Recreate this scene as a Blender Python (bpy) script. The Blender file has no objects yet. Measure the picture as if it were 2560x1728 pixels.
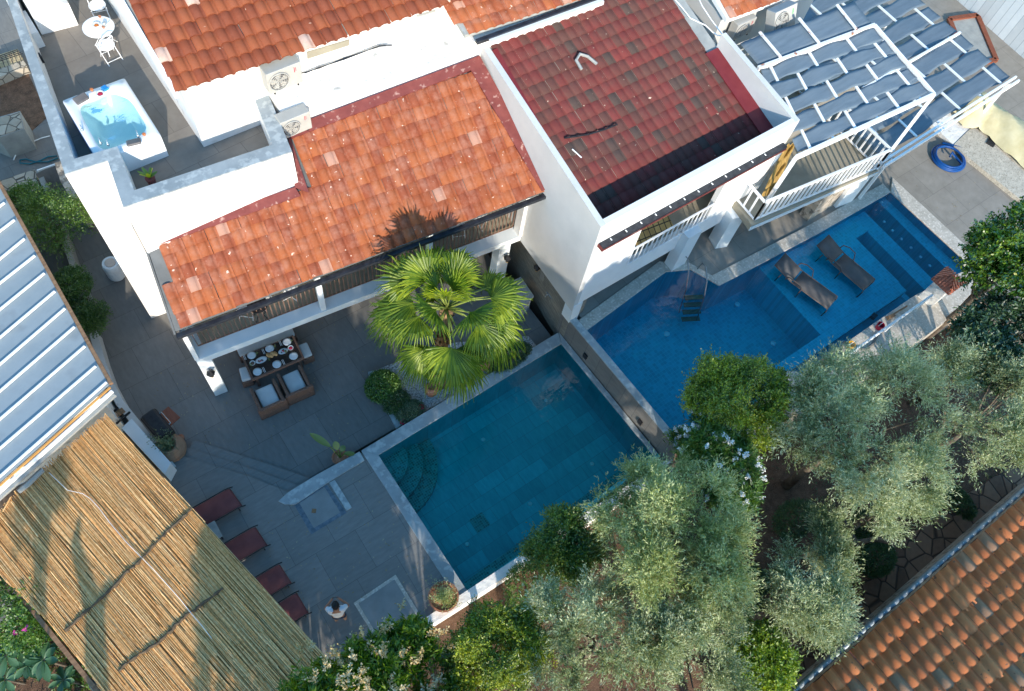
import bpy, math, random
import numpy as np
from mathutils import Vector, Matrix
random.seed(7); rng = np.random.default_rng(11)
COL = bpy.context.scene.collection
# ---------------------------------------------------------------- survey of the place
# camera calibrated from the verticals and the pool edges of the photograph
F = 2020.; NU, NV = 1040., 1898.; YAW = .6083; H = 23.0
def _basis():
    d = np.array([NU-1280, NV-864, F]); d /= np.linalg.norm(d)
    up = -d; ex = np.array([1, 0, 0.]); ex -= ex.dot(up)*up; ex /= np.linalg.norm(ex); ey = np.cross(up, ex)
    if ey[1] > 0: ey = -ey
    return math.cos(YAW)*ex+math.sin(YAW)*ey, -math.sin(YAW)*ex+math.cos(YAW)*ey, up
BX, BY, BU = _basis()
def ray(p):
    v = np.array([p[0]-1280, p[1]-864, F]); return np.array([v@BX, v@BY, v@BU])
def P(p, z=0.):
    a = ray(p); t = (z-H)/a[2]
    return Vector((a[0]*t, a[1]*t, z))
def PV(p, A, B):
    a = ray(p); n = np.array([-(B[1]-A[1]), B[0]-A[0]]); t = (n@np.array([A[0], A[1]]))/(n@a[:2])
    return Vector((a[0]*t, a[1]*t, H+a[2]*t))
class Plane:
    def __init__(s, a, b, c):
        s.o = Vector(a); s.n = (Vector(b)-s.o).cross(Vector(c)-s.o).normalized()
        if s.n.z < 0: s.n = -s.n
    def hit(s, p):
        a = Vector(ray(p)); C = Vector((0, 0, H)); t = (s.o-C).dot(s.n)/a.dot(s.n); return C+a*t
    def z(s, x, y): return s.o.z-((x-s.o.x)*s.n.x+(y-s.o.y)*s.n.y)/s.n.z
ORG = dict(T0=(0,0),T1=(620,0),T2=(1240,0),T3=(1840,0),M0=(0,560),M1=(620,560),M2=(1240,560),M3=(1840,560),L0=(0,1128),L1=(620,1128),L2=(1240,1128),L3=(1840,1128))
def k(c, x, y): o = ORG[c]; s = .38237; return (o[0]+x*s, o[1]+y*s)
def zup(g, t, z0=0.):
    G = P(g, z0); best = (9, 0)
    for i in range(-100, 1200):
        z = z0+i*.01; q = P(t, z); d = math.hypot(q.x-G.x, q.y-G.y)
        if d < best[0]: best = (d, z)
    return best[1]
# ---------------------------------------------------------------- mesh building
class MB:
    def __init__(s): s.v = []; s.f = []; s.uv = {}
    def add(s, vs, fs):
        o = len(s.v); s.v += [tuple(v) for v in vs]; s.f += [tuple(i+o for i in f) for f in fs]; return s
    def hexa(s, b, t):
        """b, t: matching rings of points (bottom, top), counter-clockwise from above"""
        n = len(b); fs = [tuple(range(n-1, -1, -1)), tuple(range(n, 2*n))]
        fs += [(i, (i+1) % n, n+(i+1) % n, n+i) for i in range(n)]
        return s.add(list(b)+list(t), fs)
    def prism(s, pts, z0, z1):
        pts = [(p[0], p[1]) for p in pts]
        a = sum(pts[i][0]*pts[(i+1) % len(pts)][1]-pts[(i+1) % len(pts)][0]*pts[i][1] for i in range(len(pts)))
        if a < 0: pts = pts[::-1]
        f = (lambda z: z if callable(z) else (lambda x, y: z))
        g0, g1 = f(z0), f(z1)
        return s.hexa([(x, y, g0(x, y)) for x, y in pts], [(x, y, g1(x, y)) for x, y in pts])
    def ppx(s, px, z1, z0):
        """vertical prism whose TOP outline is seen at the given pixels at height z1"""
        return s.prism([P(p, z1) for p in px], z0, z1)
    def box(s, c, size, rz=0., tilt=None):
        x, y, z = [q/2 for q in size]; M = Matrix.Rotation(rz, 3, 'Z')
        if tilt is not None: M = M @ tilt
        c = Vector(c)
        co = [c+M @ Vector(p) for p in [(-x,-y,-z),(x,-y,-z),(x,y,-z),(-x,y,-z),(-x,-y,z),(x,-y,z),(x,y,z),(-x,y,z)]]
        return s.hexa(co[:4], co[4:])
    def beam(s, a, b, w, h, up=(0, 0, 1)):
        a = Vector(a); b = Vector(b); d = (b-a).normalized(); u = Vector(up)
        if abs(d.dot(u)) > .98: u = Vector((1, 0, 0))
        r = d.cross(u).normalized(); u = r.cross(d).normalized()
        ring = lambda c: [c-r*w/2-u*h/2, c+r*w/2-u*h/2, c+r*w/2+u*h/2, c-r*w/2+u*h/2]
        A, B = ring(a), ring(b)
        return s.add(A+B, [(3,2,1,0),(4,5,6,7),(0,1,5,4),(1,2,6,5),(2,3,7,6),(3,0,4,7)])
    def tube(s, path, r, n=6, closed=False):
        path = [Vector(p) for p in path]; m = len(path); rs = r if hasattr(r, '__len__') else [r]*m
        vs = []; fs = []; ref = None
        for i, p in enumerate(path):
            if closed: d = path[(i+1) % m]-path[i-1]
            else: d = path[min(i+1, m-1)]-path[max(i-1, 0)]
            d = d.normalized() if d.length > 1e-9 else Vector((0, 0, 1))
            if ref is None: ref = Vector((0, 0, 1)) if abs(d.z) < .9 else Vector((1, 0, 0))
            u = (ref-d*ref.dot(d)).normalized(); w = d.cross(u); ref = u
            for j in range(n):
                t = 2*math.pi*j/n; vs.append(p+(u*math.cos(t)+w*math.sin(t))*rs[i])
        for i in range(m if closed else m-1):
            a = i*n; b = ((i+1) % m)*n
            for j in range(n): fs.append((a+j, a+(j+1) % n, b+(j+1) % n, b+j))
        if not closed: fs.append(tuple(range(n-1, -1, -1))); fs.append(tuple((m-1)*n+j for j in range(n)))
        return s.add(vs, fs)
    def lathe(s, c, prof, n=20, sx=1, sy=1, rz=0.):
        vs = []; fs = []; c = Vector(c)
        for r, z in prof:
            for j in range(n):
                t = 2*math.pi*j/n; x, y = r*sx*math.cos(t), r*sy*math.sin(t)
                vs.append((c.x+x*math.cos(rz)-y*math.sin(rz), c.y+x*math.sin(rz)+y*math.cos(rz), c.z+z))
        for i in range(len(prof)-1):
            for j in range(n): fs.append((i*n+j, i*n+(j+1) % n, (i+1)*n+(j+1) % n, (i+1)*n+j))
        fs.append(tuple(range(n-1, -1, -1))); fs.append(tuple((len(prof)-1)*n+j for j in range(n)))
        return s.add(vs, fs)
    def build(s, name, mat, parent=None, smooth=False, bevel=0., **kw):
        return link(name, s.v, s.f, mat, parent, smooth, bevel, **kw)
def link(name, v, f, mat, parent=None, smooth=False, bevel=0., uvs=None, **kw):
    off = Vector(parent['base']) if parent is not None else Vector((0, 0, 0))
    if parent is None and v:
        a = np.array(v); off = Vector((float(a[:, 0].mean()), float(a[:, 1].mean()), float(a[:, 2].min())))
    me = bpy.data.meshes.new(name)
    me.from_pydata([(p[0]-off.x, p[1]-off.y, p[2]-off.z) for p in v], [], f)
    if uvs is not None:
        l = me.uv_layers.new(name='UVMap'); l.data.foreach_set('uv', np.array(uvs, dtype=np.float32).ravel())
    me.validate(); me.update()
    if smooth: me.polygons.foreach_set('use_smooth', [True]*len(me.polygons))
    me.materials.append(mat)
    o = bpy.data.objects.new(name, me); COL.objects.link(o)
    if parent is not None:
        o.parent = parent; o['base'] = list(off)
        if parent.type == 'MESH': o['base'] = parent['base']
    else: o.location = off; o['base'] = list(off)
    if bevel:
        b = o.modifiers.new('bevel', 'BEVEL'); b.width = bevel; b.segments = 2; b.limit_method = 'ANGLE'
    tag(o, **kw); return o
def tag(o, label=None, cat=None, group=None, kind=None):
    if label: o['label'] = label
    if cat: o['category'] = cat
    if group: o['group'] = group
    if kind: o['kind'] = kind
    return o
def thing(name, base, label, cat, group=None):
    o = bpy.data.objects.new(name, None); COL.objects.link(o); o.location = Vector(base); o['base'] = list(base)
    o.empty_display_size = .1
    return tag(o, label, cat, group)
def copy_tree(o, parent=None):
    c = o.copy(); COL.objects.link(c); c.parent = parent
    for ch in [x for x in bpy.data.objects if x.parent == o]: copy_tree(ch, c)
    return c
def dup(o, loc, rz=0., label=None, scale=None):
    c = copy_tree(o); c.location = Vector(loc); c.rotation_euler = (0, 0, rz)
    if label: c['label'] = label
    if scale: c.scale = scale if hasattr(scale, '__len__') else (scale,)*3
    return c
def soup(name, verts, nper, mat, parent=None, uvs=None, smooth=False, **kw):
    """fast mesh from an (N*nper,3) array of loose polygons"""
    verts = np.asarray(verts, dtype=np.float64).reshape(-1, 3)
    off = Vector(parent['base']) if parent is not None else Vector((float(verts[:, 0].mean()), float(verts[:, 1].mean()), float(verts[:, 2].min())))
    verts = verts-np.array(off); n = len(verts); m = n//nper
    me = bpy.data.meshes.new(name); me.vertices.add(n); me.vertices.foreach_set('co', verts.astype(np.float32).ravel())
    me.loops.add(n); me.loops.foreach_set('vertex_index', np.arange(n, dtype=np.int32))
    me.polygons.add(m); me.polygons.foreach_set('loop_start', np.arange(0, n, nper, dtype=np.int32))
    me.update(calc_edges=True)
    me.materials.append(mat)
    o = bpy.data.objects.new(name, me); COL.objects.link(o); o['base'] = list(off)
    if parent is not None: o.parent = parent
    else: o.location = off
    tag(o, **kw); return o
# ---------------------------------------------------------------- materials
def new_mat(name):
    m = bpy.data.materials.new(name); m.use_nodes = True; nt = m.node_tree; nt.nodes.clear()
    return m, nt, nt.nodes.new, nt.links.new
def rgba(c): return (c[0], c[1], c[2], 1.)
def mat(name, c1, c2=None, scale=3., rough=.7, bump=0., bscale=None, metal=0., spec=.3, c3=None, s3=30., a3=.35, stretch=None, rot=0.):
    m, nt, N, L = new_mat(name)
    out = N('ShaderNodeOutputMaterial'); b = N('ShaderNodeBsdfPrincipled'); L(b.outputs[0], out.inputs[0])
    b.inputs['Roughness'].default_value = rough; b.inputs['Metallic'].default_value = metal
    b.inputs['Specular IOR Level'].default_value = spec
    g = N('ShaderNodeNewGeometry'); mp = N('ShaderNodeMapping'); L(g.outputs['Position'], mp.inputs[0])
    mp.inputs['Rotation'].default_value = (0, 0, rot)
    if stretch: mp.inputs['Scale'].default_value = stretch
    if c2 is None: b.inputs['Base Color'].default_value = rgba(c1)
    else:
        n = N('ShaderNodeTexNoise'); L(mp.outputs[0], n.inputs[0]); n.inputs['Scale'].default_value = scale; n.inputs['Detail'].default_value = 5; n.inputs['Roughness'].default_value = .62
        r = N('ShaderNodeValToRGB'); L(n.outputs[0], r.inputs[0]); e = r.color_ramp.elements
        e[0].position = .32; e[0].color = rgba(c1); e[1].position = .68; e[1].color = rgba(c2); last = r.outputs[0]
        if c3 is not None:
            n2 = N('ShaderNodeTexNoise'); L(mp.outputs[0], n2.inputs[0]); n2.inputs['Scale'].default_value = s3; n2.inputs['Detail'].default_value = 3
            r2 = N('ShaderNodeValToRGB'); L(n2.outputs[0], r2.inputs[0]); r2.color_ramp.elements[0].position = 1-a3-.12; r2.color_ramp.elements[1].position = 1-a3
            mx = N('ShaderNodeMix'); mx.data_type = 'RGBA'; L(r2.outputs[0], mx.inputs[0]); L(last, mx.inputs[6]); mx.inputs[7].default_value = rgba(c3); last = mx.outputs[2]
        L(last, b.inputs['Base Color'])
    if bump:
        n3 = N('ShaderNodeTexNoise'); L(mp.outputs[0], n3.inputs[0]); n3.inputs['Scale'].default_value = bscale or scale*6; n3.inputs['Detail'].default_value = 4
        bp = N('ShaderNodeBump'); bp.inputs['Strength'].default_value = min(1, bump); bp.inputs['Distance'].default_value = .02*bump; L(n3.outputs[0], bp.inputs['Height']); L(bp.outputs[0], b.inputs['Normal'])
    return m
def paving(name, c1, c2, joint, w=1.2, h=1.2, rot=0., off=.5, gap=.008, rough=.6, nscale=2.5, bump=.0, streak=None, loc=(0,0,0), vary=.14, spec=.3):
    """tiles laid in world space; joints, a slight shade of its own for each tile, mottling"""
    m, nt, N, L = new_mat(name)
    out = N('ShaderNodeOutputMaterial'); b = N('ShaderNodeBsdfPrincipled'); L(b.outputs[0], out.inputs[0]); b.inputs['Roughness'].default_value = rough
    b.inputs['Specular IOR Level'].default_value = spec
    g = N('ShaderNodeNewGeometry'); mp = N('ShaderNodeMapping'); L(g.outputs['Position'], mp.inputs[0]); mp.inputs['Rotation'].default_value = (0, 0, rot); mp.inputs['Location'].default_value = loc
    br = N('ShaderNodeTexBrick'); L(mp.outputs[0], br.inputs[0]); br.inputs['Scale'].default_value = 1
    br.inputs['Brick Width'].default_value = w; br.inputs['Row Height'].default_value = h; br.inputs['Mortar Size'].default_value = gap; br.inputs['Mortar Smooth'].default_value = .3
    br.offset = off; br.inputs['Color1'].default_value = (1-vary, 1-vary, 1-vary, 1); br.inputs['Color2'].default_value = (1+vary, 1+vary, 1+vary, 1); br.inputs['Mortar'].default_value = (1, 1, 1, 1)
    n = N('ShaderNodeTexNoise'); n.inputs['Scale'].default_value = nscale; n.inputs['Detail'].default_value = 7; n.inputs['Roughness'].default_value = .65
    if streak:
        mp2 = N('ShaderNodeMapping'); L(g.outputs['Position'], mp2.inputs[0]); mp2.inputs['Rotation'].default_value = (0, 0, rot); mp2.inputs['Scale'].default_value = streak; L(mp2.outputs[0], n.inputs[0])
    else: L(mp.outputs[0], n.inputs[0])
    r = N('ShaderNodeValToRGB'); L(n.outputs[0], r.inputs[0]); e = r.color_ramp.elements; e[0].position = .3; e[0].color = rgba(c1); e[1].position = .7; e[1].color = rgba(c2)
    mu = N('ShaderNodeMix'); mu.data_type = 'RGBA'; mu.blend_type = 'MULTIPLY'; mu.inputs[0].default_value = 1; L(r.outputs[0], mu.inputs[6]); L(br.outputs['Color'], mu.inputs[7])
    mx = N('ShaderNodeMix'); mx.data_type = 'RGBA'; L(br.outputs['Fac'], mx.inputs[0]); L(mu.outputs[2], mx.inputs[6]); mx.inputs[7].default_value = rgba(joint)
    L(mx.outputs[2], b.inputs['Base Color'])
    if bump:
        bp = N('ShaderNodeBump'); bp.inputs['Strength'].default_value = bump; bp.inputs['Distance'].default_value = .01; L(n.outputs[0], bp.inputs['Height']); L(bp.outputs[0], b.inputs['Normal'])
    return m
def tile_mat(name, stops, grime, grime_amt=.35, rough=.75, dots=None, gscale=3.):
    """roof tiles: colour picked per tile from UV cells, weathering on top"""
    m, nt, N, L = new_mat(name)
    out = N('ShaderNodeOutputMaterial'); b = N('ShaderNodeBsdfPrincipled'); L(b.outputs[0], out.inputs[0]); b.inputs['Roughness'].default_value = rough; b.inputs['Specular IOR Level'].default_value = .25
    uv = N('ShaderNodeUVMap'); fl = N('ShaderNodeVectorMath'); fl.operation = 'FLOOR'; L(uv.outputs[0], fl.inputs[0])
    wn = N('ShaderNodeTexWhiteNoise'); wn.noise_dimensions = '2D'; L(fl.outputs[0], wn.inputs[0])
    r = N('ShaderNodeValToRGB'); L(wn.outputs['Value'], r.inputs[0]); cr = r.color_ramp; cr.interpolation = 'CONSTANT'
    for i, (p, c) in enumerate(stops):
        e = cr.elements[i] if i < 2 else cr.elements.new(p); e.position = p; e.color = rgba(c)
    g = N('ShaderNodeNewGeometry')
    n = N('ShaderNodeTexNoise'); L(g.outputs['Position'], n.inputs[0]); n.inputs['Scale'].default_value = gscale; n.inputs['Detail'].default_value = 8; n.inputs['Roughness'].default_value = .7
    r2 = N('ShaderNodeValToRGB'); L(n.outputs[0], r2.inputs[0]); r2.color_ramp.elements[0].position = .45; r2.color_ramp.elements[1].position = .75; r2.color_ramp.elements[1].color = (grime_amt*2,)*3+(1,)
    mx = N('ShaderNodeMix'); mx.data_type = 'RGBA'; L(r2.outputs[0], mx.inputs[0]); L(r.outputs[0], mx.inputs[6]); mx.inputs[7].default_value = rgba(grime); last = mx.outputs[2]
    if dots:
        n2 = N('ShaderNodeTexNoise'); L(g.outputs['Position'], n2.inputs[0]); n2.inputs['Scale'].default_value = dots[1]; n2.inputs['Detail'].default_value = 3
        r3 = N('ShaderNodeValToRGB'); L(n2.outputs[0], r3.inputs[0]); r3.color_ramp.elements[0].position = dots[2]; r3.color_ramp.elements[1].position = dots[2]+.02
        m2 = N('ShaderNodeMix'); m2.data_type = 'RGBA'; L(r3.outputs[0], m2.inputs[0]); L(last, m2.inputs[6]); m2.inputs[7].default_value = rgba(dots[0]); last = m2.outputs[2]
    L(last, b.inputs['Base Color'])
    n4 = N('ShaderNodeTexNoise'); L(g.outputs['Position'], n4.inputs[0]); n4.inputs['Scale'].default_value = 40
    bp = N('ShaderNodeBump'); bp.inputs['Strength'].default_value = .4; bp.inputs['Distance'].default_value = .01; L(n4.outputs[0], bp.inputs['Height']); L(bp.outputs[0], b.inputs['Normal'])
    return m
def leaf_mat(name, cols, trans=.35, rough=.5, gloss=.08, nscale=.8, extra=None):
    """leaves: a tint of their own for each leaf, drifting slowly through the crown"""
    m, nt, N, L = new_mat(name); out = N('ShaderNodeOutputMaterial')
    g = N('ShaderNodeNewGeometry'); n = N('ShaderNodeTexNoise'); L(g.outputs['Position'], n.inputs[0]); n.inputs['Scale'].default_value = nscale; n.inputs['Detail'].default_value = 2
    ma = N('ShaderNodeMath'); ma.operation = 'MULTIPLY_ADD'; L(g.outputs['Random Per Island'], ma.inputs[0]); ma.inputs[1].default_value = .6
    mb = N('ShaderNodeMath'); mb.operation = 'MULTIPLY_ADD'; L(n.outputs[0], mb.inputs[0]); mb.inputs[1].default_value = 1.1; mb.inputs[2].default_value = -.35
    L(mb.outputs[0], ma.inputs[2])
    r = N('ShaderNodeValToRGB'); L(ma.outputs[0], r.inputs[0]); cr = r.color_ramp
    for i, c in enumerate(cols):
        e = cr.elements[i] if i < 2 else cr.elements.new(.5); e.position = i/(len(cols)-1) if i != 1 or len(cols) == 2 else 1/(len(cols)-1); e.color = rgba(c)
    d = N('ShaderNodeBsdfDiffuse'); t = N('ShaderNodeBsdfTranslucent'); s = N('ShaderNodeBsdfGlossy'); s.inputs['Roughness'].default_value = rough
    L(r.outputs[0], d.inputs[0])
    hs = N('ShaderNodeHueSaturation'); hs.inputs['Hue'].default_value = .485; hs.inputs['Value'].default_value = 1.25; hs.inputs['Saturation'].default_value = 1.1; L(r.outputs[0], hs.inputs['Color']); L(hs.outputs[0], t.inputs[0])
    m1 = N('ShaderNodeMixShader'); m1.inputs[0].default_value = trans; L(d.outputs[0], m1.inputs[1]); L(t.outputs[0], m1.inputs[2])
    m2 = N('ShaderNodeMixShader'); m2.inputs[0].default_value = gloss; L(m1.outputs[0], m2.inputs[1]); L(s.outputs[0], m2.inputs[2]); L(m2.outputs[0], out.inputs[0])
    return m
def water_mat(name, tint, ior_rough=.0, wave=.12, wscale=3.):
    m, nt, N, L = new_mat(name); out = N('ShaderNodeOutputMaterial')
    t = N('ShaderNodeBsdfTransparent'); t.inputs[0].default_value = rgba(tint)
    gl = N('ShaderNodeBsdfGlossy'); gl.inputs['Roughness'].default_value = .02; gl.inputs[0].default_value = (1, 1, 1, 1)
    fr = N('ShaderNodeFresnel'); fr.inputs[0].default_value = 1.33
    g = N('ShaderNodeNewGeometry'); n = N('ShaderNodeTexNoise'); L(g.outputs['Position'], n.inputs[0]); n.inputs['Scale'].default_value = wscale; n.inputs['Detail'].default_value = 3
    bp = N('ShaderNodeBump'); bp.inputs['Strength'].default_value = wave; bp.inputs['Distance'].default_value = .05; L(n.outputs[0], bp.inputs['Height'])
    L(bp.outputs[0], gl.inputs['Normal']); L(bp.outputs[0], fr.inputs['Normal'])
    mx = N('ShaderNodeMixShader'); L(fr.outputs[0], mx.inputs[0]); L(t.outputs[0], mx.inputs[1]); L(gl.outputs[0], mx.inputs[2]); L(mx.outputs[0], out.inputs[0])
    return m
def glass_mat(name, tint=(.8, .85, .85), opac=.12):
    m, nt, N, L = new_mat(name); out = N('ShaderNodeOutputMaterial')
    t = N('ShaderNodeBsdfTransparent'); t.inputs[0].default_value = rgba(tint)
    gl = N('ShaderNodeBsdfGlossy'); gl.inputs['Roughness'].default_value = .08; mx = N('ShaderNodeMixShader'); mx.inputs[0].default_value = opac
    L(t.outputs[0], mx.inputs[1]); L(gl.outputs[0], mx.inputs[2]); L(mx.outputs[0], out.inputs[0]); return m
def tiles(name, plane, eL, eR, poly, pitch, course, amp, material, parent, holes=(), pan=False, jitter=.0, thick=.03, flat=.0, seed=1):
    """real clay tiles laid on a roof plane. eL, eR = eave ends (world), poly = outline (world)"""
    rg = np.random.default_rng(seed)
    eL = Vector(eL); eR = Vector(eR); n = plane.n; u = (eR-eL); u = (u-n*u.dot(n)).normalized(); v = n.cross(u).normalized()
    if v.z < 0: v = -v
    uv = [((p-eL).dot(u), (p-eL).dot(v)) for p in map(Vector, poly)]
    umin = min(a for a, b in uv); umax = max(a for a, b in uv); vmin = min(b for a, b in uv); vmax = max(b for a, b in uv)
    def inside(x, y):
        c = False; m = len(uv)
        for i in range(m):
            (x1, y1), (x2, y2) = uv[i], uv[(i+1) % m]
            if (y1 > y) != (y2 > y) and x < (x2-x1)*(y-y1)/(y2-y1)+x1: c = not c
        return c
    K = 10; vs = []; fs = []; tuv = []
    nc = int((umax-umin)/pitch)+2; nr = int((vmax-vmin)/course)+2
    for i in range(nc):
        for j in range(nr):
            u0 = umin+i*pitch; v0 = vmin+j*course
            if not inside(u0+pitch/2, v0+course/2): continue
            du = rg.normal(0, jitter); dv = rg.normal(0, jitter); dh = abs(rg.normal(0, jitter))*.6; yaw = rg.normal(0, jitter*1.2)
            base = len(vs); w = pitch*1.0
            for vv, lift in ((-.12, thick), (1.0, .0)):
                for q in range(K+1):
                    s = q/K
                    if pan: h = amp*math.sin(math.pi*min(1, max(0, (s-.14)/.72))) if .14 <= s <= .86 else 0
                    else:
                        h = amp*math.sin(math.pi*min(1., s/.80))**.55 if s < .80 else -.006*math.sin(math.pi*(s-.8)/.2)
                    p = eL+u*(u0+s*w+du+yaw*(vv-.5)*course)+v*(v0+vv*course+dv)+n*(h+lift+dh+.01)
                    vs.append(p)
            for q in range(K+1):   # under lip of the tile's lower edge
                p = vs[base+q]-n*(thick+.015)+v*.004; vs.append(p)
            for q in range(K):
                a = base+q; fs.append((a, a+1, a+K+2, a+K+1)); tuv += [(i+.2, j+.2), (i+.8, j+.2), (i+.8, j+.8), (i+.2, j+.8)]
                c = base+2*(K+1)+q; fs.append((c, c+1, a+1, a)); tuv += [(i+.2, j+.2), (i+.8, j+.2), (i+.8, j+.8), (i+.2, j+.8)]
    o = link(name, vs, fs, material, parent, uvs=tuv); o.data.polygons.foreach_set('use_smooth', [True, False]*(len(fs)//2))
    return o
def crazy(name, c1, c2, joint, sc_):
    m, nt, N, L = new_mat(name); out = N('ShaderNodeOutputMaterial'); b = N('ShaderNodeBsdfPrincipled'); L(b.outputs[0], out.inputs[0]); b.inputs['Roughness'].default_value = .9
    g = N('ShaderNodeNewGeometry'); v = N('ShaderNodeTexVoronoi'); v.inputs['Scale'].default_value = sc_; L(g.outputs['Position'], v.inputs[0]); v2 = N('ShaderNodeTexVoronoi'); v2.feature = 'DISTANCE_TO_EDGE'; v2.inputs['Scale'].default_value = sc_; L(g.outputs['Position'], v2.inputs[0])
    n = N('ShaderNodeTexNoise'); n.inputs['Scale'].default_value = 7; n.inputs['Detail'].default_value = 6; L(g.outputs['Position'], n.inputs[0])
    sp = N('ShaderNodeSeparateColor'); L(v.outputs['Color'], sp.inputs[0]); ad = N('ShaderNodeMath'); L(sp.outputs[0], ad.inputs[0]); L(n.outputs[0], ad.inputs[1]); ml = N('ShaderNodeMath'); ml.operation = 'MULTIPLY'; L(ad.outputs[0], ml.inputs[0]); ml.inputs[1].default_value = .5
    r = N('ShaderNodeValToRGB'); L(ml.outputs[0], r.inputs[0]); r.color_ramp.elements[0].position = .2; r.color_ramp.elements[0].color = rgba(c1); r.color_ramp.elements[1].position = .8; r.color_ramp.elements[1].color = rgba(c2)
    r2 = N('ShaderNodeValToRGB'); L(v2.outputs['Distance'], r2.inputs[0]); r2.color_ramp.elements[0].position = .02; r2.color_ramp.elements[1].position = .06
    mx = N('ShaderNodeMix'); mx.data_type = 'RGBA'; L(r2.outputs[0], mx.inputs[0]); mx.inputs[6].default_value = rgba(joint); L(r.outputs[0], mx.inputs[7]); L(mx.outputs[2], b.inputs['Base Color'])
    bp = N('ShaderNodeBump'); bp.inputs['Strength'].default_value = .7; bp.inputs['Distance'].default_value = .04; L(r2.outputs[0], bp.inputs['Height']); L(bp.outputs[0], b.inputs['Normal']); return m
# ---------------------------------------------------------------- camera, sky, sun
sc = bpy.context.scene
cd = bpy.data.cameras.new('camera'); cam = bpy.data.objects.new('camera', cd); COL.objects.link(cam); sc.camera = cam
cd.sensor_width = 36; cd.lens = F/2560*36; cd.clip_start = .1; cd.clip_end = 400
cam.matrix_world = Matrix(((BX[0], -BX[1], -BX[2], 0), (BY[0], -BY[1], -BY[2], 0), (BU[0], -BU[1], -BU[2], H), (0, 0, 0, 1)))
SUN_AZ, SUN_EL = math.radians(67.5-180), math.radians(24.5)       # direction TO the sun, from +X
sd = Vector((math.cos(SUN_AZ)*math.cos(SUN_EL), math.sin(SUN_AZ)*math.cos(SUN_EL), math.sin(SUN_EL)))
w = bpy.data.worlds.new('World'); sc.world = w; w.use_nodes = True; nt = w.node_tree
sky = nt.nodes.new('ShaderNodeTexSky'); sky.sky_type = 'NISHITA'; sky.sun_disc = False; sky.sun_elevation = SUN_EL
sky.sun_rotation = math.atan2(sd.x, sd.y); sky.air_density = 1.0; sky.dust_density = .3; sky.ozone_density = 1.2
bg = nt.nodes['Background']; bg.inputs[1].default_value = .15; hsv = nt.nodes.new('ShaderNodeHueSaturation'); hsv.inputs['Saturation'].default_value = 1.3; hsv.inputs['Hue'].default_value = .488; nt.links.new(sky.outputs[0], hsv.inputs['Color']); nt.links.new(hsv.outputs[0], bg.inputs[0])
sl = bpy.data.lights.new('sun', 'SUN'); sl.energy = 2.4; sl.angle = math.radians(.53); sl.color = (1., .9, .76)
so = bpy.data.objects.new('sun', sl); COL.objects.link(so); so.rotation_euler = sd.to_track_quat('Z', 'Y').to_euler(); so.location = (0, -20, 30)
sc.view_settings.view_transform = 'Standard'; sc.view_settings.look = 'None'; sc.view_settings.gamma = 1; sc.view_settings.exposure = 1.38
sc.cycles.max_bounces = 7; sc.cycles.transparent_max_bounces = 12; sc.cycles.diffuse_bounces = 4
# ---------------------------------------------------------------- materials
A_ROT = math.radians(8.2)        # the orange house is turned a little from the pools
M = {}
M['plaster'] = mat('white_plaster', (.70, .69, .67), (.82, .81, .79), 1.0, .8, bump=.7, bscale=7, c3=(.58, .56, .53), s3=2.6, a3=.3)
M['plaster_clean'] = mat('white_paint', (.78, .78, .77), (.84, .84, .83), 2, .6)
M['plaster_grey'] = mat('pale_grey_render', (.50, .51, .51), (.59, .59, .58), .8, .85, bump=.5, bscale=25)  # on the white villa's sides the grey of grazing light is in the colour
M['old_wash'] = mat('old_whitewash', (.72, .7, .66), (.84, .82, .79), 2.5, .9, bump=1., bscale=9, c3=(.48, .46, .42), s3=5, a3=.27)
M['bluewhite'] = mat('blue_white_paint', (.62, .68, .71), (.70, .74, .76), 2, .6)  # white paint with the bluish tone of open shade mixed into its colour
M['marble'] = mat('grey_marble_coping', (.25, .28, .29), (.36, .39, .40), 1.6, .55, c3=(.43, .46, .46), s3=5.5, a3=.36, bump=.2, bscale=30)
M['marble_dark'] = mat('dark_marble_trim', (.07, .1, .13), (.16, .2, .24), 9, .5)
M['patio'] = paving('patio_tiles', (.15, .145, .136), (.195, .188, .177), (.08, .078, .075), 1.2, 1.2, A_ROT*0+.0, .5, .006, .55, 3., streak=(3, 1, 1), vary=.09)
M['deck'] = paving('deck_tiles', (.17, .165, .156), (.22, .214, .203), (.09, .088, .085), 1.2, 1.2, math.radians(1), .5, .006, .55, 3., streak=(1, 4, 1), loc=(.3, .2, 0), vary=.08)
M['terrace'] = paving('terrace_tiles', (.17, .15, .13), (.225, .205, .18), (.12, .11, .1), 1.2, 1.2, math.radians(-4), .5, .008, .6, 2., vary=.07)
M['bterrace'] = paving('upper_pool_paving', (.225, .205, .175), (.29, .265, .23), (.17, .155, .135), 1.2, 1.2, 0, .5, .008, .65, 3., vary=.05)
M['travertine'] = mat('travertine_coping', (.36, .33, .28), (.52, .48, .42), 5, .7, c3=(.62, .58, .52), s3=14, a3=.35, bump=.4, bscale=30)
M['clad'] = paving('grey_wall_cladding', (.13, .125, .12), (.2, .19, .175), (.09, .09, .085), 1.2, .6, 0, 0, .008, .6, 2.5, streak=(1, 1, 7), vary=.06)
M['clad2'] = mat('veined_stone_cladding', (.13, .12, .105), (.26, .24, .2), 2, .7, stretch=(1, 1.2, 9), bump=.3, bscale=20, c3=(.36, .33, .27), s3=5, a3=.3)
M['teal_tile'] = paving('teal_pool_tiles', (.03, .42, .47), (.06, .58, .62), (.05, .30, .34), .9, .45, 0, .5, .007, .4, 2.4, streak=(5, 1, 1), vary=.16)
M['teal_mosaic'] = paving('green_mosaic', (.02, .2, .2), (.05, .34, .3), (.12, .45, .4), .07, .07, 0, 0, .007, .35, 9, vary=.45)
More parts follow.
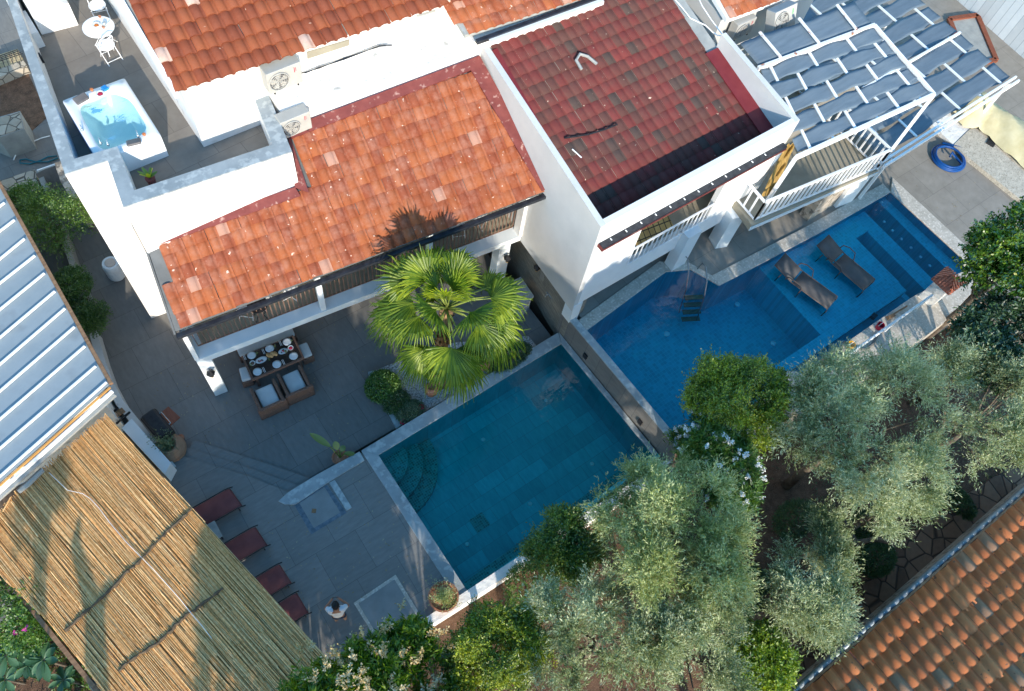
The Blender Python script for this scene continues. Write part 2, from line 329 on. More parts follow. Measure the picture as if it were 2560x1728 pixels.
M['blue_tile'] = paving('blue_mosaic', (.008, .36, .46), (.012, .46, .56), (.03, .54, .62), .12, .12, 0, 0, .005, .35, 2.5, vary=.12)
M['blue_light'] = paving('light_blue_mosaic', (.04, .54, .62), (.06, .62, .70), (.14, .68, .76), .1, .1, 0, 0, .005, .35, 2.5, vary=.12)
M['teal_water'] = water_mat('teal_water', (.38, .82, .82), wave=.28, wscale=2.8)
M['blue_water'] = water_mat('blue_water', (.40, .85, .95), wave=.32, wscale=3.2)
M['soil'] = mat('garden_soil', (.085, .048, .03), (.19, .105, .065), 4, .95, bump=1., bscale=30, c3=(.26, .17, .11), s3=40, a3=.3)
M['red_paint'] = mat('dark_red_roof_paint', (.15, .034, .03), (.21, .055, .046), 3, .6, c3=(.42, .25, .21), s3=7, a3=.27)
M['red_paint_b'] = mat('crimson_roof_paint', (.15, .018, .024), (.19, .03, .035), 3, .55)
M['dark_metal'] = mat('dark_gutter_metal', (.02, .022, .028), (.05, .055, .065), 6, .4, metal=.3)
M['white_metal'] = mat('white_painted_metal', (.78, .79, .8), (.84, .85, .85), 8, .4)
M['brown_metal'] = mat('brown_railing_paint', (.16, .09, .065), (.24, .14, .1), 8, .5)
M['black'] = mat('black_metal', (.012, .012, .014), (.03, .03, .032), 10, .45)
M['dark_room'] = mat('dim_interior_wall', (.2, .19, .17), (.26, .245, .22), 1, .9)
M['beige_floor'] = mat('beige_balcony_floor', (.26, .235, .18), (.33, .30, .23), 2, .8)
M['wood'] = mat('weathered_wood', (.16, .09, .05), (.3, .18, .1), 2, .7, stretch=(1, 8, 8), bump=.4)
M['redwood'] = mat('red_brown_wood', (.18, .05, .025), (.27, .085, .045), 3, .5, stretch=(6, 1, 1))
M['stone'] = mat('pale_rubble_stone', (.34, .29, .23), (.55, .48, .4), 3, .9, bump=1., bscale=12, c3=(.2, .17, .14), s3=6, a3=.38)
M['concrete'] = mat('grey_cement', (.26, .27, .26), (.37, .38, .36), 2.5, .9, bump=.6, bscale=20)
# ---------------------------------------------------------------- ground and paved levels
S = lambda o: tag(o, kind='structure')
m = MB(); m.prism([(-60, -60), (80, -60), (80, 80), (-60, 80)], -3.2, -2.2); m.build('ground', M['soil'], kind='structure')
# garden soil south of the pools, gently uneven
gv = []; gf = []; nx, ny = 70, 30
for j in range(ny+1):
    for i in range(nx+1):
        x = -12+i*.62; y = -14+j*.55
        gv.append((x, y, -.28+.10*math.sin(x*1.3+y)*math.cos(y*1.7-x*.4)+.05*math.sin(x*4.1)*math.sin(y*3.7)))
for j in range(ny):
    for i in range(nx): a = j*(nx+1)+i; gf.append((a, a+1, a+nx+2, a+nx+1))
o = link('garden_soil', gv, gf, M['soil'], smooth=True, kind='structure')
m = MB(); m.prism([(-5.3, 7.9), (10.05, 7.9), (10.05, 45), (-14, 45), (-14, 8.7), (-5.35, 8.7)], -2.1, 0); m.build('patio_paving', M['patio'], kind='structure')
m = MB(); m.prism([(-14, 2.45), (-4.9, 2.45), (-5.35, 8.6), (-14, 8.6)], -2.1, -.26); m.build('planting_soil', M['soil'], kind='structure')
m = MB(); m.prism([(-4.85, 2.5), (2.6, 2.5), (2.6, 7.9), (-5.25, 7.9)], -2.1, -.02); m.build('deck_base', M['patio'], kind='structure')
Z_D = .40
# raised lower deck beside the teal pool; its north edge is the stair line
st = [[(484, 1100), (700, 1170), (775, 1196)], [(468, 1119), (640, 1176), (748, 1215)], [(450, 1138), (620, 1190), (722, 1231)]]
zs = [.135, .27, .40]
def stair_poly(line, z):
    q = [P(p, z) for p in line]; return q
for i in range(3):
    q = stair_poly(st[i], zs[i]); q2 = [Vector((p.x, p.y, 0)) for p in q]
    poly = [(p.x, p.y) for p in q2]
    if i < 2:
        r_ = stair_poly(st[i+1], zs[i+1]); poly = poly+[(p.x-.03, p.y-.05) for p in r_[::-1]]
        m = MB(); m.prism(poly, -.01, zs[i]); m.build('step', M['deck'], kind='structure')
    else:
        s_ = P((700, 1256), .4); poly = poly+[(2.95, 7.62), (2.95, 2.62), (-4.8, 2.62), (-5.2, 9.9)]
        m = MB(); m.prism(poly, -.01, Z_D); m.build('lower_deck', M['deck'], kind='structure')
m = MB(); m.ppx([(696, 1253), (720, 1231), (790, 1188), (899, 1129), (911, 1151), (830, 1200), (738, 1261), (712, 1261)], .45, .0)
m.build('coping_wedge', M['marble'], kind='structure')
# upper terrace of the neighbouring villa, around the blue pool
Z_B = 1.5
m = MB(); m.prism([(10.6, 7.05), (14.0, 7.45), (14.8, 7.05), (15.2, 6.05), (19.5, 5.85), (23.3, 5.7), (45, 5.7), (45, 40), (10.6, 40)], -2.1, Z_B-.05)
m.prism([(23.35, -2.4), (45, -2.4), (45, 5.7), (23.35, 5.7)], -2.1, Z_B-.05); m.build('upper_paving', M['bterrace'], kind='structure')
# ---------------------------------------------------------------- teal pool
tp = thing('swimming_pool', (6.6, 5, 0), 'teal tiled swimming pool with grey marble coping and infinity edge', 'swimming pool')
TL, TR, BR, BL = P((945.8, 1138), .42), P((1403.6, 859.2), .42), P((1635, 1139), .42), P((1169, 1479), .42)
cTL, cTR, cBL = P((903, 1127), .42), P((1395, 832), .42), P((1141, 1496), .42)
m = MB()
for q in ([cTL, cTR, TR, TL], [cTL, TL, BL, cBL]):
    m.prism([(p.x, p.y) for p in q], .36, .44 if q[1] is cTR else .443)
m.prism([(TR.x, TR.y), (10.16, cTR.y), (10.28, BR.y), (BR.x, BR.y)], .36, .437); m.build('coping', M['marble'], tp, bevel=.008)
cx = [(TL.x, TL.y), (BL.x, BL.y), (BR.x, BR.y), (TR.x, TR.y)]
def basin(m, ring, z0, z1, t=.15):
    n = len(ring); c = Vector((sum(p[0] for p in ring)/n, sum(p[1] for p in ring)/n))
    out = [((p[0]-c.x)*(1+t/3)+c.x, (p[1]-c.y)*(1+t/3)+c.y) for p in ring]
    for i in range(n):
        j = (i+1) % n; m.prism([ring[i], ring[j], out[j], out[i]], z0, z1)
m = MB(); basin(m, cx, -1.0, .359); m.prism([(p[0]*1, p[1]) for p in cx], -1.1, -1.0)
m.build('basin', M['teal_tile'], tp)
# corner steps, quarter circles of mosaic
m = MB(); c = Vector((TL.x, TL.y, 0))
for r, z in ((1.75, -.75), (1.3, -.45), (.85, -.15)):
    pts = [(c.x, c.y)]+[(c.x+r*math.cos(-math.pi/2+math.pi/2*t/14), c.y+r*math.sin(-math.pi/2+math.pi/2*t/14)) for t in range(15)]
    m.prism(pts, -.999, z)
m.build('corner_step', M['teal_mosaic'], tp)
m = MB(); m.prism([(BL.x, BL.y-.02), (BR.x, BR.y-.02), (BR.x, BR.y+.26), (BL.x, BL.y+.26)], -.99, .345); m.build('mosaic_ledge', M['teal_mosaic'], tp)
m = MB(); g = P((1095, 1300), -.99)
for i in range(6): m.box((4.9+.07*i-.18, 4.3, -.985), (.05, .42, .02))
m.box((4.9, 4.3, -.992), (.46, .46, .01)); m.build('floor_drain', M['teal_mosaic'], tp)
for px in [(1057, 1190), (1208, 1099), (1480, 1160), (1325, 1260), (1168, 1361), (1365, 1001)]:
    p = P(px, -.99); m = MB(); m.lathe((p.x, p.y, -.999), [(.07, 0), (.07, .015), (.05, .03)], 14); m.build('inlet', M['plaster_clean'], tp, smooth=True)
m = MB(); m.prism([(p[0]*1., p[1]) for p in [(TL.x, TL.y), (TR.x, TR.y), (BR.x, BR.y), (BL.x, BL.y)]], .355, .38)
wv = [(TL.x, TL.y, .375), (BL.x, BL.y, .375), (BR.x, BR.y, .375), (TR.x, TR.y, .375)]
link('water', wv, [(0, 1, 2, 3)], M['teal_water'], kind='structure')
# white garden wall below the infinity edge
m = MB(); a, b, c2, d = P((1042, 1560), .5), P((1172, 1478), .5), P((1280, 1407), .5), P((1660, 1148), .5)
m.prism([(a.x-.4, a.y+.02), (a.x-.4, a.y-.22), (d.x+.2, d.y-.36), (d.x+.2, d.y-.06)], -2.1, .5)
o = m.build('garden_wall', M['old_wash'], label='low whitewashed wall holding the teal pool above the garden', cat='wall')
# ---------------------------------------------------------------- wall between the two pools
dw = thing('divider_wall', (10.4, 5.2, .4), 'grey tiled wall with two small lights dividing the teal and blue pools', 'wall')
w0, w1 = P((1413.8, 790.3), 1.56), P((1680.6, 1108.4), 1.56); v0, v1 = P((1449, 804.9), 1.56), P((1698.2, 1101), 1.56)
e = (w1-w0).normalized(); w1b = w1-e*.0+Vector((.02, -.25, 0)); v1b = v1+Vector((.02, -.2, 0))
m = MB(); m.prism([(w0.x+.01, w0.y+.2), (v0.x, v0.y+.2), (v1b.x, v1b.y), (w1b.x+.01, w1b.y)], -2.1, 1.51); m.build('wall_body', M['clad'], dw)
m = MB(); m.prism([(w0.x, w0.y+.2), (v0.x, v0.y+.2), (v1b.x, v1b.y), (w1b.x, w1b.y)], 1.512, 1.57); m.build('coping', M['marble'], dw, bevel=.006)
for px in [(1464, 890), (1601, 1055)]:
    p = PV(px, (w0.x, w0.y), (w1.x, w1.y)); m = MB(); m.box((p.x-.02, p.y, p.z), (.05, .16, .22)); l = m.build('wall_light', M['black'], dw)
# ---------------------------------------------------------------- blue pool
bp_ = thing('swimming_pool', (16, 4.5, 1.4), 'large blue mosaic pool with two loungers standing on its shallow shelf', 'swimming pool')
ring = [(10.46, 7.0), (13.99, 7.35), (14.76, 6.98), (15.17, 6.02), (19.44, 5.78), (23.2, 5.68), (23.32, 1.95), (20.62, 2.25), (15.2, 2.27), (10.6, 2.62)]
m = MB(); n = len(ring)
c = Vector((16.5, 4.4)); out = [((p[0]-c.x)*1.02+c.x, (p[1]-c.y)*1.05+c.y) for p in ring]
for i in range(n): j = (i+1) % n; m.prism([ring[i], ring[j], out[j], out[i]], -.2, Z_B-.06)
m.prism(ring, -.3, -.2); m.build('basin', M['blue_tile'], bp_)
zw = Z_B-.045
zw = Z_B-.045
# shallow shelf, recess, bench lip and channel, all under the water
def xs(p, q, z): return (P(p, z).x+P(q, z).x)/2
def ys(p, q, z): return (P(p, z).y+P(q, z).y)/2
xa = xs((1900, 679), (2053, 832), 1.15); yb = ys((2053, 835), (2246, 708), 1.25); yo = ys((1986, 919), (2255, 738), 1.25)
xr0 = xs((2129, 604), (2276, 722), 1.1); xr1 = xs((2169, 579), (2302, 703), 1.1); ytop = P((2129, 604), 1.1).y
xd0 = xs((2176, 532), (2325, 690), 1.1); xd1 = xs((2200, 523), (2352, 672), 1.1)
sz = 1.15
m = MB(); m.prism([(xa, yb), (xr0, yb), (xr0, 6.0), (xa, 6.1)], -.19, sz); m.prism([(xr0, ytop), (xr1, ytop), (xr1, 5.9), (xr0, 6.0)], -.19, sz-.002)
m.prism([(xr1, 1.9), (xd0, 1.9), (xd0, 5.85), (xr1, 5.9)], -.19, sz-.14); m.prism([(xd1+.15, 1.9), (23.5, 1.9), (23.5, 5.8), (xd1+.15, 5.8)], -.19, sz-.02)
m.prism([(xd1+.9, 1.9), (23.5, 1.9), (23.5, 5.8), (xd1+.9, 5.8)], sz-.01, sz+.14)
m.prism([(xr0, 1.9), ((xr0+xr1)/2, 1.9), ((xr0+xr1)/2, ytop), (xr0, ytop)], -.19, .62)
m.build('shelf', M['blue_light'], bp_)
m = MB(); x0 = P((1937, 921), 1.3).x; x1 = P((2262, 722), 1.3).x
m.prism([(x0, yo), (x1, yo), (x1, yb), (x0, yb)], -.19, 1.3); m.build('bench_lip', M['blue_light'], bp_)
m = MB(); m.prism([(x0+.3, 2.0), (x1, 2.0), (x1, yo), (x0+.3, yo)], -.19, .95); m.build('channel', M['blue_tile'], bp_)
for i, px in enumerate([(2210, 555), (2231, 577), (2253, 598), (2277, 620), (2301, 643), (2324, 665), (2361, 657), (2204, 506)]):
    z = 1.0 if i < 6 else 1.3; p = P(px, z); m = MB(); m.lathe((p.x, p.y, z-.0), [(.055, 0), (.055, .02), (.03, .03)], 12); m.build('jet', M['plaster_clean'], bp_, smooth=True)
for px in [(1843, 761), (1933, 859), (1667, 835)]:
    p = P(px, -.19); m = MB(); m.lathe((p.x, p.y, -.199), [(.1, 0), (.1, .02), (.06, .035)], 14); m.build('inlet', M['plaster_clean'], bp_, smooth=True)
p = P((1973, 773), .3); m = MB(); m.lathe((p.x, p.y, -.0), [(.19, 0), (.19, .04), (.12, .06)], 18); m.build('underwater_lamp', M['teal_tile'], bp_, smooth=True)
# surface
vs = [(x, y, zw) for x, y in ring]; link('water', vs, [tuple(range(len(vs)-1, -1, -1))], M['blue_water'], kind='structure')
# travertine coping
m = MB()
def offs(a, b, d):
    v = Vector((b[0]-a[0], b[1]-a[1])).normalized(); nrm = Vector((-v.y, v.x)); return nrm*d
north = ring[0:6]; outer = []
for i, q in enumerate(north): outer.append((q[0]+(0 if i == 0 else .04), q[1]+.42))
for i in range(5): m.prism([north[i], north[i+1], outer[i+1], outer[i]], Z_B-.06, Z_B+.004*(i % 2))
m.prism([(23.2, 5.68), (23.32, 1.95), (23.85, 1.9), (23.75, 6.1)], Z_B-.06, Z_B+.007)
m.prism([ring[7], ring[6], (23.9, 1.45), (20.7, 1.0), (15.1, 1.05), (14.2, 1.1), (14.2, 2.31), (15.2, 2.27)], -2.1, Z_B+.002)
m.prism([(10.75, 2.4), (14.2, 2.31), (14.2, 1.9), (10.75, 1.95)], -2.1, Z_B-.002)
p0 = P((1962, 960), Z_B); 
m.build('coping', M['travertine'], bp_, bevel=.01)
m = MB(); q = [P(p, 1.52) for p in [(1943, 925), (1995, 930), (2010, 950), (1965, 975), (1930, 945)]]; m.prism([(p.x, p.y) for p in q], 1.3, 1.515); m.build('corner_slab', M['travertine'], bp_)
# garden retaining wall south of the blue pool
m = MB(); m.prism([(11.0, 1.85), (23.9, .98), (23.9, .8), (11.0, 1.6)], -2.1, 1.3); m.build('retaining_wall', M['stone'], label='rough stone retaining wall dropping from the blue pool edge to the garden', cat='wall')
# steps into the blue pool with steel rails
ld = thing('pool_ladder', P((1712, 700), 1.5), 'steel pool ladder with wooden treads going down into the blue pool', 'pool ladder')
a, b = P((1712, 691), 1.5), P((1757, 712), 1.5)
for i in range(4):
    m = MB(); z = 1.1-.25*i; o_ = Vector((-.05*i, -.12-.12*i, 0)); m.box(((a.x+b.x)/2-.15+o_.x, (a.y+b.y)/2-.25+o_.y, z), (.62, .16, .035), math.radians(-28)); m.build('tread', M['wood'], ld)
for q in (a, b):
    m = MB(); m.tube([(q.x+.25, q.y+.55, 1.5), (q.x+.22, q.y+.5, 1.95), (q.x+.08, q.y+.25, 2.15), (q.x-.1, q.y-.1, 1.95), (q.x-.2, q.y-.35, 1.4), (q.x-.3, q.y-.6, .3)], .022, 8)
    m.build('handrail', bpy.data.materials.get('brushed_steel') or mat('brushed_steel', (.22, .24, .25), (.3, .32, .33), 8, .35, metal=.5), ld, smooth=True)
# ================================================================ orange-roofed house with the roof terrace
TILE = tile_mat('terracotta_tiles', [(0, (.27, .078, .031)), (.3, (.235, .064, .027)), (.55, (.295, .088, .034)), (.78, (.215, .056, .027)), (.985, (.36, .20, .15))], (.36, .18, .13), .35, dots=((.60, .44, .36), 9., .70))
TILE_B = tile_mat('red_and_grey_tiles', [(0, (.088, .034, .029)), (.25, (.122, .027, .025)), (.5, (.102, .032, .028)), (.7, (.142, .030, .028)), (.88, (.060, .040, .035))], (.10, .055, .045), .3, gscale=2, dots=((.6, .5, .4), 9., .73))
TILE_D = tile_mat('dark_terracotta_tiles', [(0, (.20, .055, .024)), (.3, (.175, .045, .021)), (.6, (.225, .064, .027)), (.85, (.155, .04, .02)), (.98, (.45, .33, .28))], (.20, .065, .04), .3, dots=((.7, .5, .38), 5., .72))
TILE_C = tile_mat('old_mission_tiles', [(0, (.68, .22, .08)), (.3, (.74, .24, .09)), (.5, (.60, .19, .075)), (.72, (.78, .28, .11)), (.93, (.44, .26, .16))], (.46, .2, .1), .3, gscale=5, dots=((.26, .13, .08), 7., .68))
ha = thing('house', (5, 14, 0), 'white two storey house with orange tiled roof, roof terrace and hot tub above the patio', 'house')
ZT, ZP = 6.1, 7.0
O = [P(p, ZP) for p in [(-12, -90), (162, 435), (268.5, 401.5), (308, 518), (730, 379), (653, 192)]]
I = [P(p, ZP) for p in [(619.5, 206), (682, 361), (335, 476), (293, 366), (185, 397), (9, -90)]]
# block of the house under the terrace
blk = [(p.x, p.y) for p in O[:5]]+[(10.3, O[4].y+.1), (10.3, 30), (O[0].x, 30)]
m = MB(); m.prism(blk[:5]+[(O[5].x+.3, O[5].y)]+[(O[5].x+.3, 30), (O[0].x, 30)], 0, ZT); m.build('wall', M['plaster'], ha)
# parapet walls and their marble coping
m = MB(); mc = MB()
segs = [(0, 1, 5, 4), (1, 2, 4, 3), (2, 3, 3, 2), (3, 4, 2, 1), (4, 5, 1, 0)]
for a, b, c_, d_ in segs:
    q = [O[a], O[b], I[d_], I[c_]]
    m.prism([(p.x, p.y) for p in q], ZT+.001, ZP-.045); cxy = [(p.x, p.y) for p in q]; mc.prism(cxy, ZP-.044, ZP)
m.build('parapet', M['plaster'], ha); mc.build('parapet_coping', M['marble'], ha)
m = MB(); m.prism([(p.x, p.y) for p in O[:6]]+[(10.3, O[5].y+.5), (10.3, 30), (O[0].x, 30)], ZT, ZT+.012); m.build('terrace_floor', M['terrace'], ha)
# white stepped block at the back of the terrace
m = MB(); q = [P(p, ZT+1.15) for p in [(75, 34), (186, 5)]]
a, b = P((105, 88), ZT), P((197, 64), ZT); m.prism([(a.x, a.y), (b.x, b.y), (b.x+.03, b.y+1.6), (a.x, a.y+1.6)], ZT+.01, ZT+.75)
m.prism([(a.x, a.y+.55), (b.x-.25, b.y+.55), (b.x-.25, b.y+2.4), (a.x, a.y+2.4)], ZT+.75, ZT+1.7)
p = P((110, 118), ZT); m.prism([(p.x-.22, p.y), (p.x+.05, p.y), (p.x+.05, p.y+.9), (p.x-.22, p.y+.9)], ZT+.01, ZT+.5); m.build('stepped_bench', M['plaster'], ha)
p = P((101, 150), ZT+.35); m = MB(); m.box((p.x, p.y, ZT+.4), (.13, .16, .22)); m.build('wall_light', M['black'], ha)
# verandah roof
M['dim'] = mat('dark_grey_render', (.10, .105, .105), (.15, .155, .155), 2, .9)
plA = Plane(P((437, 831), 4.12), P((712, 325), 6.35), P((1378, 475), 5.25))
eL, eR = plA.hit((441, 828)), plA.hit((1378, 475))
outl = [plA.hit(p) for p in [(441, 830), (364, 597), (742, 462), (722, 350), (712, 327), (1200, 150), (1383, 473)]]
rA = tiles('roof', plA, plA.hit((432, 818)), plA.hit((1371, 467)), [plA.hit(p) for p in [(449, 817), (392, 622), (768, 470), (715, 339), (1178, 168), (1377, 466)]], .293, .365, .066, TILE, ha, jitter=.006, seed=3, thick=.045)
def sheet(name, pl, pxs, matr, parent, up=.0, thick=.04, **kw):
    q = [pl.hit(p)+pl.n*up for p in pxs]; b = [p-pl.n*thick for p in q]
    a = sum(q[i].x*q[(i+1) % len(q)].y-q[(i+1) % len(q)].x*q[i].y for i in range(len(q)))
    if a < 0: q = q[::-1]; b = b[::-1]
    mm = MB(); mm.hexa(b, q); return mm.build(name, matr, parent, **kw)
sheet('roof_deck', plA, [(438, 829), (361, 598), (742, 462), (714, 327), (1200, 145), (1381, 473)], M['dim'], ha, up=-.005, thick=.1)
for i, pxs in enumerate([[(359, 598), (738, 470), (752, 492), (374, 622)], [(738, 471), (722, 350), (726, 344), (773, 484)], [(712, 325), (1197, 143), (1193, 172), (722, 352)], [(1163, 158), (1197, 143), (1378, 470), (1352, 480)]]):
    sheet('flashing', plA, pxs, M['red_paint'], ha, up=.125+.004*i, thick=.12)
m = MB(); g0, g1 = plA.hit((436, 832)), plA.hit((1380, 472))
g0 = g0+Vector((0, -.08, -.10)); g1 = g1+Vector((0, -.08, -.10)); m.beam(g0, g1, .13, .11); m.build('gutter', M['dark_metal'], ha)
a, b = plA.hit((360, 600)), plA.hit((438, 829)); m = MB(); m.beam(a+Vector((-.03, 0, -.14)), b+Vector((-.03, 0, -.14)), .05, .26); m.build('fascia', M['dim'], ha)
# verandah floor slab, columns, posts
ZV = 2.45
f0, f1 = P((507, 869.5), ZV), P((1306, 562), ZV)
f0 = Vector((.2, 11.62, ZV)); f1 = Vector((10.25, 10.42, ZV)); dv_ = (f1-f0).normalized(); nv_ = Vector((-dv_.y, dv_.x, 0))
def vp(s, t, z): q = f0+dv_*s+nv_*t; return Vector((q.x, q.y, z))
L_ = (f1-f0).length
m = MB(); m.prism([vp(0, 0, 0)[:2], vp(L_, 0, 0)[:2], vp(L_, 3.4, 0)[:2], vp(0, 2.0, 0)[:2]], ZV-.26, ZV-.01); m.build('verandah_beam', M['bluewhite'], ha)
m = MB(); m.prism([vp(.3, .42, 0)[:2], vp(L_, .42, 0)[:2], vp(L_, 3.3, 0)[:2], vp(.3, 2.0, 0)[:2]], ZV-.009, ZV+.01); m.build('verandah_floor', M['beige_floor'], ha)
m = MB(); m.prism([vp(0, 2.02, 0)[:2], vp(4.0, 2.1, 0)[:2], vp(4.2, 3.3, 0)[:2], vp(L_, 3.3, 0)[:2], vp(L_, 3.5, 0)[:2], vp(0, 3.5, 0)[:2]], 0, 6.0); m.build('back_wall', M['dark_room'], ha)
for s, wd in ((0, .38), (L_-.72, .4)):
    m = MB(); m.prism([vp(s, .0, 0)[:2], vp(s+wd, .0, 0)[:2], vp(s+wd, .38, 0)[:2], vp(s, .38, 0)[:2]], 0, ZV-.265); m.build('column', M['bluewhite'], ha, bevel=.01)
m = MB(); m.prism([vp(-.02, 0, 0)[:2], vp(.1, 0, 0)[:2], vp(.1, 1.9, 0)[:2], vp(-.02, 1.9, 0)[:2]], ZV-.005, 3.95); m.build('side_wall', M['plaster_clean'], ha)
m = MB(); m.prism([vp(L_-.1, -.02, 0)[:2], vp(L_+.08, -.02, 0)[:2], vp(L_+.08, .3, 0)[:2], vp(L_-.1, .3, 0)[:2]], ZV-.02, 4.9); m.build('side_wall', M['plaster_clean'], ha)
for s in (3.62, 6.95):
    m = MB(); m.prism([vp(s, .03, 0)[:2], vp(s+.15, .03, 0)[:2], vp(s+.15, .18, 0)[:2], vp(s, .18, 0)[:2]], ZV-.005, 4.3); m.build('post', M['bluewhite'], ha)
# brown railing
def railing(name, pts, z0, z1, matr, parent, step=.125, r=.011, top=(.05, .03), bot=True):
    mm = MB()
    for i in range(len(pts)-1):
        a, b = Vector((pts[i][0], pts[i][1], 0)), Vector((pts[i+1][0], pts[i+1][1], 0)); n_ = max(1, int((b-a).length/step))
        mm.beam((a.x, a.y, z1), (b.x, b.y, z1), top[0], top[1])
        if bot: mm.beam((a.x, a.y, z0+.08), (b.x, b.y, z0+.08), top[0]*.7, top[1]*.8)
        for j in range(n_+1):
            q = a.lerp(b, j/n_); mm.box((q.x, q.y, (z0+.08+z1)/2), (r*2, r*2, z1-z0-.08))
    return mm.build(name, matr, parent)
railing('railing', [vp(.2, .36, 0), vp(L_-.12, .36, 0)], ZV, ZV+.95, M['brown_metal'], ha)
# ---- wall of the higher wing with its own tile roof
hd = thing('house', (6, 17, 6), 'upper white house wing with dark orange tiled roof behind the roof terrace', 'house')
a = P((510, 369), ZT)
m = MB(); m.prism([(a.x, a.y), (10.9, a.y-.1), (10.9, 30), (a.x, 30)], ZT-.6, 8.13); m.build('wall', M['plaster'], hd)
m = MB(); l0, l1 = plA.hit((712, 325)), plA.hit((1199, 142)); m.hexa([(l0.x, l0.y+.01, 5), (l1.x, l1.y+.01, 5), (l1.x, 14.97, 5), (l0.x, 14.97, 5)], [(l0.x, l0.y+.01, 6.98), (l1.x, l1.y+.01, 7.3), (l1.x, 14.97, 7.32), (l0.x, 14.97, 7.0)]); m.build('ledge', M['old_wash'], hd)
pD = Plane(P((438, 231), 8.25), P((1144, 0), 8.25), P((438, 231), 8.25)+Vector((0, 3, .95)))
eD0, eD1 = pD.hit((436, 229)), pD.hit((1150, -2))
def qd(s, t): return eD0+Vector((s, t, t*.95/3))
u_ = (eD1-eD0); Lx = u_.length
tiles('roof', pD, eD0, eD1, [eD0+Vector((.12, -.02, 0)), eD1+Vector((1.5, -.02, 0)), eD1+Vector((1.5, 9, 2.85)), eD0+Vector((-.0, 9, 2.85))], .293, .385, .066, TILE_D, hd, jitter=.006, seed=5, thick=.045)
m = MB(); n0 = pD.n; bb = [eD0+Vector((.03, .03, 0)), eD1+Vector((1.5, .03, 0)), eD1+Vector((1.5, 9, 2.85)), eD0+Vector((0.03, 9, 2.85))]; m.hexa([p-n0*.1 for p in bb], [p-n0*.006 for p in bb]); m.build('roof_deck', M['concrete'], hd)
a_, b_ = eD0+Vector((-.0, -.1, -.05)), eD0+Vector((-.0, 9, 2.8)); m = MB(); m.beam(a_, b_, .1, .2); m.build('verge_board', M['plaster_clean'], hd)
for pxs, z in (([(767, 129), (872, 98), (872, 112), (768, 146)], 0),):
    q = [PV(p, (2.9, a.y), (10.9, a.y-.1)) for p in pxs]; m = MB(); m.hexa([q[3]+Vector((0, .05, 0)), q[2]+Vector((0, .05, 0)), q[2]+Vector((0, -.03, 0)), q[3]+Vector((0, -.03, 0))][::-1], [q[0]+Vector((0, .05, 0)), q[1]+Vector((0, .05, 0)), q[1]+Vector((0, -.03, 0)), q[0]+Vector((0, -.03, 0))][::-1]); m.build('window', M['beige_floor'], hd)
for pxs in ([(1040, 38), (1088, 24), (1088, 28), (1041, 43)],):
    q = [PV(p, (2.9, a.y), (10.9, a.y-.1)) for p in pxs]; m = MB(); m.hexa([q[3]+Vector((0, .05, 0)), q[2]+Vector((0, .05, 0)), q[2]+Vector((0, -.03, 0)), q[3]+Vector((0, -.03, 0))][::-1], [q[0]+Vector((0, .05, 0)), q[1]+Vector((0, .05, 0)), q[1]+Vector((0, -.03, 0)), q[0]+Vector((0, -.03, 0))][::-1]); m.build('window', M['concrete'], hd)
# cables sagging along the wall
m = MB()
for k_, dz in enumerate((0, .05, .1)):
    pts = [PV(p, (2.9, a.y-.06-.03*k_), (10.9, a.y-.16-.03*k_)) for p in [(755+k_*4, 183), (800, 170-k_), (860, 145+k_*2), (950, 116-k_), (1010, 108+k_*2), (1060, 95), (1110, 70+k_), (1170, 40), (1225, 16)]]
    m.tube(pts, .014, 5)
m.build('electric_cable', M['dark_metal'], label='black cables sagging along the dirty white wall above the ledge', cat='cable')
# ================================================================ villa with red and grey roof
hb = thing('house', (13.7, 10, 1.5), 'white villa with red and grey tiled roof inside parapets beside the blue pool', 'house')
FL, FR = P((1502, 568), 6.5), P((2000, 300), 6.5); FL.y = FR.y = (FL.y+FR.y)/2
SL = .15; yN = 16.2
zr = lambda y: 6.5+SL*max(0, (y-FL.y))
BLp = P((1201, 111), 7.38); xl2 = FL.x+(BLp.x-FL.x)*(yN-FL.y)/(BLp.y-FL.y)
BRp = P((1819, 90), 6.95); xr2 = FR.x+(BRp.x-FR.x)*(yN-FR.y)/(BRp.y-FR.y)
xL = lambda y: FL.x+(xl2-FL.x)*(y-FL.y)/(yN-FL.y); xR = lambda y: FR.x+(xr2-FR.x)*(y-FR.y)/(yN-FR.y)
T_ = .17
def slopewall(m, pts, z0, f, c=0.):
    pts = [(p[0], p[1]) for p in pts]; a = sum(pts[i][0]*pts[(i+1) % 4][1]-pts[(i+1) % 4][0]*pts[i][1] for i in range(4))
    if a < 0: pts = pts[::-1]
    m.hexa([(x, y, z0) for x, y in pts], [(x, y, f(y)+c) for x, y in pts])
ZL = 2.45+.0
m = MB()
slopewall(m, [(xL(FL.y), FL.y), (xL(FL.y)+T_, FL.y), (xL(BLp.y)+T_, BLp.y), (xL(BLp.y), BLp.y)], ZL-.3, zr)
m.build('side_wall', M['plaster_grey'], hb)  # white wall, its grazing-light grey put into the colour
m = MB(); slopewall(m, [(xR(FR.y)-T_, FR.y), (xR(FR.y), FR.y), (xR(BRp.y+.1), BRp.y+.1), (xR(BRp.y+.1)-T_, BRp.y+.1)], 3.4, zr); m.build('side_wall', M['plaster_grey'], hb)
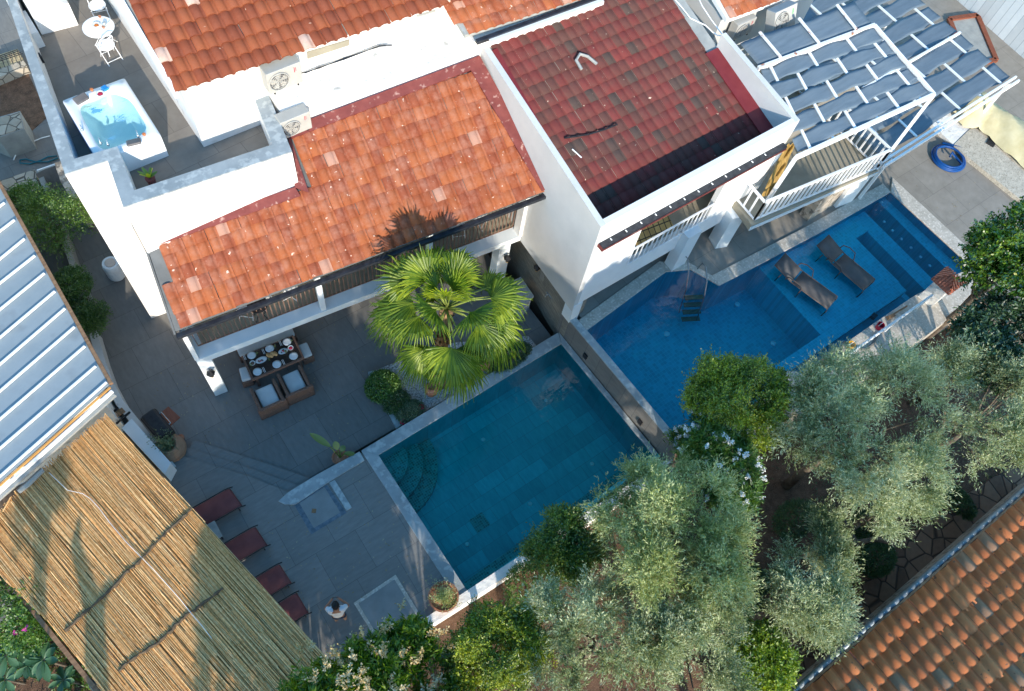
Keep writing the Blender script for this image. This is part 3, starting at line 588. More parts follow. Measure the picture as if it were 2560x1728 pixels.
# front wall pieces round the balcony opening
fy = FL.y
def fw(m, px0, px1, z0, z1, t=T_, dy=0.): m.prism([(px0, fy+dy), (px1, fy+dy), (px1, fy+t+dy), (px0, fy+t+dy)], z0, z1)
ox0 = PV((1608, 566), (0, fy), (1, fy)).x; ox1 = PV((1770, 540), (0, fy), (1, fy)).x
m = MB(); fw(m, xL(fy)+T_, xR(fy)-T_, 5.55, 6.5); fw(m, xL(fy)+T_, ox0, ZL, 5.549); fw(m, ox0, ox1, ZL, 3.3); fw(m, ox1, xR(fy)-T_, ZL, 5.549); m.build('front_wall', M['plaster_clean'], hb)
# lower storey: recessed wall, corner pier, column
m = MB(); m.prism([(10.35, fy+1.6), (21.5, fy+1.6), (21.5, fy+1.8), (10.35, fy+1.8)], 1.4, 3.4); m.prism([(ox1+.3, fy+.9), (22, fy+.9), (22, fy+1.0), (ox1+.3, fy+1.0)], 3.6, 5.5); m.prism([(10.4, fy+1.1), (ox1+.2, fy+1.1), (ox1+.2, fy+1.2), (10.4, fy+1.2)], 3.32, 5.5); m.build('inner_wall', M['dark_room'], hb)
m = MB(); m.prism([(10.4, fy+T_), (17.2, fy+T_), (17.2, fy+1.6), (10.4, fy+1.6)], ZL+.55, ZL+.8); m.build('balcony_floor', M['beige_floor'], hb)
m = MB(); q = P((1450, 806), 1.5); m.prism([(xL(fy)+.02, fy-.02), (xL(fy)+.36, fy-.02), (xL(fy)+.36, fy+.35), (xL(fy)+.02, fy+.35)], 1.45, ZL-.001); m.build('corner_pier', M['bluewhite'], hb)
q0, q1 = P((1680.5, 690), Z_B), P((1716, 676), Z_B); m = MB(); m.prism([(q0.x+.1, fy-.28), (q1.x+.12, fy-.28), (q1.x+.12, fy+.1), (q0.x+.1, fy+.1)], Z_B-.06, 3.35); m.build('column', M['bluewhite'], hb)
# roof inside the parapets
plB = Plane((10.3, fy, 5.58), (17, fy, 5.58), (10.3, fy+5, 5.58+5*.275))
mrg = lambda x, y: Vector((x, y, plB.z(x, y)))
tiles('roof', plB, mrg(xL(fy)+.3, fy+.2), mrg(xR(fy)-.4, fy+.2), [mrg(xL(fy)+.3, fy+.22), mrg(xR(fy)-.5, fy+.22), mrg(xR(yN)-.45, yN-.2), mrg(xL(yN)+.45, yN-.2)], .285, .375, .036, TILE_B, hb, jitter=.004, seed=9, thick=.022)
m = MB(); pts = [mrg(xL(fy)+.1, fy+.1), mrg(xR(fy)-.1, fy+.1), mrg(xR(yN)-.1, yN), mrg(xL(yN)+.1, yN)]; m.hexa([p-plB.n*.1 for p in pts], [p-plB.n*.004 for p in pts]); m.build('roof_deck', M['concrete'], hb)
for j, (x0f, x1f, ya, yb_) in enumerate(((lambda y: xL(y)+T_, lambda y: xL(y)+.42, fy+.18, BLp.y-.2), (lambda y: xR(y)-.66, lambda y: xR(y)-T_, fy+.18, fy+3.3))):
    q = [mrg(x0f(ya), ya), mrg(x1f(ya), ya), mrg(x1f(yb_), yb_), mrg(x0f(yb_), yb_)]; m = MB(); m.hexa([p+plB.n*.0 for p in q], [p+plB.n*(.075) for p in q]); m.build('flashing', M['red_paint_b'], hb)
# narrow tiled awning / gutter above the openings
m = MB(); a0, a1 = P((1489, 609), 5.62), P((1960, 362), 5.62); m.beam((a0.x+.05, fy-.09, 5.62), (a1.x-.02, fy-.09, 5.62), .2, .12); m.build('gutter', M['dark_metal'], hb)
m = MB(); m.beam((a0.x+.05, fy-.2, 5.575), (a1.x-.02, fy-.2, 5.575), .02, .04); m.beam((a0.x+.035, fy+.01, 5.6), (a0.x+.035, fy-.21, 5.6), .03, .11); m.build('gutter_edge', M['red_paint'], hb)
m = MB()
for i in range(12): x = a0.x+.4+i*.52; m = MB(); m.box((x, fy-.08, 5.69), (.028, .07, .015)); m.build('gutter_clip', M['white_metal'], hb)
# first balcony: yellow woven screen, railing
m = MB(); z = ZL+.82
m.prism([(ox0+.55, fy+.25), (ox0+2.0, fy+.25), (ox0+2.0, fy+1.05), (ox0+.55, fy+1.05)], z, z+.05); SCR = paving('bamboo_mat', (.36, .22, .07), (.5, .33, .12), (.04, .03, .02), .2, .2, math.radians(6), 0, .018, .7, 6)
o = m.build('bamboo_mat', SCR, label='yellow bamboo mat with black grid lying on the small villa balcony', cat='mat')
o.rotation_euler = (math.radians(28), 0, 0); o.location.z += .35
railing('railing', [(ox0-.02, fy-.02), (ox1-.05, fy-.02)], 3.28, 4.15, M['white_metal'], hb, step=.19, r=.014, top=(.05, .04))
# small roof behind the villa and its gutter
he = thing('house', (12, 18, 6), 'orange tiled house roof with dark gutter just behind the red and grey roof', 'house')
pE = Plane(P((1192, 100), 7.75), P((1500, -10), 7.75), P((1192, 100), 7.75)+Vector((0, 3, .9)))
e0, e1 = pE.hit((1162, 88)), pE.hit((1520, -25))
tiles('roof', pE, e0, e1, [e0, e1, e1+Vector((0, 5, 1.5)), e0+Vector((0, 5, 1.5))], .27, .38, .05, TILE, he, jitter=.006, seed=12)
m = MB(); m.hexa([e0+Vector((0, 0, -.1)), e1+Vector((0, 0, -.1)), e1+Vector((0, 5, 1.4)), e0+Vector((0, 5, 1.4))], [e0, e1, e1+Vector((0, 5, 1.5)), e0+Vector((0, 5, 1.5))]); m.build('roof_deck', M['concrete'], he)
m = MB(); a, b = P((1190, 104), 7.7), P((1500, -8), 7.7); m.beam(a+Vector((0, -.02, 0)), b+Vector((0, -.02, 0)), .12, .1); m.build('gutter', M['dark_metal'], he)
m = MB(); m.prism([(a.x, a.y+.1), (b.x, b.y+.1), (b.x, b.y+5), (a.x, a.y+5)], 4, 7.6); m.build('wall', M['old_wash'], he)
m = MB(); m.beam(a+Vector((.35, -.14, -.06)), b+Vector((0, -.14, -.06)), .12, .12); m.build('parapet_cap', M['white_metal'], he)
# grey fibre cement sheet in the gap
m = MB(); q = [P(p, 7.3) for p in [(1203, 40), (1232, 22), (1262, 72), (1236, 84), (1214, 78)]]; m.prism([(p.x, p.y) for p in q], 7.22, 7.28)
m.build('cement_sheet', mat('corrugated_cement', (.05, .05, .05), (.12, .12, .11), 2, .9, stretch=(12, 1, 1)), label='dark corrugated cement sheet in the gap between the white roofs', cat='roof sheet')
# ---- house behind the air conditioners, top edge
hf = thing('house', (20, 14, 4), 'house with orange tiles and white eave behind the two outdoor air conditioners', 'house')
p0, p1 = P((1818, 48), 6.6), P((2080, -50), 6.6)
pF = Plane(p0, p1, p0+Vector((0, 3, 1)))
tiles('roof', pF, p0, p1, [p0+Vector((.15, .05, .02)), p1, p1+Vector((0, 5, 1.7)), p0+Vector((.15, 5, 1.7))], .27, .38, .05, TILE, hf, jitter=.006, seed=13)
m = MB(); m.hexa([p0+Vector((0, 0, -.16)), p1+Vector((0, 0, -.16)), p1+Vector((0, 5, 1.5)), p0+Vector((0, 5, 1.5))], [p0, p1, p1+Vector((0, 5, 1.66)), p0+Vector((0, 5, 1.66))]); m.build('eave', M['plaster_clean'], hf)
m = MB(); m.prism([(p0.x+.1, p0.y+.25), (p1.x, p1.y+.25), (p1.x, p1.y+4), (p0.x+.1, p0.y+4)], 1.4, 6.45); m.build('wall', M['plaster_grey'], hf)
# ================================================================ upper balcony, pergolas, right-hand terrace
ZB2 = 3.4
a, b = P((1879, 563), ZB2), P((2198, 424), ZB2)
bal = thing('balcony', (18.5, 7, 3.4), 'white railed balcony under the blue shade cloth, above the blue pool', 'balcony')
m = MB(); m.prism([(a.x, a.y), (b.x, b.y), (b.x, 10.6), (17.42, 10.6), (17.42, fy-.005), (a.x+.12, fy-.005)], ZB2-.26, ZB2); m.build('floor', M['beige_floor'], bal)
m = MB(); m.beam(a+Vector((0, -.012, -.2)), b+Vector((0, -.012, -.2)), .02, .16); m.build('fascia', M['bluewhite'], bal)
ri = lambda t: a.lerp(b, t)
pL, pR = P((1914, 508), ZB2), P((2192.4, 422.7), ZB2)
pl_, pr_ = ri(.02)+Vector((.05, .1, 0)), ri(.985)+Vector((0, .06, 0))
railing('railing', [pl_, pr_], ZB2, ZB2+.95, M['white_metal'], bal, step=.21, r=.024, top=(.08, .05))
railing('railing', [pl_, (a.x+.2, fy-.02)], ZB2, ZB2+.95, M['white_metal'], bal, step=.21, r=.024, top=(.08, .05))
railing('railing', [pr_, (b.x-.05, 9.9)], ZB2, ZB2+.95, M['white_metal'], bal, step=.21, r=.024, top=(.08, .05))
# piers below
q0, q1 = P((2090.5, 518), Z_B), P((2127.4, 503), Z_B)
m = MB(); m.prism([(q0.x, q0.y), (q1.x, q1.y-.03), (q1.x, q1.y+.5), (q0.x, q0.y+.5)], Z_B-.06, ZB2-.262); m.build('pier', M['plaster_clean'], bal)
s0 = P((2020, 553), Z_B); m = MB(); m.prism([(s0.x, q0.y+.12), (q0.x-.005, q0.y+.12), (q0.x-.005, q0.y+.5), (s0.x, q0.y+.5)], Z_B-.06, ZB2-.262); m.build('stone_panel', M['stone'], bal)
t0 = P((1815, 640), Z_B); m = MB(); m.prism([(t0.x-.1, fy-.35), (t0.x+.3, fy-.5), (t0.x+.4, fy-.1), (t0.x, fy+.1)], Z_B-.06, ZB2-.262); m.build('pier', M['bluewhite'], bal)
CLOTH = mat('blue_grey_shade_cloth', (.115, .155, .19), (.15, .195, .235), 1.4, .75, stretch=(1, 6, 1), bump=.35, bscale=5)
RUST = mat('rusty_white_paint', (.78, .78, .77), (.8, .79, .78), 4, .5, c3=(.42, .16, .07), s3=5, a3=.3)
def bil(c, s, t): return (c[0].lerp(c[1], s)).lerp(c[3].lerp(c[2], s), t)
def pergola(par, c, ns, nr, rh=.04, amp=.034, gap=.13, seed=1, over=None, skew=0):
    """c: corners near-left, near-right, far-right, far-left. shade strips woven over and under the rafters"""
    rg = np.random.default_rng(seed)
    for i in range(nr):
        s = (i+.5)/nr; m = MB(); p, q = bil(c, s, 0), bil(c, s, 1); m.beam(p, q, .085, rh); m.build('rafter', M['white_metal'] if over is None else RUST, par)
    for j in range(ns):
        t0, t1 = (j+gap*.5)/ns, (j+1-gap*.5)/ns; NX, NY = nr*8, 6; v = []; f = []
        sg = 1 if (j+skew) % 2 else -1; ph = rg.uniform(0, 6, 3)
        for y in range(NY+1):
            for x in range(NX+1):
                s = x/NX; t = t0+(t1-t0)*y/NY; p = bil(c, s, t)
                wv_ = math.cos(math.pi*(s*nr-.5)); h = sg*amp*wv_+.0
                if over is not None: h = -.10
                e_ = (y/NY-.5)*2
                h -= .012*(1-e_*e_)*(1-abs(wv_))+.006*math.sin(ph[0]+s*31+e_*2)*(1-abs(wv_))
                inw = -.035*math.sin(s*nr*math.pi+ph[2])*e_*e_*e_+.012*math.sin(ph[1]+s*40)
                p = p+(c[0]-c[3]).normalized()*inw+Vector((0, 0, h)); v.append(p)
        for y in range(NY):
            for x in range(NX): k_ = y*(NX+1)+x; f.append((k_, k_+1, k_+NX+2, k_+NX+1))
        o = link('shade_strip', v, f, CLOTH, par, smooth=True)
        sm = o.modifiers.new('solid', 'SOLIDIFY'); sm.thickness = .006
pg = thing('pergola', (19.5, 8, 3.4), 'tall white pergola woven with blue grey shade cloth over the balcony', 'pergola')
pp = Plane(P((1990, 393), 5.75), P((2333, 237), 6.1), P((1898, 170), 6.2))
c1 = [pp.hit(p) for p in [(1997, 385), (2326, 234), (2183, 68), (1900, 172)]]
pergola(pg, c1, 5, 6, seed=2)
fl, fr = pp.hit((1990, 394)), pp.hit((2335, 237)); bl_, br_ = pp.hit((1894, 172)), pp.hit((2186, 64))
for q in ((fl, fr, .1, .14), (fr, br_, .07, .12)): m = MB(); m.beam(q[0], q[1], q[2], q[3]); m.build('beam', M['white_metal'], pg)
m = MB(); m.beam(bl_, br_, .1, .14); m.build('beam', RUST, pg)
for g_, t_ in ((pL, fl), (pR, fr), (P((1893, 463), ZB2), P((1957, 370), 5.4))): m = MB(); m.beam((g_.x, g_.y, ZB2), t_, .1, .1); m.build('post', M['white_metal'], pg)
c2 = [pp.hit(p)+Vector((0, 0, .1)) for p in [(1900, 168), (2182, 62), (2135, 2), (1846, 104)]]
pergola(pg, c2, 1, 3, seed=4, over=1)
pg2 = thing('pergola', (25, 8, 1.5), 'lower white pergola with blue grey cloth strips reaching out toward the blue hose', 'pergola')
Z2 = 3.75
n0_, n1_ = P((2206, 396), Z2), P((2527, 193), Z2); c3 = [n0_, n1_, Vector((n1_.x+.05, n1_.y+6.6, Z2)), Vector((n0_.x+.05, n0_.y+6.6, Z2))]
pergola(pg2, c3, 8, 6, seed=6, skew=1)
m = MB(); m.beam(n0_+Vector((-.2, -.1, 0)), n1_+Vector((.15, -.1, 0)), .07, .13); m.build('beam', M['white_metal'], pg2)
m = MB(); m.beam(n0_+Vector((-.2, -.26, -.03)), n1_+Vector((.15, -.26, -.03)), .07, .13); m.build('beam', M['white_metal'], pg2)
m = MB(); m.beam(c3[0]+Vector((0, 2.45, .03)), c3[1]+Vector((0, 2.45, .03)), .08, .1); m.build('beam', M['white_metal'], pg2)
for x, y in ((n1_.x-.05, n1_.y-.1), (n0_.x+.4, n0_.y-.1), (n1_.x-.05, n1_.y+5)): m = MB(); m.box((x, y, (Z2+Z_B-.05)/2-.05), (.09, .09, Z2-Z_B-.05)); m.build('post', M['white_metal'], pg2)
# hammock-like dark cloth and yellow reed screen on the balcony
m = MB(); q = [P(p, 5.0) for p in [(1960, 372), (1992, 350), (2010, 375), (2026, 400), (2000, 412), (1975, 420), (1950, 455), (1935, 440)]]
NX = 14; v = []; f = []
for i in range(NX+1):
    for j in range(9):
        s, t = i/NX, j/8; p = q[0].lerp(q[1], t).lerp(q[7].lerp(q[5], t), s); v.append(p+Vector((0, 0, -1.1*s+.08*math.sin(s*17+t*5)+.1*math.sin(t*9))))
for i in range(NX):
    for j in range(8): k_ = i*9+j; f.append((k_, k_+1, k_+10, k_+9))
o = link('reed_blind', v, f, mat('golden_reed_blind', (.2, .12, .03), (.42, .27, .08), 3, .7, stretch=(9, 1, 1)), smooth=True, label='sagging golden reed blind hanging at the corner between villa and balcony', cat='blind')
# low masonry platform, rubble ramp, canvas cover, frame, hose
m = MB(); q = [P(p, 1.62) for p in [(2383, 363), (2433, 315), (2800, 560), (2800, 700)]]; m.prism([(p.x, p.y) for p in q], 1.4, 1.62)
m.build('stone_platform', mat('gritty_plaster', (.42, .38, .31), (.6, .55, .46), 6, .95, bump=1, bscale=40, c3=(.3, .27, .22), s3=25, a3=.35), label='gritty pale raised platform beside the grey paving at the right edge', cat='platform')
m = MB(); q = [P(p, 1.6) for p in [(2318, 300), (2384, 255), (2432, 314), (2383, 362)]]; m.prism([(p.x, p.y) for p in q], 1.4, 1.6); m.build('rubble_ramp', M['old_wash'], label='rough whitewashed slab at the end of the lower pergola', cat='slab')
CAN = mat('cream_canvas', (.5, .44, .25), (.62, .56, .36), 1.5, .8, bump=.6, bscale=6)
ctr = [(2362, 262), (2395, 262), (2425, 275), (2462, 292), (2500, 318), (2545, 355), (2600, 400), (2680, 465)]; wd = [.25, .8, 1.0, .75, .8, .85, .9, .9]; hh = [.2, .55, .8, .55, .6, .65, .7, .7]
v = []; f = []; NJ = 12; cp = [P(p, 1.7) for p in ctr]; CP = []
for i in range(len(cp)-1):
    for s in range(4): u = s/4; CP.append((cp[i].lerp(cp[i+1], u), wd[i]*(1-u)+wd[i+1]*u, hh[i]*(1-u)+hh[i+1]*u))
for i, (p, w_, h_) in enumerate(CP):
    d = (CP[min(i+1, len(CP)-1)][0]-CP[max(i-1, 0)][0]).normalized(); nn = Vector((-d.y, d.x, 0))
    for j in range(NJ+1):
        t = j/NJ*2-1; z = h_*(1-abs(t)**1.6)+.05*math.sin(i*1.3+t*7)+.04*math.sin(i*.6+j*1.9); v.append(p+nn*(w_*t)+Vector((0, 0, max(-.02, z))))
for i in range(len(CP)-1):
    for j in range(NJ): k_ = i*(NJ+1)+j; f.append((k_, k_+1, k_+NJ+2, k_+NJ+1))
o = link('canvas_cover', v, f, CAN, smooth=True, label='creased cream canvas draped over something long at the right edge', cat='tarpaulin')
m = MB(); q = P((2478, 357), 1.63); m.box((q.x, q.y, 1.64), (.35, .3, .03), .3); m.build('roof_slate', M['black'], label='small dark square hatch on the gritty platform', cat='hatch')
fr_ = thing('wooden_frame', P((2430, 95), 1.5), 'reddish brown wooden frame lying flat beside the pergola', 'frame')
q = [P(p, 1.56) for p in [(2373, 48), (2443, 38), (2490, 150), (2420, 165)]]
for i in range(4): m = MB(); m.beam(q[i], q[(i+1) % 4], .2, .09); m.build('rail', M['redwood'], fr_)
m = MB(); m.prism([(p.x, p.y) for p in q], 1.5, 1.53); m.build('panel', M['concrete'], fr_)
hs = MB(); c = P((2370, 398), Z_B)
pts = []
for i in range(120):
    t = i/119; an = t*2*math.pi*3.6+1.2; r = .62-.12*t+.02*math.sin(an*1.3); pts.append((c.x+r*math.cos(an)*1.02, c.y+r*math.sin(an), Z_B+.03+.03*(i//34)))
e_ = P((2395, 372), Z_B); e2 = P((2428, 398), Z_B)
hs.tube(pts+[(c.x+.15, c.y+.1, Z_B+.2), (c.x, c.y, Z_B+.12)], .042, 8); hs.tube([(c.x+.3, c.y+.62, Z_B+.1), (e_.x, e_.y, Z_B+.08), (e2.x, e2.y, Z_B+.05)], .045, 8)
hs.build('pool_hose', mat('bright_blue_hose', (.003, .05, .2), (.006, .07, .26), 3, .45), smooth=True, label='coiled bright blue pool hose on the grey paving', cat='hose')
wb = thing('house', (36, 8, 1.5), 'pale blue white boarded house with small window in the top right corner', 'house')
m = MB(); m.prism([(33.6, 12), (33.3, 3.5), (42, 3.5), (42, 12)], 1.4, 6.2); BRD = paving('white_boards', (.5, .55, .58), (.6, .64, .66), (.3, .35, .38), 8, .32, 0, 0, .012, .6, 1.5)  # white boards, light blue of the shade mixed into their colour
m.build('wall', BRD, wb)
m = MB(); m.prism([(33.0, 12.2), (33.0, 3.3), (42, 3.3), (42, 12.2)], 6.2, 6.3); m.build('roof', M['concrete'], wb)
m = MB(); m.box((33.38, 8.7, 3.9), (.12, .8, .9)); m.build('window', M['dark_metal'], wb)
# little tile-topped pillar
sh = thing('chimney', P((2350, 745), Z_B), 'small white pillar capped by a terracotta tiled pyramid roof at the pool corner', 'pillar')
zc = 2.55; q = [P(p, zc) for p in [(2368, 667), (2415.5, 706), (2371, 738.5), (2328, 699)]]; ap = P((2374, 697), zc+.25)
cc = (q[0]+q[1]+q[2]+q[3])/4; ap = Vector((cc.x, cc.y, zc+.32))
m = MB(); ins = [cc.lerp(p, .72) for p in q]; m.prism([(p.x, p.y) for p in ins], 1.3, zc-.02); m.build('body', M['old_wash'], sh)
m = MB()
for i in range(4):
    A_, B_ = q[i], q[(i+1) % 4]; nn = ((B_-A_).cross(ap-A_)).normalized(); nn = nn if nn.z > 0 else -nn
    N_ = 8
    for s in range(N_):
        for h0, h1, up0 in ((s/N_, (s+.55)/N_, .035), ((s+.55)/N_, (s+1)/N_, 0.)):
            a0, a1 = A_.lerp(B_, h0), A_.lerp(B_, h1); m0, m1 = A_.lerp(B_, h0).lerp(ap, 0), A_.lerp(B_, h1)
            mid = .5; t0 = 1-abs(2*h0-1); t1 = 1-abs(2*h1-1); b0 = a0.lerp(ap+(a0-(A_+B_)/2)*.0, 0)
            # ribs run straight up the slope, cut by the hips
            up = (ap-(A_+B_)/2); f0_, f1_ = a0+up*t0, a1+up*t1
            m.add([a0+nn*up0, a1+nn*up0, f1_+nn*up0, f0_+nn*up0, a0-nn*.03, a1-nn*.03, f1_-nn*.03, f0_-nn*.03], [(0, 1, 2, 3), (0, 4, 5, 1), (1, 5, 6, 2), (3, 7, 4, 0)])
m.build('roof', mat('salmon_tile', (.48, .15, .09), (.58, .21, .13), 5, .7), sh)
# rope rail along the south coping
rr = thing('rope_rail', P((2200, 830), Z_B), 'white twisted rope rail running along the beige coping of the blue pool', 'railing')
ra, rb = P((2332, 737), 2.3), P((2066, 926), 2.3); m = MB(); pts = []
for i in range(60):
    t = i/59; p = ra.lerp(rb, t); pts.append(p)
m.tube(pts, [.035+.014*(i % 2) for i in range(60)], 8); m.build('rope', M['white_metal'], rr, smooth=True)
for t in (.02, .35, .68, .98): p = ra.lerp(rb, t); m = MB(); m.tube([(p.x, p.y, Z_B), (p.x, p.y, 2.32)], .025, 8); m.build('post', M['white_metal'], rr)
m = MB(); pts = [P(p, Z_B+.03) for p in [(2060, 890), (2082, 897), (2104, 888), (2102, 868), (2112, 855), (2128, 858), (2140, 872), (2165, 873), (2182, 860), (2196, 835)]]; m.tube(pts, .045, 8)
m.build('vacuum_hose', mat('grey_hose', (.10, .1, .1), (.16, .16, .155), 5, .5), smooth=True, label='grey vacuum hose snaking along the coping below the rope rail', cat='hose')
def bucket(px, z, col, lab, nm='bucket', r=.12, h=.22):
    p = P(px, z); t = thing(nm, p, lab, nm.replace('_', ' '))
    m = MB(); m.lathe((p.x, p.y, z), [(r*.8, 0), (r, h), (r*.93, h), (r*.74, .02)], 18); m.build('body', col, t, smooth=False)
    m = MB(); m.tube([(p.x+r*math.cos(u), p.y+.02, z+h+r*.5*math.sin(u)) for u in [math.pi*i/8 for i in range(9)]], .008, 5); m.build('handle', M['white_metal'], t)
RED = mat('red_plastic', (.42, .02, .05), (.5, .03, .07), 4, .4); YEL = mat('yellow_plastic', (.6, .3, .01), (.66, .36, .02), 4, .4)
bucket((2195, 820), Z_B, RED, 'red bucket beside the rope rail, nearer the tiled pillar'); bucket((2122, 868), Z_B, YEL, 'yellow bucket inside the loop of the grey hose'); bucket((2052, 915), Z_B, RED, 'red bucket at the lower end of the rope rail')
m = MB(); a, b = P((2223, 792), Z_B+.06), P((2268, 765), Z_B+.1); m.beam(a, b, .05, .04); m.beam(a+Vector((-.12, .0, 0)), a+Vector((.2, -.05, .02)), .12, .05); m.build('pool_brush', M['wood'], label='long handled brush lying on the coping near the tiled pillar', cat='brush')
m = MB(); p = P((2180, 795), 1.2); m.box((p.x, p.y, 1.31), (.2, .16, .12), .2); m.build('skimmer_box', M['black'], label='small black box on the blue bench lip of the pool', cat='box')
# ================================================================ shed, reed canopy and alley on the left
shd = thing('shed', (-4, 15, 0), 'shed with pale blue corrugated metal roof and white ribs at the left edge', 'shed')
zsr = 3.0
rp = lambda px: P(px, zsr)
RR = [(-40, 397), (50, 560), (272, 962), (-10, 1214), (-260, 1430), (-420, 700)]
m = MB(); m.ppx(RR, zsr, zsr-.05); MET = mat('galvanised_roof', (.235, .285, .315), (.28, .33, .36), 1.2, .6, metal=.0, c3=(.215, .255, .28), s3=1.2, a3=.3, spec=.3)
o = m.build('roof', MET, shd)
e0 = [(63, 600), (89, 642), (113, 686), (139, 731), (164, 774), (188, 820), (214, 868), (241, 918), (268, 958)]; l0 = [(0, 652), (0, 712), (0, 778), (0, 848), (0, 915), (0, 982), (0, 1052), (0, 1125), (0, 1195)]
for (rx, ry), (lx, ly) in zip([(13, 510), (38, 553)]+e0, [(0, 520), (0, 582)]+l0):
    a, b = rp((rx, ry)), rp((lx, ly)); d = (b-a).normalized(); b = a+d*5.5
    m = MB(); m.beam(a+Vector((0, 0, .05)), b+Vector((0, 0, .05)), .045, .06); m.build('rib', M['plaster_clean'], shd)
m = MB(); a, b = rp((274, 966)), rp((-60, 1262)); m.beam(a+Vector((0, -.02, -.03)), b+Vector((0, -.02, -.03)), .04, .05); m.build('verge_board', mat('orange_wood', (.5, .24, .06), (.6, .32, .1), 3, .6), shd)
m = MB(); m.beam(a+Vector((0, -.11, -.1)), b+Vector((0, -.11, -.1)), .07, .08); m.build('fascia', M['white_metal'], shd)
m = MB(); m.beam(a+Vector((0, -.18, -.2)), b+Vector((0, -.18, -.2)), .09, .08); m.build('beam', M['concrete'], shd)
m = MB(); m.prism([(-2.1, 11.9), (-2.1, 10.0), (-9, 8.9), (-9, 12)], -.1, .03); m.build('earth_strip', mat('brown_earth_floor', (.09, .07, .055), (.13, .10, .08), 3, .95), kind='structure')
a = rp((48, 560)); m = MB(); q0, q1 = rp((-42, 395)), rp((273, 962)); m.beam(q0+Vector((.05, 0, -.02)), q1+Vector((.05, 0, -.02)), .09, .1); m.build('gutter', M['wood'], shd)
m = MB(); m.prism([(-2.35, 12.0), (-2.35, 22), (-9, 22), (-9, 12.0)], -.05, zsr-.06); m.build('wall', M['old_wash'], shd)
# reed canopy
rc = thing('canopy', (-3, 6, 0), 'golden reed canopy over the deck loungers with tree shadows falling across it', 'canopy')
ZC = 2.4
REED = leaf_mat('reed_cane', [(.42, .20, .07), (.74, .39, .14), (.93, .57, .23), (.94, .68, .36)], trans=.0, rough=.5, gloss=.03, nscale=14)
poly = [P(p, ZC) for p in [(270, 1040), (478, 1271), (765, 1588), (900, 1737), (860, 1800), (300, 1800), (222, 1681), (164, 1612), (115, 1548), (0, 1440), (-60, 1380), (-60, 1340), (0, 1284), (115, 1172)]]
base_a, base_b = P((268, 1040), ZC), P((765, 1588), ZC); dr = (base_b-base_a).normalized(); dn = Vector((-dr.y, dr.x, 0))
if dn.x > 0: dn = -dn
pu = [((p-base_a).dot(dr), (p-base_a).dot(dn)) for p in poly]
def spans(w_):
    xs_ = []
    for i in range(len(pu)):
        (x1, y1), (x2, y2) = pu[i], pu[(i+1) % len(pu)]
        if (y1 > w_) != (y2 > w_): xs_.append(x1+(w_-y1)*(x2-x1)/(y2-y1))
    return sorted(xs_)
rg = np.random.default_rng(21); wmax = max(p[1] for p in pu); V_ = []
m = MB(); w_ = .0
while w_ < wmax:
    ss = spans(w_+.001)
    for a_, b_ in zip(ss[::2], ss[1::2]):
        x = a_-rg.uniform(0, .12)
        while x < b_+.0:
            L = rg.uniform(1.2, 3.4); x1 = min(x+L, b_+rg.uniform(-.02, .1)); ang = rg.normal(0, .006)
            off = rg.normal(0, .008); h = rg.uniform(-.02, .035)
            p = base_a+dr*x+dn*(w_+off); q = base_a+dr*x1+dn*(w_+off+ang*(x1-x)); r = rg.uniform(.006, .0105)
            mid = (p+q)/2+Vector((0, 0, h+rg.normal(0, .006)))
            m.tube([p+Vector((0, 0, h)), mid, q+Vector((0, 0, h+rg.normal(0, .006)))], r, 4); x = x1-rg.uniform(.0, .1)
            if x1 >= b_: break
    w_ += rg.uniform(.009, .0145)
o = m.build('reed_mat', REED, rc)
m = MB(); m.prism([(p.x, p.y) for p in poly], ZC-.09, ZC-.055); m.build('backing', mat('shade_backing', (.22, .14, .055), (.32, .21, .09), 8, .9, stretch=(8, 1, 1)), rc)
for w2 in (.05, 2.0, 4.0):
    a_, b_ = base_a+dn*w2+dr*.2, base_a+dn*w2+dr*8.6; m = MB(); m.beam(a_+Vector((0, 0, -.17)), b_+Vector((0, 0, -.17)), .1, .12); m.build('rail', M['wood'], rc)
for s, w2 in ((.4, .1), (4.0, .1), (8.0, .1), (.4, 3.9), (8, 3.9)): p = base_a+dr*s+dn*w2; m = MB(); m.box((p.x, p.y, ZC/2-.12), (.1, .1, ZC-.24)); m.build('post', M['wood'], rc)
STRAND = mat('dark_twisted_tie', (.07, .05, .035), (.14, .1, .06), 10, .9)  # dark bumpy strands in two diagonals over the reeds
for pts in ([(1255, 372), (1190, 440), (1100, 520), (1030, 590), (960, 670), (900, 730), (820, 800), (740, 890), (650, 970), (560, 1050), (480, 1130), (410, 1192)], [(1460, 895), (1350, 985), (1250, 1050), (1180, 1105), (1110, 1180), (1040, 1250), (930, 1320), (840, 1375), (760, 1452)]):
    q = [P(k('L0', *p), ZC+.05) for p in pts]; Q_ = []
    for i in range(len(q)-1):
        for s in range(5): Q_.append(q[i].lerp(q[i+1], s/5)+Vector((rg.normal(0, .012), rg.normal(0, .012), 0)))
    m = MB(); m.tube(Q_, [abs(rg.normal(.022, .012))+.012 for _ in Q_], 6); m.build('tie', STRAND, rc)
m = MB(); m.tube([P(k('L0', *p), ZC+.07) for p in [(320, 140), (440, 255), (540, 278), (590, 310), (650, 375), (720, 470), (830, 600), (930, 700), (1010, 780), (1100, 880), (1180, 970), (1250, 1060), (1320, 1140), (1385, 1225)]], .008, 5); m.build('cord', M['old_wash'], rc)
m = MB(); m.tube([P(k('L0', *p), ZC+.09) for p in [(120, 265), (180, 215), (280, 120)]], [.07, .08, .07], 7); m.build('driftwood_log', M['concrete'], label='grey log lying on the top edge of the reed canopy', cat='log')
m = MB()
for p, q in (((18, 395), (70, 300)), ((75, 330), (250, 560)), ((0, 420), (120, 560)), ((95, 260), (300, 520))): m.tube([P(k('L0', *p), ZC+.08), P(k('L0', *q), ZC+.06)], .018, 5)
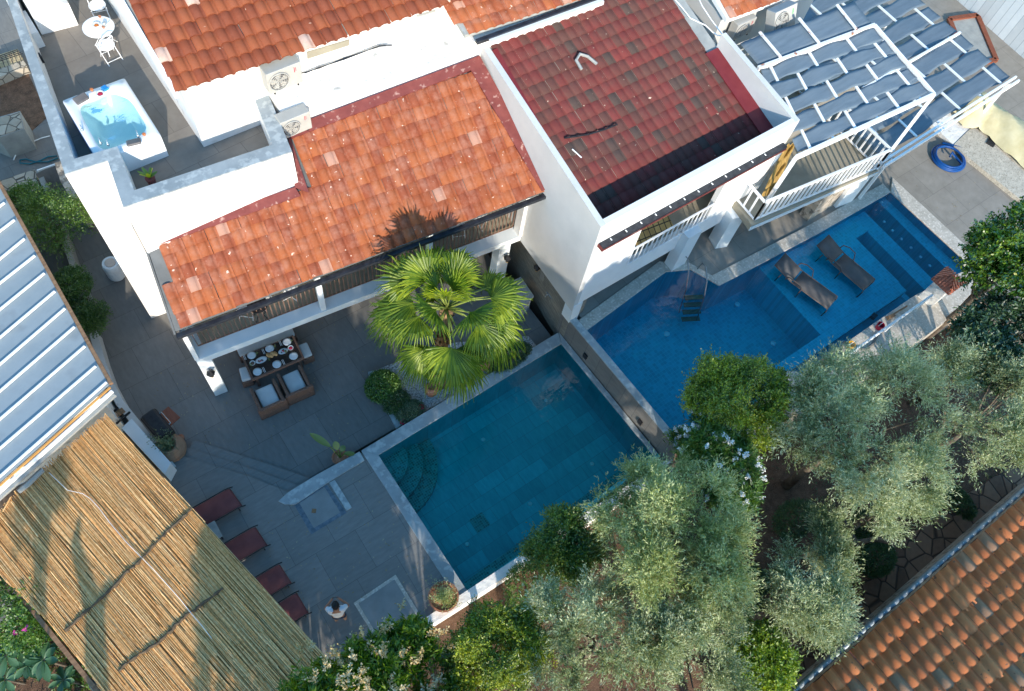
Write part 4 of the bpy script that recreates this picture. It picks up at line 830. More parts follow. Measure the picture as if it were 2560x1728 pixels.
m.build('loose_canes', REED, label='loose canes sticking out past the top corner of the reed canopy', cat='canes')
# low walls along the alley
def strip(name, pts, z1, z0, w, matr, **kw):
    q = [P(p, z1) for p in pts]; m = MB()
    for i in range(len(q)-1):
        a, b = q[i], q[i+1]; d = (b-a).normalized(); n_ = Vector((-d.y, d.x, 0))*w/2
        A = [(a-n_-d*.0), (b-n_), (b+n_), (a+n_)]; m.prism([(p.x, p.y) for p in A], z0, z1-.0007*i)
    return m.build(name, matr, **kw)
strip('alley_wall', [(96, 425), (120, 490), (143, 545), (163, 608), (182, 665), (204, 720)], .75, -.1, .16, M['concrete'], label='low grey wall between the rubble bed and the alley', cat='wall')
strip('kerb_wall', [(232, 830), (252, 900), (272, 955), (300, 1008), (330, 1045), (372, 1098), (430, 1170)], .5, -.1, .22, M['plaster_grey'], label='low pale wall curving along the alley past the metal shed', cat='wall')
m = MB(); m.ppx([(304, 1070), (329, 1047), (427, 1157), (412, 1186)], 1.05, 0); m.build('cabinet_wall', M['bluewhite'], label='pale blue painted wall top between the barbecue and the reed canopy', cat='wall')  # shaded wall top, the blue of the shade is in its colour
rack = thing('tool_rack', P((300, 1030), .5), 'dark iron rack with old wooden slats by the metal shed corner', 'rack')
for i, (a, b) in enumerate((((275, 1040), (295, 1018)), ((290, 1060), (325, 1030)))): m = MB(); m.beam(P(a, .8), P(b, .8), .05, .05); m.build('bar', M['black'], rack)
for i in range(3): m = MB(); m.beam(P((283+9*i, 1034-6*i), .75), P((292+9*i, 1044-6*i), .75), .1, .03); m.build('slat', M['wood'], rack)
# upper left: rubble beds, cistern, gate, iron grid
m = MB(); q = [P(p, .5) for p in [(-40, 475), (0, 452), (86, 424), (108, 500), (145, 575), (126, 600), (70, 470), (0, 500), (-40, 515)]]; m.prism([(p.x, p.y) for p in q], -.05, .5)
RUB = crazy('crazy_rubble', (.30, .26, .2), (.5, .44, .36), (.10, .09, .075), 3.2)
m.build('rubble_wall', RUB, label='crazy paved rubble wall round the planting bed at the left edge', cat='wall')
cs = thing('cistern', P((30, 400), 0), 'grey cement cistern with rubble stone top near the left edge', 'cistern')
m = MB(); m.ppx([(-40, 330), (-5, 345), (60, 322), (50, 278), (0, 292)], 1.0, 0); m.build('body', M['concrete'], cs)
m = MB(); m.ppx([(-38, 328), (-5, 340), (56, 320), (48, 280), (0, 294)], 1.03, 1.001); m.build('lid', RUB, cs)
gt = thing('gate', P((120, 480), 0), 'grey wooden slatted gate closing the alley', 'gate')
for i in range(6): t = i/5; a = P((95+42*t, 432-18*t), .9); b = P((130+33*t, 490-10*t), .1); m = MB(); m.beam(a, b, .15, .025); m.build('slat', mat('grey_boards', (.17, .165, .16), (.24, .23, .22), 3, .7) if i == 0 else bpy.data.materials['grey_boards'], gt)
m = MB(); m.beam(P((93, 427), .95), P((140, 411), .95), .05, .05); m.build('top_rail', M['white_metal'], gt)
m = MB(); m.ppx([(136, 408), (150, 403), (172, 440), (194, 492), (178, 498), (152, 455)], 1.6, 0); m.build('stone_pier', M['stone'], label='stacked pale stone pier against the tower wall by the gate', cat='pier')
m = MB(); q = [P(p, .02) for p in [(-60, 215), (62, 165), (120, 290), (75, 330), (-60, 330)]]; m.prism([(p.x, p.y) for p in q], -.05, .02); m.build('dry_bed', M['soil'], kind='structure')
ig = thing('iron_grid', P((20, 150), .5), 'black iron grid over sand coloured tiles at the left edge', 'grid')
m = MB(); q = [P(p, .3) for p in [(-30, 145), (44, 122), (58, 150), (-20, 178)]]; m.prism([(p.x, p.y) for p in q], 0, .3); m.build('sill', paving('sand_tiles', (.4, .3, .16), (.5, .4, .24), (.2, .15, .1), .3, .3, .2, 0, .01), ig)
for i in range(7): t = i/6; m = MB(); m.beam(P((-20+62*t, 146-22*t), .55), P((-8+62*t, 176-22*t), .55), .02, .02); m.build('bar', M['black'], ig)
for i in range(4): t = i/3; m = MB(); m.beam(P((-20+10*t, 147+9*t), .56), P((44+13*t, 124+10*t), .56), .02, .02); m.build('bar', M['black'], ig)
m = MB(); m.ppx([(-30, 182), (60, 150), (66, 165), (-30, 205)], .35, 0); m.build('rubble_kerb', RUB, label='row of white rubble stones below the iron grid', cat='kerb')
m = MB(); pts = [P(p, .04) for p in [(145, 395), (120, 405), (90, 405), (65, 398), (50, 400), (50, 408), (75, 410), (100, 402), (120, 392), (142, 390)]]; m.tube(pts, .025, 7); m.build('garden_hose', mat('teal_hose', (.01, .12, .16), (.02, .16, .2), 3, .5), smooth=True, label='dark teal garden hose looped on paving left of the tower', cat='hose')
m = MB(); m.tube([P(p, .06) for p in [(34, 400), (40, 385), (55, 370), (80, 355), (105, 345), (125, 340)]], .02, 6); m.build('white_pipe', M['white_metal'], smooth=True, label='thin white pipe curving across paving beside the cistern', cat='pipe')
# barrel
bl = thing('barrel', P((292, 684), 0), 'white plastic barrel standing against the house wall in the alley', 'barrel')
g = P((294, 688), 0); h_ = .72; m = MB(); m.lathe((g.x, g.y, 0), [(.24, 0), (.27, .06), (.27, h_-.1), (.24, h_), (.17, h_), (.16, h_-.03)], 22); m.build('body', M['bluewhite'], bl, smooth=False)
m = MB(); m.lathe((g.x, g.y, h_-.03), [(.155, 0), (.155, .05), (.05, .06)], 18); m.build('lid', mat('dull_lid', (.5, .42, .36), (.6, .5, .44), 6, .6), bl)
# ================================================================ vegetation
def unit(v): return v/np.maximum(1e-9, np.linalg.norm(v, axis=-1, keepdims=True))
def rhombs(base, d, side, L, W, bend=.0):
    """leaf quads: base -> tip along d, width along side"""
    L = L[:, None]; W = W[:, None]; n = np.cross(d, side)
    return np.stack([base, base+d*L*.45+side*W*.5+n*bend*L, base+d*L, base+d*L*.45-side*W*.5+n*bend*L], 1)
def sprays(rg, B, D, l, nl, L, W, spread=.9, roll=1., up=.0):
    """leaves along many little twigs. B base, D dir, l length"""
    N = len(B); s = np.tile(np.linspace(.08, 1, nl), N)+rg.normal(0, .04, N*nl)
    Bb = np.repeat(B, nl, 0); Dd = np.repeat(D, nl, 0); ll = np.repeat(l, nl)
    pos = Bb+Dd*(ll*s)[:, None]+rg.normal(0, .012, (N*nl, 3))
    rnd = unit(rg.normal(0, 1, (N*nl, 3))); perp = unit(np.cross(Dd, rnd))
    d = unit(Dd*(1-spread*.45)+perp*spread+np.array([0, 0, up])); side = unit(np.cross(d, unit(rg.normal(0, 1, (N*nl, 3))+np.array([0, 0, 1.2*roll]))))
    return rhombs(pos, d, side, L*rg.uniform(.7, 1.25, N*nl), W*rg.uniform(.7, 1.2, N*nl), .06)
def lobed(rg, c, R, nlobe, lob=.42, low=-.35):
    c = np.array(c); R = np.array(R); d = unit(rg.normal(0, 1, (nlobe*3, 3))); d = d[d[:, 2] > low][:nlobe]
    rr = rg.uniform(.45, .78, len(d)); C = c+d*R*rr[:, None]; r = lob*R.mean()*rg.uniform(.6, 1.25, len(d)); return C, r, d
def crown_pts(rg, c, R, nlobe, N, lob=.42, low=-.35):
    C, r, _ = lobed(rg, c, R, nlobe, lob, low); c = np.array(c); i = rg.choice(len(C), N, p=r**2/(r**2).sum())
    d = unit(rg.normal(0, 1, (N, 3))+.55*unit(C[i]-c)+np.array([0, 0, .45])); q = C[i]+d*(r[i]*rg.uniform(.45, 1.0, N)**.6)[:, None]
    return q, d, C, r
def tree(name, px, z, R, label, cat, leafm, barkm, group=None, N=2200, nl=9, twig=.42, L=.10, W=.028, nlobe=16, lob=.42, up=.25, spread=.8, base_z=-.3, seed=1, ground=None, trunk=.11, low=-.35, part='crown', droop=0., foot=None, tufts=None, cone=.5):
    rg = np.random.default_rng(seed); c = P(px, z) if len(px) == 2 else Vector(px)
    f = Vector((c.x, c.y, base_z)) if foot is None else Vector(foot)
    t = thing(name, f, label, cat, group)
    q, d, C, r = crown_pts(rg, (c.x, c.y, c.z), R, nlobe, N, lob, low)
    if tufts:
        tq, td, C, r = crown_pts(np.random.default_rng(seed), (c.x, c.y, c.z), R, nlobe, tufts, lob, low); td = unit(td+np.array([0, 0, up])+rg.normal(0, .3, td.shape)); ti = rg.choice(tufts, N, p=(lambda w_: w_/w_.sum())(rg.uniform(.3, 1.6, tufts))); d = unit(td[ti]+rg.normal(0, cone, (N, 3))); q = tq[ti]-td[ti]*.12+rg.normal(0, .05, (N, 3)); up = 0
    D = unit(d+np.array([0, 0, up-droop])+rg.normal(0, .25, d.shape)); l = twig*rg.uniform(.5, 1.3, N)
    lv = sprays(rg, q, D, l, nl, L, W, spread)
    soup(part, lv, 4, leafm, t)
    m = MB(); top = Vector((c.x, c.y, c.z-R[2]*.35))
    pts = [f+Vector((0, 0, -.1)), f.lerp(top, .35)+Vector((rg.normal(0, .08), rg.normal(0, .08), 0)), f.lerp(top, .7)+Vector((rg.normal(0, .1), rg.normal(0, .1), 0)), top]
    m.tube(pts, [trunk*1.4, trunk, trunk*.8, trunk*.5], 9)
    m.build('trunk', barkm, t, smooth=True)
    m = MB()
    for i in range(len(C)):
        e = Vector(C[i]); s = f.lerp(top, rg.uniform(.45, 1.)); mid = s.lerp(e, .5)+Vector((rg.normal(0, .12), rg.normal(0, .12), -.06)); m.tube([s, mid, e], [trunk*.45, trunk*.28, trunk*.12], 6)
        for _ in range(3):
            a = mid.lerp(e, rg.uniform(.2, 1)); dd = Vector(unit(rg.normal(0, 1, 3)+np.array([0, 0, .6]))); m.tube([a, a+dd*r[i]*.8], [trunk*.1, trunk*.04], 4)
    m.build('branches', barkm, t, smooth=True)
    return t
BARK = mat('olive_bark', (.08, .062, .048), (.18, .145, .11), 5, .95, bump=1, bscale=25)
OLIVE = leaf_mat('olive_leaf', [(.07, .105, .03), (.23, .30, .12), (.42, .52, .26), (.70, .76, .52)], trans=.3, rough=.45, gloss=.035, nscale=.9)
OLIVE2 = leaf_mat('olive_leaf_yellower', [(.08, .115, .03), (.26, .33, .09), (.46, .55, .21), (.68, .74, .42)], trans=.3, rough=.45, gloss=.035, nscale=1.1)
GREEN = leaf_mat('bright_leaf', [(.015, .06, .01), (.045, .15, .014), (.10, .24, .02), (.20, .34, .035)], trans=.35, nscale=1.2)
LIME = leaf_mat('lime_leaf', [(.03, .10, .008), (.10, .23, .012), (.22, .36, .02), (.36, .45, .04)], trans=.35, nscale=1.0)
DARKG = leaf_mat('dark_leaf', [(.008, .03, .012), (.02, .07, .025), (.04, .12, .035), (.08, .18, .05)], trans=.25, gloss=.12, nscale=1.2)
CONI = leaf_mat('conifer_needle', [(.025, .07, .008), (.10, .18, .01), (.28, .37, .012), (.48, .55, .02)], trans=.2, nscale=1.3)
CITR = leaf_mat('citrus_leaf', [(.01, .045, .012), (.03, .11, .015), (.09, .2, .02), (.26, .38, .04)], trans=.3, rough=.25, gloss=.1, nscale=1.1)
WHITE = mat('white_petals', (.75, .74, .7), (.85, .85, .82), 8, .6); 
OG = 'olive trees in the garden below the pools'
olv = dict(leafm=OLIVE, barkm=BARK, group=OG, L=.095, W=.02, twig=.5, N=2600, nl=14, lob=.31, up=.45, spread=.6, tufts=110)
tree('olive_tree', (2175, 1060), 4.9, (2.55, 2.35, 1.75), 'largest silver olive tree, right of the white flowering oleander and below the buckets', 'olive tree', seed=31, nlobe=24, **{**olv, 'N': 5000, 'tufts': 230})
tree('olive_tree', (2480, 1030), 4.3, (2.3, 2.1, 1.5), 'silver olive tree cut by the right edge, under the citrus tree', 'olive tree', seed=32, nlobe=16, **olv)
tree('olive_tree', (1665, 1338), 4.9, (2.15, 2.0, 1.6), 'wide silver olive tree right beside the corner of the teal pool', 'olive tree', seed=33, nlobe=26, **{**olv, 'leafm': OLIVE2, 'N': 5000, 'tufts': 230})
tree('olive_tree', (1510, 1590), 4.4, (1.9, 1.6, 1.3), 'silver olive tree at the bottom edge next to the yellow green conifer', 'olive tree', seed=34, nlobe=15, **olv)
tree('olive_tree', (1735, 1600), 4.2, (1.55, 1.6, 1.2), 'silver olive tree at the bottom edge left of the bright citrus bush', 'olive tree', seed=38, nlobe=12, **{**olv, 'N': 2000, 'tufts': 60})
tree('olive_tree', (2010, 1490), 3.9, (1.1, 1.35, 1.2), 'small silver olive tree standing closest to the stone path and tiled roof', 'olive tree', seed=35, nlobe=11, **{**olv, 'N': 2200, 'tufts': 60})
tree('olive_tree', (2080, 1350), 3.4, (.85, .6, .6), 'thin young olive tree between the clipped round shrubs', 'olive tree', seed=36, nlobe=8, trunk=.05, **{**olv, 'N': 900, 'tufts': 26})
tree('olive_tree', (2230, 1270), 3.6, (.85, .75, .7), 'low olive tree with bare sawn branch beside the stone path', 'olive tree', seed=37, nlobe=8, **{**olv, 'N': 1100, 'tufts': 30})
tree('conifer_tree', (1845, 1000), 4.6, (1.5, 1.35, 1.5), 'dense dome shaped yellow green conifer overhanging the blue pool', 'conifer', CONI, BARK, N=7000, nl=12, twig=.24, L=.055, W=.028, nlobe=26, lob=.34, up=.6, spread=.7, seed=41, tufts=560, cone=.7)
tree('conifer_tree', (1235, 1630), 3.6, (1.15, 1.1, 1.3), 'bushy yellow green conifer at the bottom edge below the garden wall', 'conifer', CONI, BARK, N=5600, nl=12, twig=.24, L=.055, W=.028, nlobe=22, lob=.36, up=.6, spread=.7, seed=42, tufts=420, cone=.7)
tree('conifer_tree', (1395, 1350), 3.1, (.95, 1.3, 1.5), 'dark green shrubby conifer leaning over the edge of the teal pool', 'conifer', leaf_mat('deep_green_needle', [(.018, .06, .01), (.05, .13, .014), (.13, .22, .02), (.24, .33, .03)], trans=.2, nscale=1.3), BARK, N=3600, nl=11, twig=.28, L=.06, W=.03, nlobe=18, lob=.36, up=.5, spread=.7, seed=43, tufts=260, cone=.7)
tree('citrus_tree', (2560, 640), 5.2, (1.75, 1.6, 1.3), 'glossy bright green citrus tree in the sun at the right edge', 'citrus tree', CITR, BARK, N=3600, nl=10, twig=.3, L=.11, W=.06, nlobe=18, up=.3, seed=44, tufts=320)
tree('evergreen_tree', (2515, 850), 4.2, (1.5, 1.2, 1.3), 'shaded dark green tree under the bright citrus at the right edge', 'tree', DARKG, BARK, N=3000, nl=10, twig=.28, L=.12, W=.055, nlobe=16, up=.3, seed=45, tufts=280)
tree('shrub', (2400, 915), 2.6, (.55, .5, .45), 'feathery light green shrub between the dark tree and the olives', 'shrub', GREEN, BARK, N=700, nl=12, twig=.3, L=.05, W=.02, nlobe=8, up=.6, seed=46, trunk=.04)
tree('citrus_bush', (1905, 1650), 2.6, (.75, .9, .9), 'bright lime leaved citrus bush at the bottom edge right of the olives', 'citrus bush', LIME, BARK, N=1300, nl=9, twig=.22, L=.09, W=.045, nlobe=12, up=.4, seed=47, trunk=.06)
# flowering photinia at the bottom
PHO = leaf_mat('glossy_long_leaf', [(.015, .055, .008), (.055, .15, .01), (.14, .27, .014), (.30, .42, .03)], trans=.4, rough=.4, gloss=.04, nscale=1.2)
ph = tree('flowering_tree', (915, 1795), 4.0, (2.55, 1.5, 1.35), 'broad green tree with cream flower spikes at the bottom edge below the person', 'flowering tree', PHO, BARK, N=5200, nl=9, twig=.24, L=.17, W=.042, nlobe=24, lob=.36, up=.6, spread=.95, seed=51, tufts=620, cone=.6)
def blossoms(par, px, z, R, n, matr, seed, l=.22, sp=.07, seedlobe=51, nlobe=24, lob=.36, name='blossoms', nl=26, L=.035, W=.028):
    rg = np.random.default_rng(seedlobe); c = P(px, z); C, r, _ = lobed(rg, (c.x, c.y, c.z), R, nlobe, lob, -.35); rg = np.random.default_rng(seed)
    i = rg.integers(0, len(C), n); d = unit(rg.normal(0, .7, (n, 3))+np.array([0, 0, 1.])+.3*unit(C[i]-np.array(c))); q = C[i]+d*(r[i]*1.0+.16)[:, None]
    side = []
    for j in range(n):
        for k_ in range(4): side.append((q[j]+d[j]*(.02+.03*k_), unit(d[j]+rg.normal(0, .55, 3))))
    B = np.array([s[0] for s in side]); D = np.array([s[1] for s in side]); lv = sprays(rg, B, D, np.full(len(B), l*.7), nl//2, L, W, 1.0); soup(name, lv, 4, matr, par)
CREAM = leaf_mat('cream_blossom', [(.28, .16, .06), (.5, .36, .14), (.62, .52, .28), (.66, .62, .45)], trans=.15, gloss=.02, nscale=1.5)
blossoms(ph, (915, 1795), 4.0, (2.55, 1.5, 1.35), 170, CREAM, 5, l=.3, L=.06, W=.04)
# oleander with white flowers
ol = tree('oleander', (1800, 1160), 4.1, (.7, 1.45, .8), 'dark green oleander with clusters of white flowers between the conifer and the olives', 'oleander', GREEN, BARK, N=1500, nl=10, twig=.26, L=.15, W=.028, nlobe=16, up=.7, seed=52)
blossoms(ol, (1800, 1160), 4.1, (.7, 1.45, .8), 60, WHITE, 6, l=.12, seedlobe=52, nlobe=16, lob=.42, nl=20, L=.05, W=.045, name='flowers')
ol2 = tree('oleander', (1715, 1120), 2.8, (.5, .5, .5), 'smaller white flowering oleander at the end of the pool divider wall', 'oleander', GREEN, BARK, N=700, nl=10, twig=.26, L=.15, W=.028, nlobe=9, up=.7, seed=53)
blossoms(ol2, (1715, 1120), 2.8, (.5, .5, .5), 26, WHITE, 7, l=.12, seedlobe=53, nlobe=9, lob=.42, nl=20, L=.05, W=.045, name='flowers')
# clipped shrubs
def clip(px, z, R, label, seed, leaf=None, n=1600, name='round_shrub', cat='shrub', L=.04, W=.028):
    rg = np.random.default_rng(seed); c = P(px, z); t = thing(name, (c.x, c.y, -.3), label, cat)
    d = unit(rg.normal(0, 1, (n, 3))); d[:, 2] = np.abs(d[:, 2])*1.1-.15; d = unit(d); q = np.array(c)+d*np.array(R)*rg.uniform(.82, 1.04, n)[:, None]
    soup('foliage', sprays(rg, q-d*.05, unit(d+rg.normal(0, .3, d.shape)), np.full(n, .1), 7, L, W, .9), 4, leaf or GREEN, t)
    m = MB(); m.tube([(c.x, c.y, -.35), (c.x, c.y, z)], [.05, .03], 6); m.build('stem', BARK, t)
MIDG = leaf_mat('clipped_leaf', [(.008, .035, .008), (.02, .075, .012), (.04, .12, .016), (.08, .17, .025)], trans=.25, nscale=1.5)
clip((2165, 1318), .35, (.52, .5, .45), 'round clipped shrub beside the bare olive branch', 61, MIDG); clip((2190, 1398), .35, (.6, .45, .45), 'clipped shrub at the edge of the stone path', 62, MIDG); clip((2095, 1455), .3, (.4, .35, .35), 'clipped shrub half under the small olive', 63, MIDG, 900)
clip((1885, 1455), .4, (.4, .4, .35), 'small clipped shrub on dark soil right of the wide olive', 64, MIDG, 900); clip((1895, 1545), .35, (.42, .8, .45), 'long clipped hedge above the bright citrus bush', 65, MIDG, 2200, 'hedge', 'hedge'); clip((2395, 1255), .3, (.3, .6, .35), 'low clipped hedge where the stone path meets the olives', 66, MIDG, 1300, 'hedge', 'hedge')
# hedge by the shed
t_ = tree('jasmine_bush', (135, 555), 1.5, (.85, 1.1, .6), 'loose light green shrub spilling over the alley wall near the gate', 'shrub', leaf_mat('jasmine_leaf', [(.02, .07, .008), (.06, .15, .012), (.12, .23, .02), (.2, .32, .03)], trans=.35, nscale=1.3), BARK, N=1500, nl=9, twig=.34, L=.065, W=.03, nlobe=14, up=.3, seed=71, trunk=.04, base_z=0)
t_ = tree('clipped_hedge', (205, 745), 1.2, (.52, 1.3, .5), 'dense dark green hedge between the metal shed and the alley', 'hedge', leaf_mat('hedge_leaf', [(.01, .05, .008), (.03, .10, .01), (.07, .17, .015), (.13, .24, .02)], trans=.3, nscale=1.5), BARK, N=3000, nl=9, twig=.14, L=.045, W=.03, nlobe=22, lob=.36, up=.4, seed=72, trunk=.03, base_z=0)
t_ = tree('shrub', (60, 500), 1.0, (.5, .4, .4), 'small green shrub in the rubble bed beside the shed gutter', 'shrub', GREEN, BARK, N=500, nl=9, twig=.2, L=.06, W=.03, nlobe=8, up=.3, seed=73, trunk=.03, base_z=0)
# bougainvillea and broad rosettes at the bottom left
bo = tree('bougainvillea', (55, 1530), 1.6, (1.3, .8, .7), 'bougainvillea with scattered magenta flowers below the reed canopy', 'bougainvillea', GREEN, BARK, N=1300, nl=9, twig=.24, L=.07, W=.045, nlobe=14, up=.3, seed=74, trunk=.04)
MAG = mat('magenta_petals', (.5, .04, .25), (.6, .08, .35), 8, .6); blossoms(bo, (55, 1530), 1.6, (1.3, .8, .7), 10, MAG, 8, l=.06, seedlobe=74, nlobe=14, lob=.42, nl=8, L=.05, W=.05, name='flowers')
ROS = leaf_mat('broad_leaf', [(.015, .06, .02), (.03, .11, .03), (.06, .17, .05), (.1, .22, .08)], trans=.3, nscale=1.)
def rosette(px, z, n, L, W, label, seed, leaf=ROS, tilt=.35, name='rosette_plant', cat='plant', base=-.3):
    rg = np.random.default_rng(seed); c = P(px, z); t = thing(name, (c.x, c.y, base), label, cat, 'rosette plants at the bottom left')
    v = []; f = []
    for i in range(n):
        az = i*2.4+rg.normal(0, .15); el = tilt*rg.uniform(.3, 1.7); l = L*rg.uniform(.75, 1.15); dh = Vector((math.cos(az), math.sin(az), 0)); sd_ = Vector((-dh.y, dh.x, 0)); o = len(v)
        for s, w_ in ((.08, .12), (.35, .75), (.62, 1.), (.85, .7), (1., .08)):
            p = Vector(c)+dh*(l*s*math.cos(el))+Vector((0, 0, l*s*math.sin(el)-.35*l*s*s))
            v += [p+sd_*W*w_*.5+Vector((0, 0, .03)), p, p-sd_*W*w_*.5+Vector((0, 0, .03))]
        for s in range(4):
            for q in range(2): a = o+s*3+q; f.append((a, a+1, a+4, a+3))
    link('leaves', v, f, leaf, t, smooth=True); m = MB(); m.tube([(c.x, c.y, base), tuple(c)], [.04, .03], 7); m.build('stem', BARK, t)
for i, (px, z, n, L, W) in enumerate([((40, 1602), 1.0, 9, .42, .17), ((18, 1640), 1.3, 9, .45, .18), ((110, 1650), 1.2, 10, .5, .2), ((70, 1665), .9, 9, .42, .17), ((100, 1555), 1.1, 8, .36, .15), ((160, 1700), .8, 9, .36, .15), ((15, 1700), .8, 9, .4, .16)]):
    rosette(px, z, n, L, W, ['broad leaved rosette plant nearest the bougainvillea', 'broad leaved rosette plant touching the left edge', 'largest broad leaved rosette plant, in the middle of its bed', 'rosette plant in shade just below the largest rosette', 'upright rosette plant tucked against the reed canopy edge', 'small rosette plant next to the tree stump', 'rosette plant in the bottom left corner'][i], 80+i)
# weeds: low ground cover
rg = np.random.default_rng(5); G_ = []
n = 6500; xy = np.column_stack([rg.uniform(-9, -4.9, n), rg.uniform(1.0, 8.5, n)]); keep = np.sin(xy[:, 0]*3+xy[:, 1]*2)+np.sin(xy[:, 1]*4.3-xy[:, 0])+rg.normal(0, .5, n) > -.2; xy = xy[keep]; n = len(xy)
B = np.column_stack([xy, np.full(n, -.24)]); lv = sprays(rg, B, unit(rg.normal(0, .7, (n, 3))+np.array([0, 0, 1.])), rg.uniform(.05, .35, n), 6, .09, .03, .8)
soup('weeds', lv, 4, GREEN, kind='stuff', label='tangled low weeds', cat='weeds')
n = 5200; xy = np.column_stack([rg.uniform(1, 20, n), rg.uniform(-4, 1.9, n)]); keep = np.sin(xy[:, 0]*1.4)+np.sin(xy[:, 1]*2.3-xy[:, 0])+rg.normal(0, .6, n) > .35; xy = xy[keep]; n = len(xy)
B = np.column_stack([xy, np.full(n, -.26)]); lv = sprays(rg, B, unit(rg.normal(0, .7, (n, 3))+np.array([0, 0, .8])), rg.uniform(.04, .16, n), 5, .05, .03, .8)
soup('ground_cover', lv, 4, MIDG, kind='stuff')
# ================================================================ fan palm
PALM = leaf_mat('palm_leaf', [(.035, .085, .008), (.095, .175, .01), (.20, .29, .015), (.38, .45, .035)], trans=.4, rough=.45, gloss=.03, nscale=1.6)
pc = Vector((6.1, 8.36, 4.95)); pl = thing('palm_tree', (6.04, 8.4, 0), 'sunlit green fan palm rising from the pebble bed between patio and teal pool', 'palm tree')
rgp = np.random.default_rng(17)
def frond(az, el, lp, R, spanang=2.5, droop=.5, twist=0., mid=None):
    v = []; f = []; fi = []; d = Vector((math.cos(az)*math.cos(el), math.sin(az)*math.cos(el), math.sin(el)))
    tip = pc+d*lp+Vector((0, 0, -.10*lp)); hub = tip
    side = d.cross(Vector((0, 0, 1))).normalized(); nrm = side.cross(d).normalized()
    side = (side*math.cos(twist)+nrm*math.sin(twist)).normalized(); nrm = side.cross(d).normalized()
    dd = (d*.86+Vector((0, 0, -.5 if el < .5 else -.15))).normalized(); nrm = side.cross(dd).normalized()
    n = 34; out = []
    for i in range(n):
        a = (i/(n-1)-.5)*spanang*1.12; ray_ = dd*math.cos(a)+side*math.sin(a)
        L = R*(1-.18*abs(a)/1.4)*rgp.uniform(.93, 1.06); w = R*spanang/n*.76; sdv = (side*math.cos(a)-dd*math.sin(a))
        prev = None; K = 5
        fold = nrm*(.02 if i % 2 else -.02)
        for s in range(K+1):
            t = s/K; dz = -droop*R*max(0, t-.45)**2*1.6*(1+.4*rgp.normal()); ww = w*(t/.55 if t < .55 else max(.06, (1-(t-.55)/.45)))*.62+.002
            p = hub+ray_*(L*t)+Vector((0, 0, dz))+nrm*(.05*math.cos(a*1.4))+fold*t
            cur = [tuple(p+sdv*ww-nrm*.3*ww), tuple(p+nrm*.25*ww), tuple(p-sdv*ww-nrm*.3*ww)]
            if prev:
                out += [prev[0], prev[1], cur[1], cur[0]]; out += [prev[1], prev[2], cur[2], cur[1]]
            prev = cur
    return out, [pc-Vector((0, 0, .12)), pc+d*lp*.55+Vector((0, 0, .02)), hub]
specs = []
for ring_, (nf, el, lp, R, dr_) in enumerate([(3, 1.2, .55, .8, .2), (6, .8, .9, .95, .35), (7, .35, 1.05, 1.0, .55), (8, -.1, 1.1, 1.0, .85), (7, -.55, 1.0, 1.0, 1.2)]):
    for i in range(nf): specs.append((i*2*math.pi/nf+ring_*.7+rgp.normal(0, .2), el+rgp.normal(0, .14), 1.15*lp*rgp.uniform(.8, 1.15), 1.06*R*rgp.uniform(.86, 1.1), dr_*rgp.uniform(.8, 1.3)))
for az, el, lp, R, dr_ in specs:
    o_, pet = frond(az, el, lp, R, droop=dr_, twist=rgp.normal(0, .25)); fo = soup('frond', np.array(o_), 4, PALM, pl)
    m = MB(); m.tube(pet, [.035, .02, .014], 6); m.build('stalk', bpy.data.materials.get('palm_stalk') or mat('palm_stalk', (.16, .22, .04), (.28, .32, .08), 4, .5), fo, smooth=True)
m = MB(); pts = [Vector((6.04, 8.4, 0)), Vector((6.05, 8.4, 1.5)), Vector((6.06, 8.39, 3)), pc-Vector((0, 0, .1))]; m.tube(pts, [.24, .19, .17, .19], 14)
for i in range(40):
    a = i*2.4; z = 2.6+i*.045; m.tube([(6.06+.16*math.cos(a), 8.39+.16*math.sin(a), z), (6.06+.27*math.cos(a), 8.39+.27*math.sin(a), z+.2)], [.045, .015], 5)
m.build('trunk', mat('palm_fibre', (.22, .12, .06), (.4, .25, .13), 6, .95, bump=1, bscale=20), pl)
# unseen trees below the frame, guessed from shadows, most added only to throw shade
def off(px, zs, t): p = P(px, zs); return Vector((p.x-.383*t, p.y-.924*t, zs+.4557*t))
bt = off((243, 1700), 2.4, 9); fk = off((238, 1525), 2.4, 9); bl2 = off((190, 1360), 2.4, 9); br2 = off((278, 1450), 2.4, 9)
ft = thing('forked_tree', (bt.x, bt.y, -.3), 'bare forked tree casting its shadow over the reed canopy', 'tree')
m = MB(); m.tube([(bt.x, bt.y, -.3), tuple(bt), tuple(fk)], [.34, .27, .22], 12); m.tube([tuple(fk), tuple(bl2), tuple(off((200, 1290), 2.4, 9))], [.2, .12, .04], 10); m.tube([tuple(fk), tuple(br2)], [.17, .05], 8); m.build('trunk', BARK, ft, smooth=True)
def shade_tree(px, zs, t, R, seed, N, label):
    c = off(px, zs, t); tree('tree', tuple(c), c.z, R, label, 'tree', DARKG, BARK, N=N, nl=9, twig=.3, L=.16, W=.07, nlobe=14, seed=seed)
shade_tree((110, 1270), 2.4, 9, (.35, .4, .7), 91, 260, 'hanging leafy tree casting feathery shade over the upper reed canopy')
shade_tree((610, 1560), 2.4, 8, (.9, .9, 1.1), 92, 900, 'leafy tree beyond the frame shading the lower corner of the reed canopy')

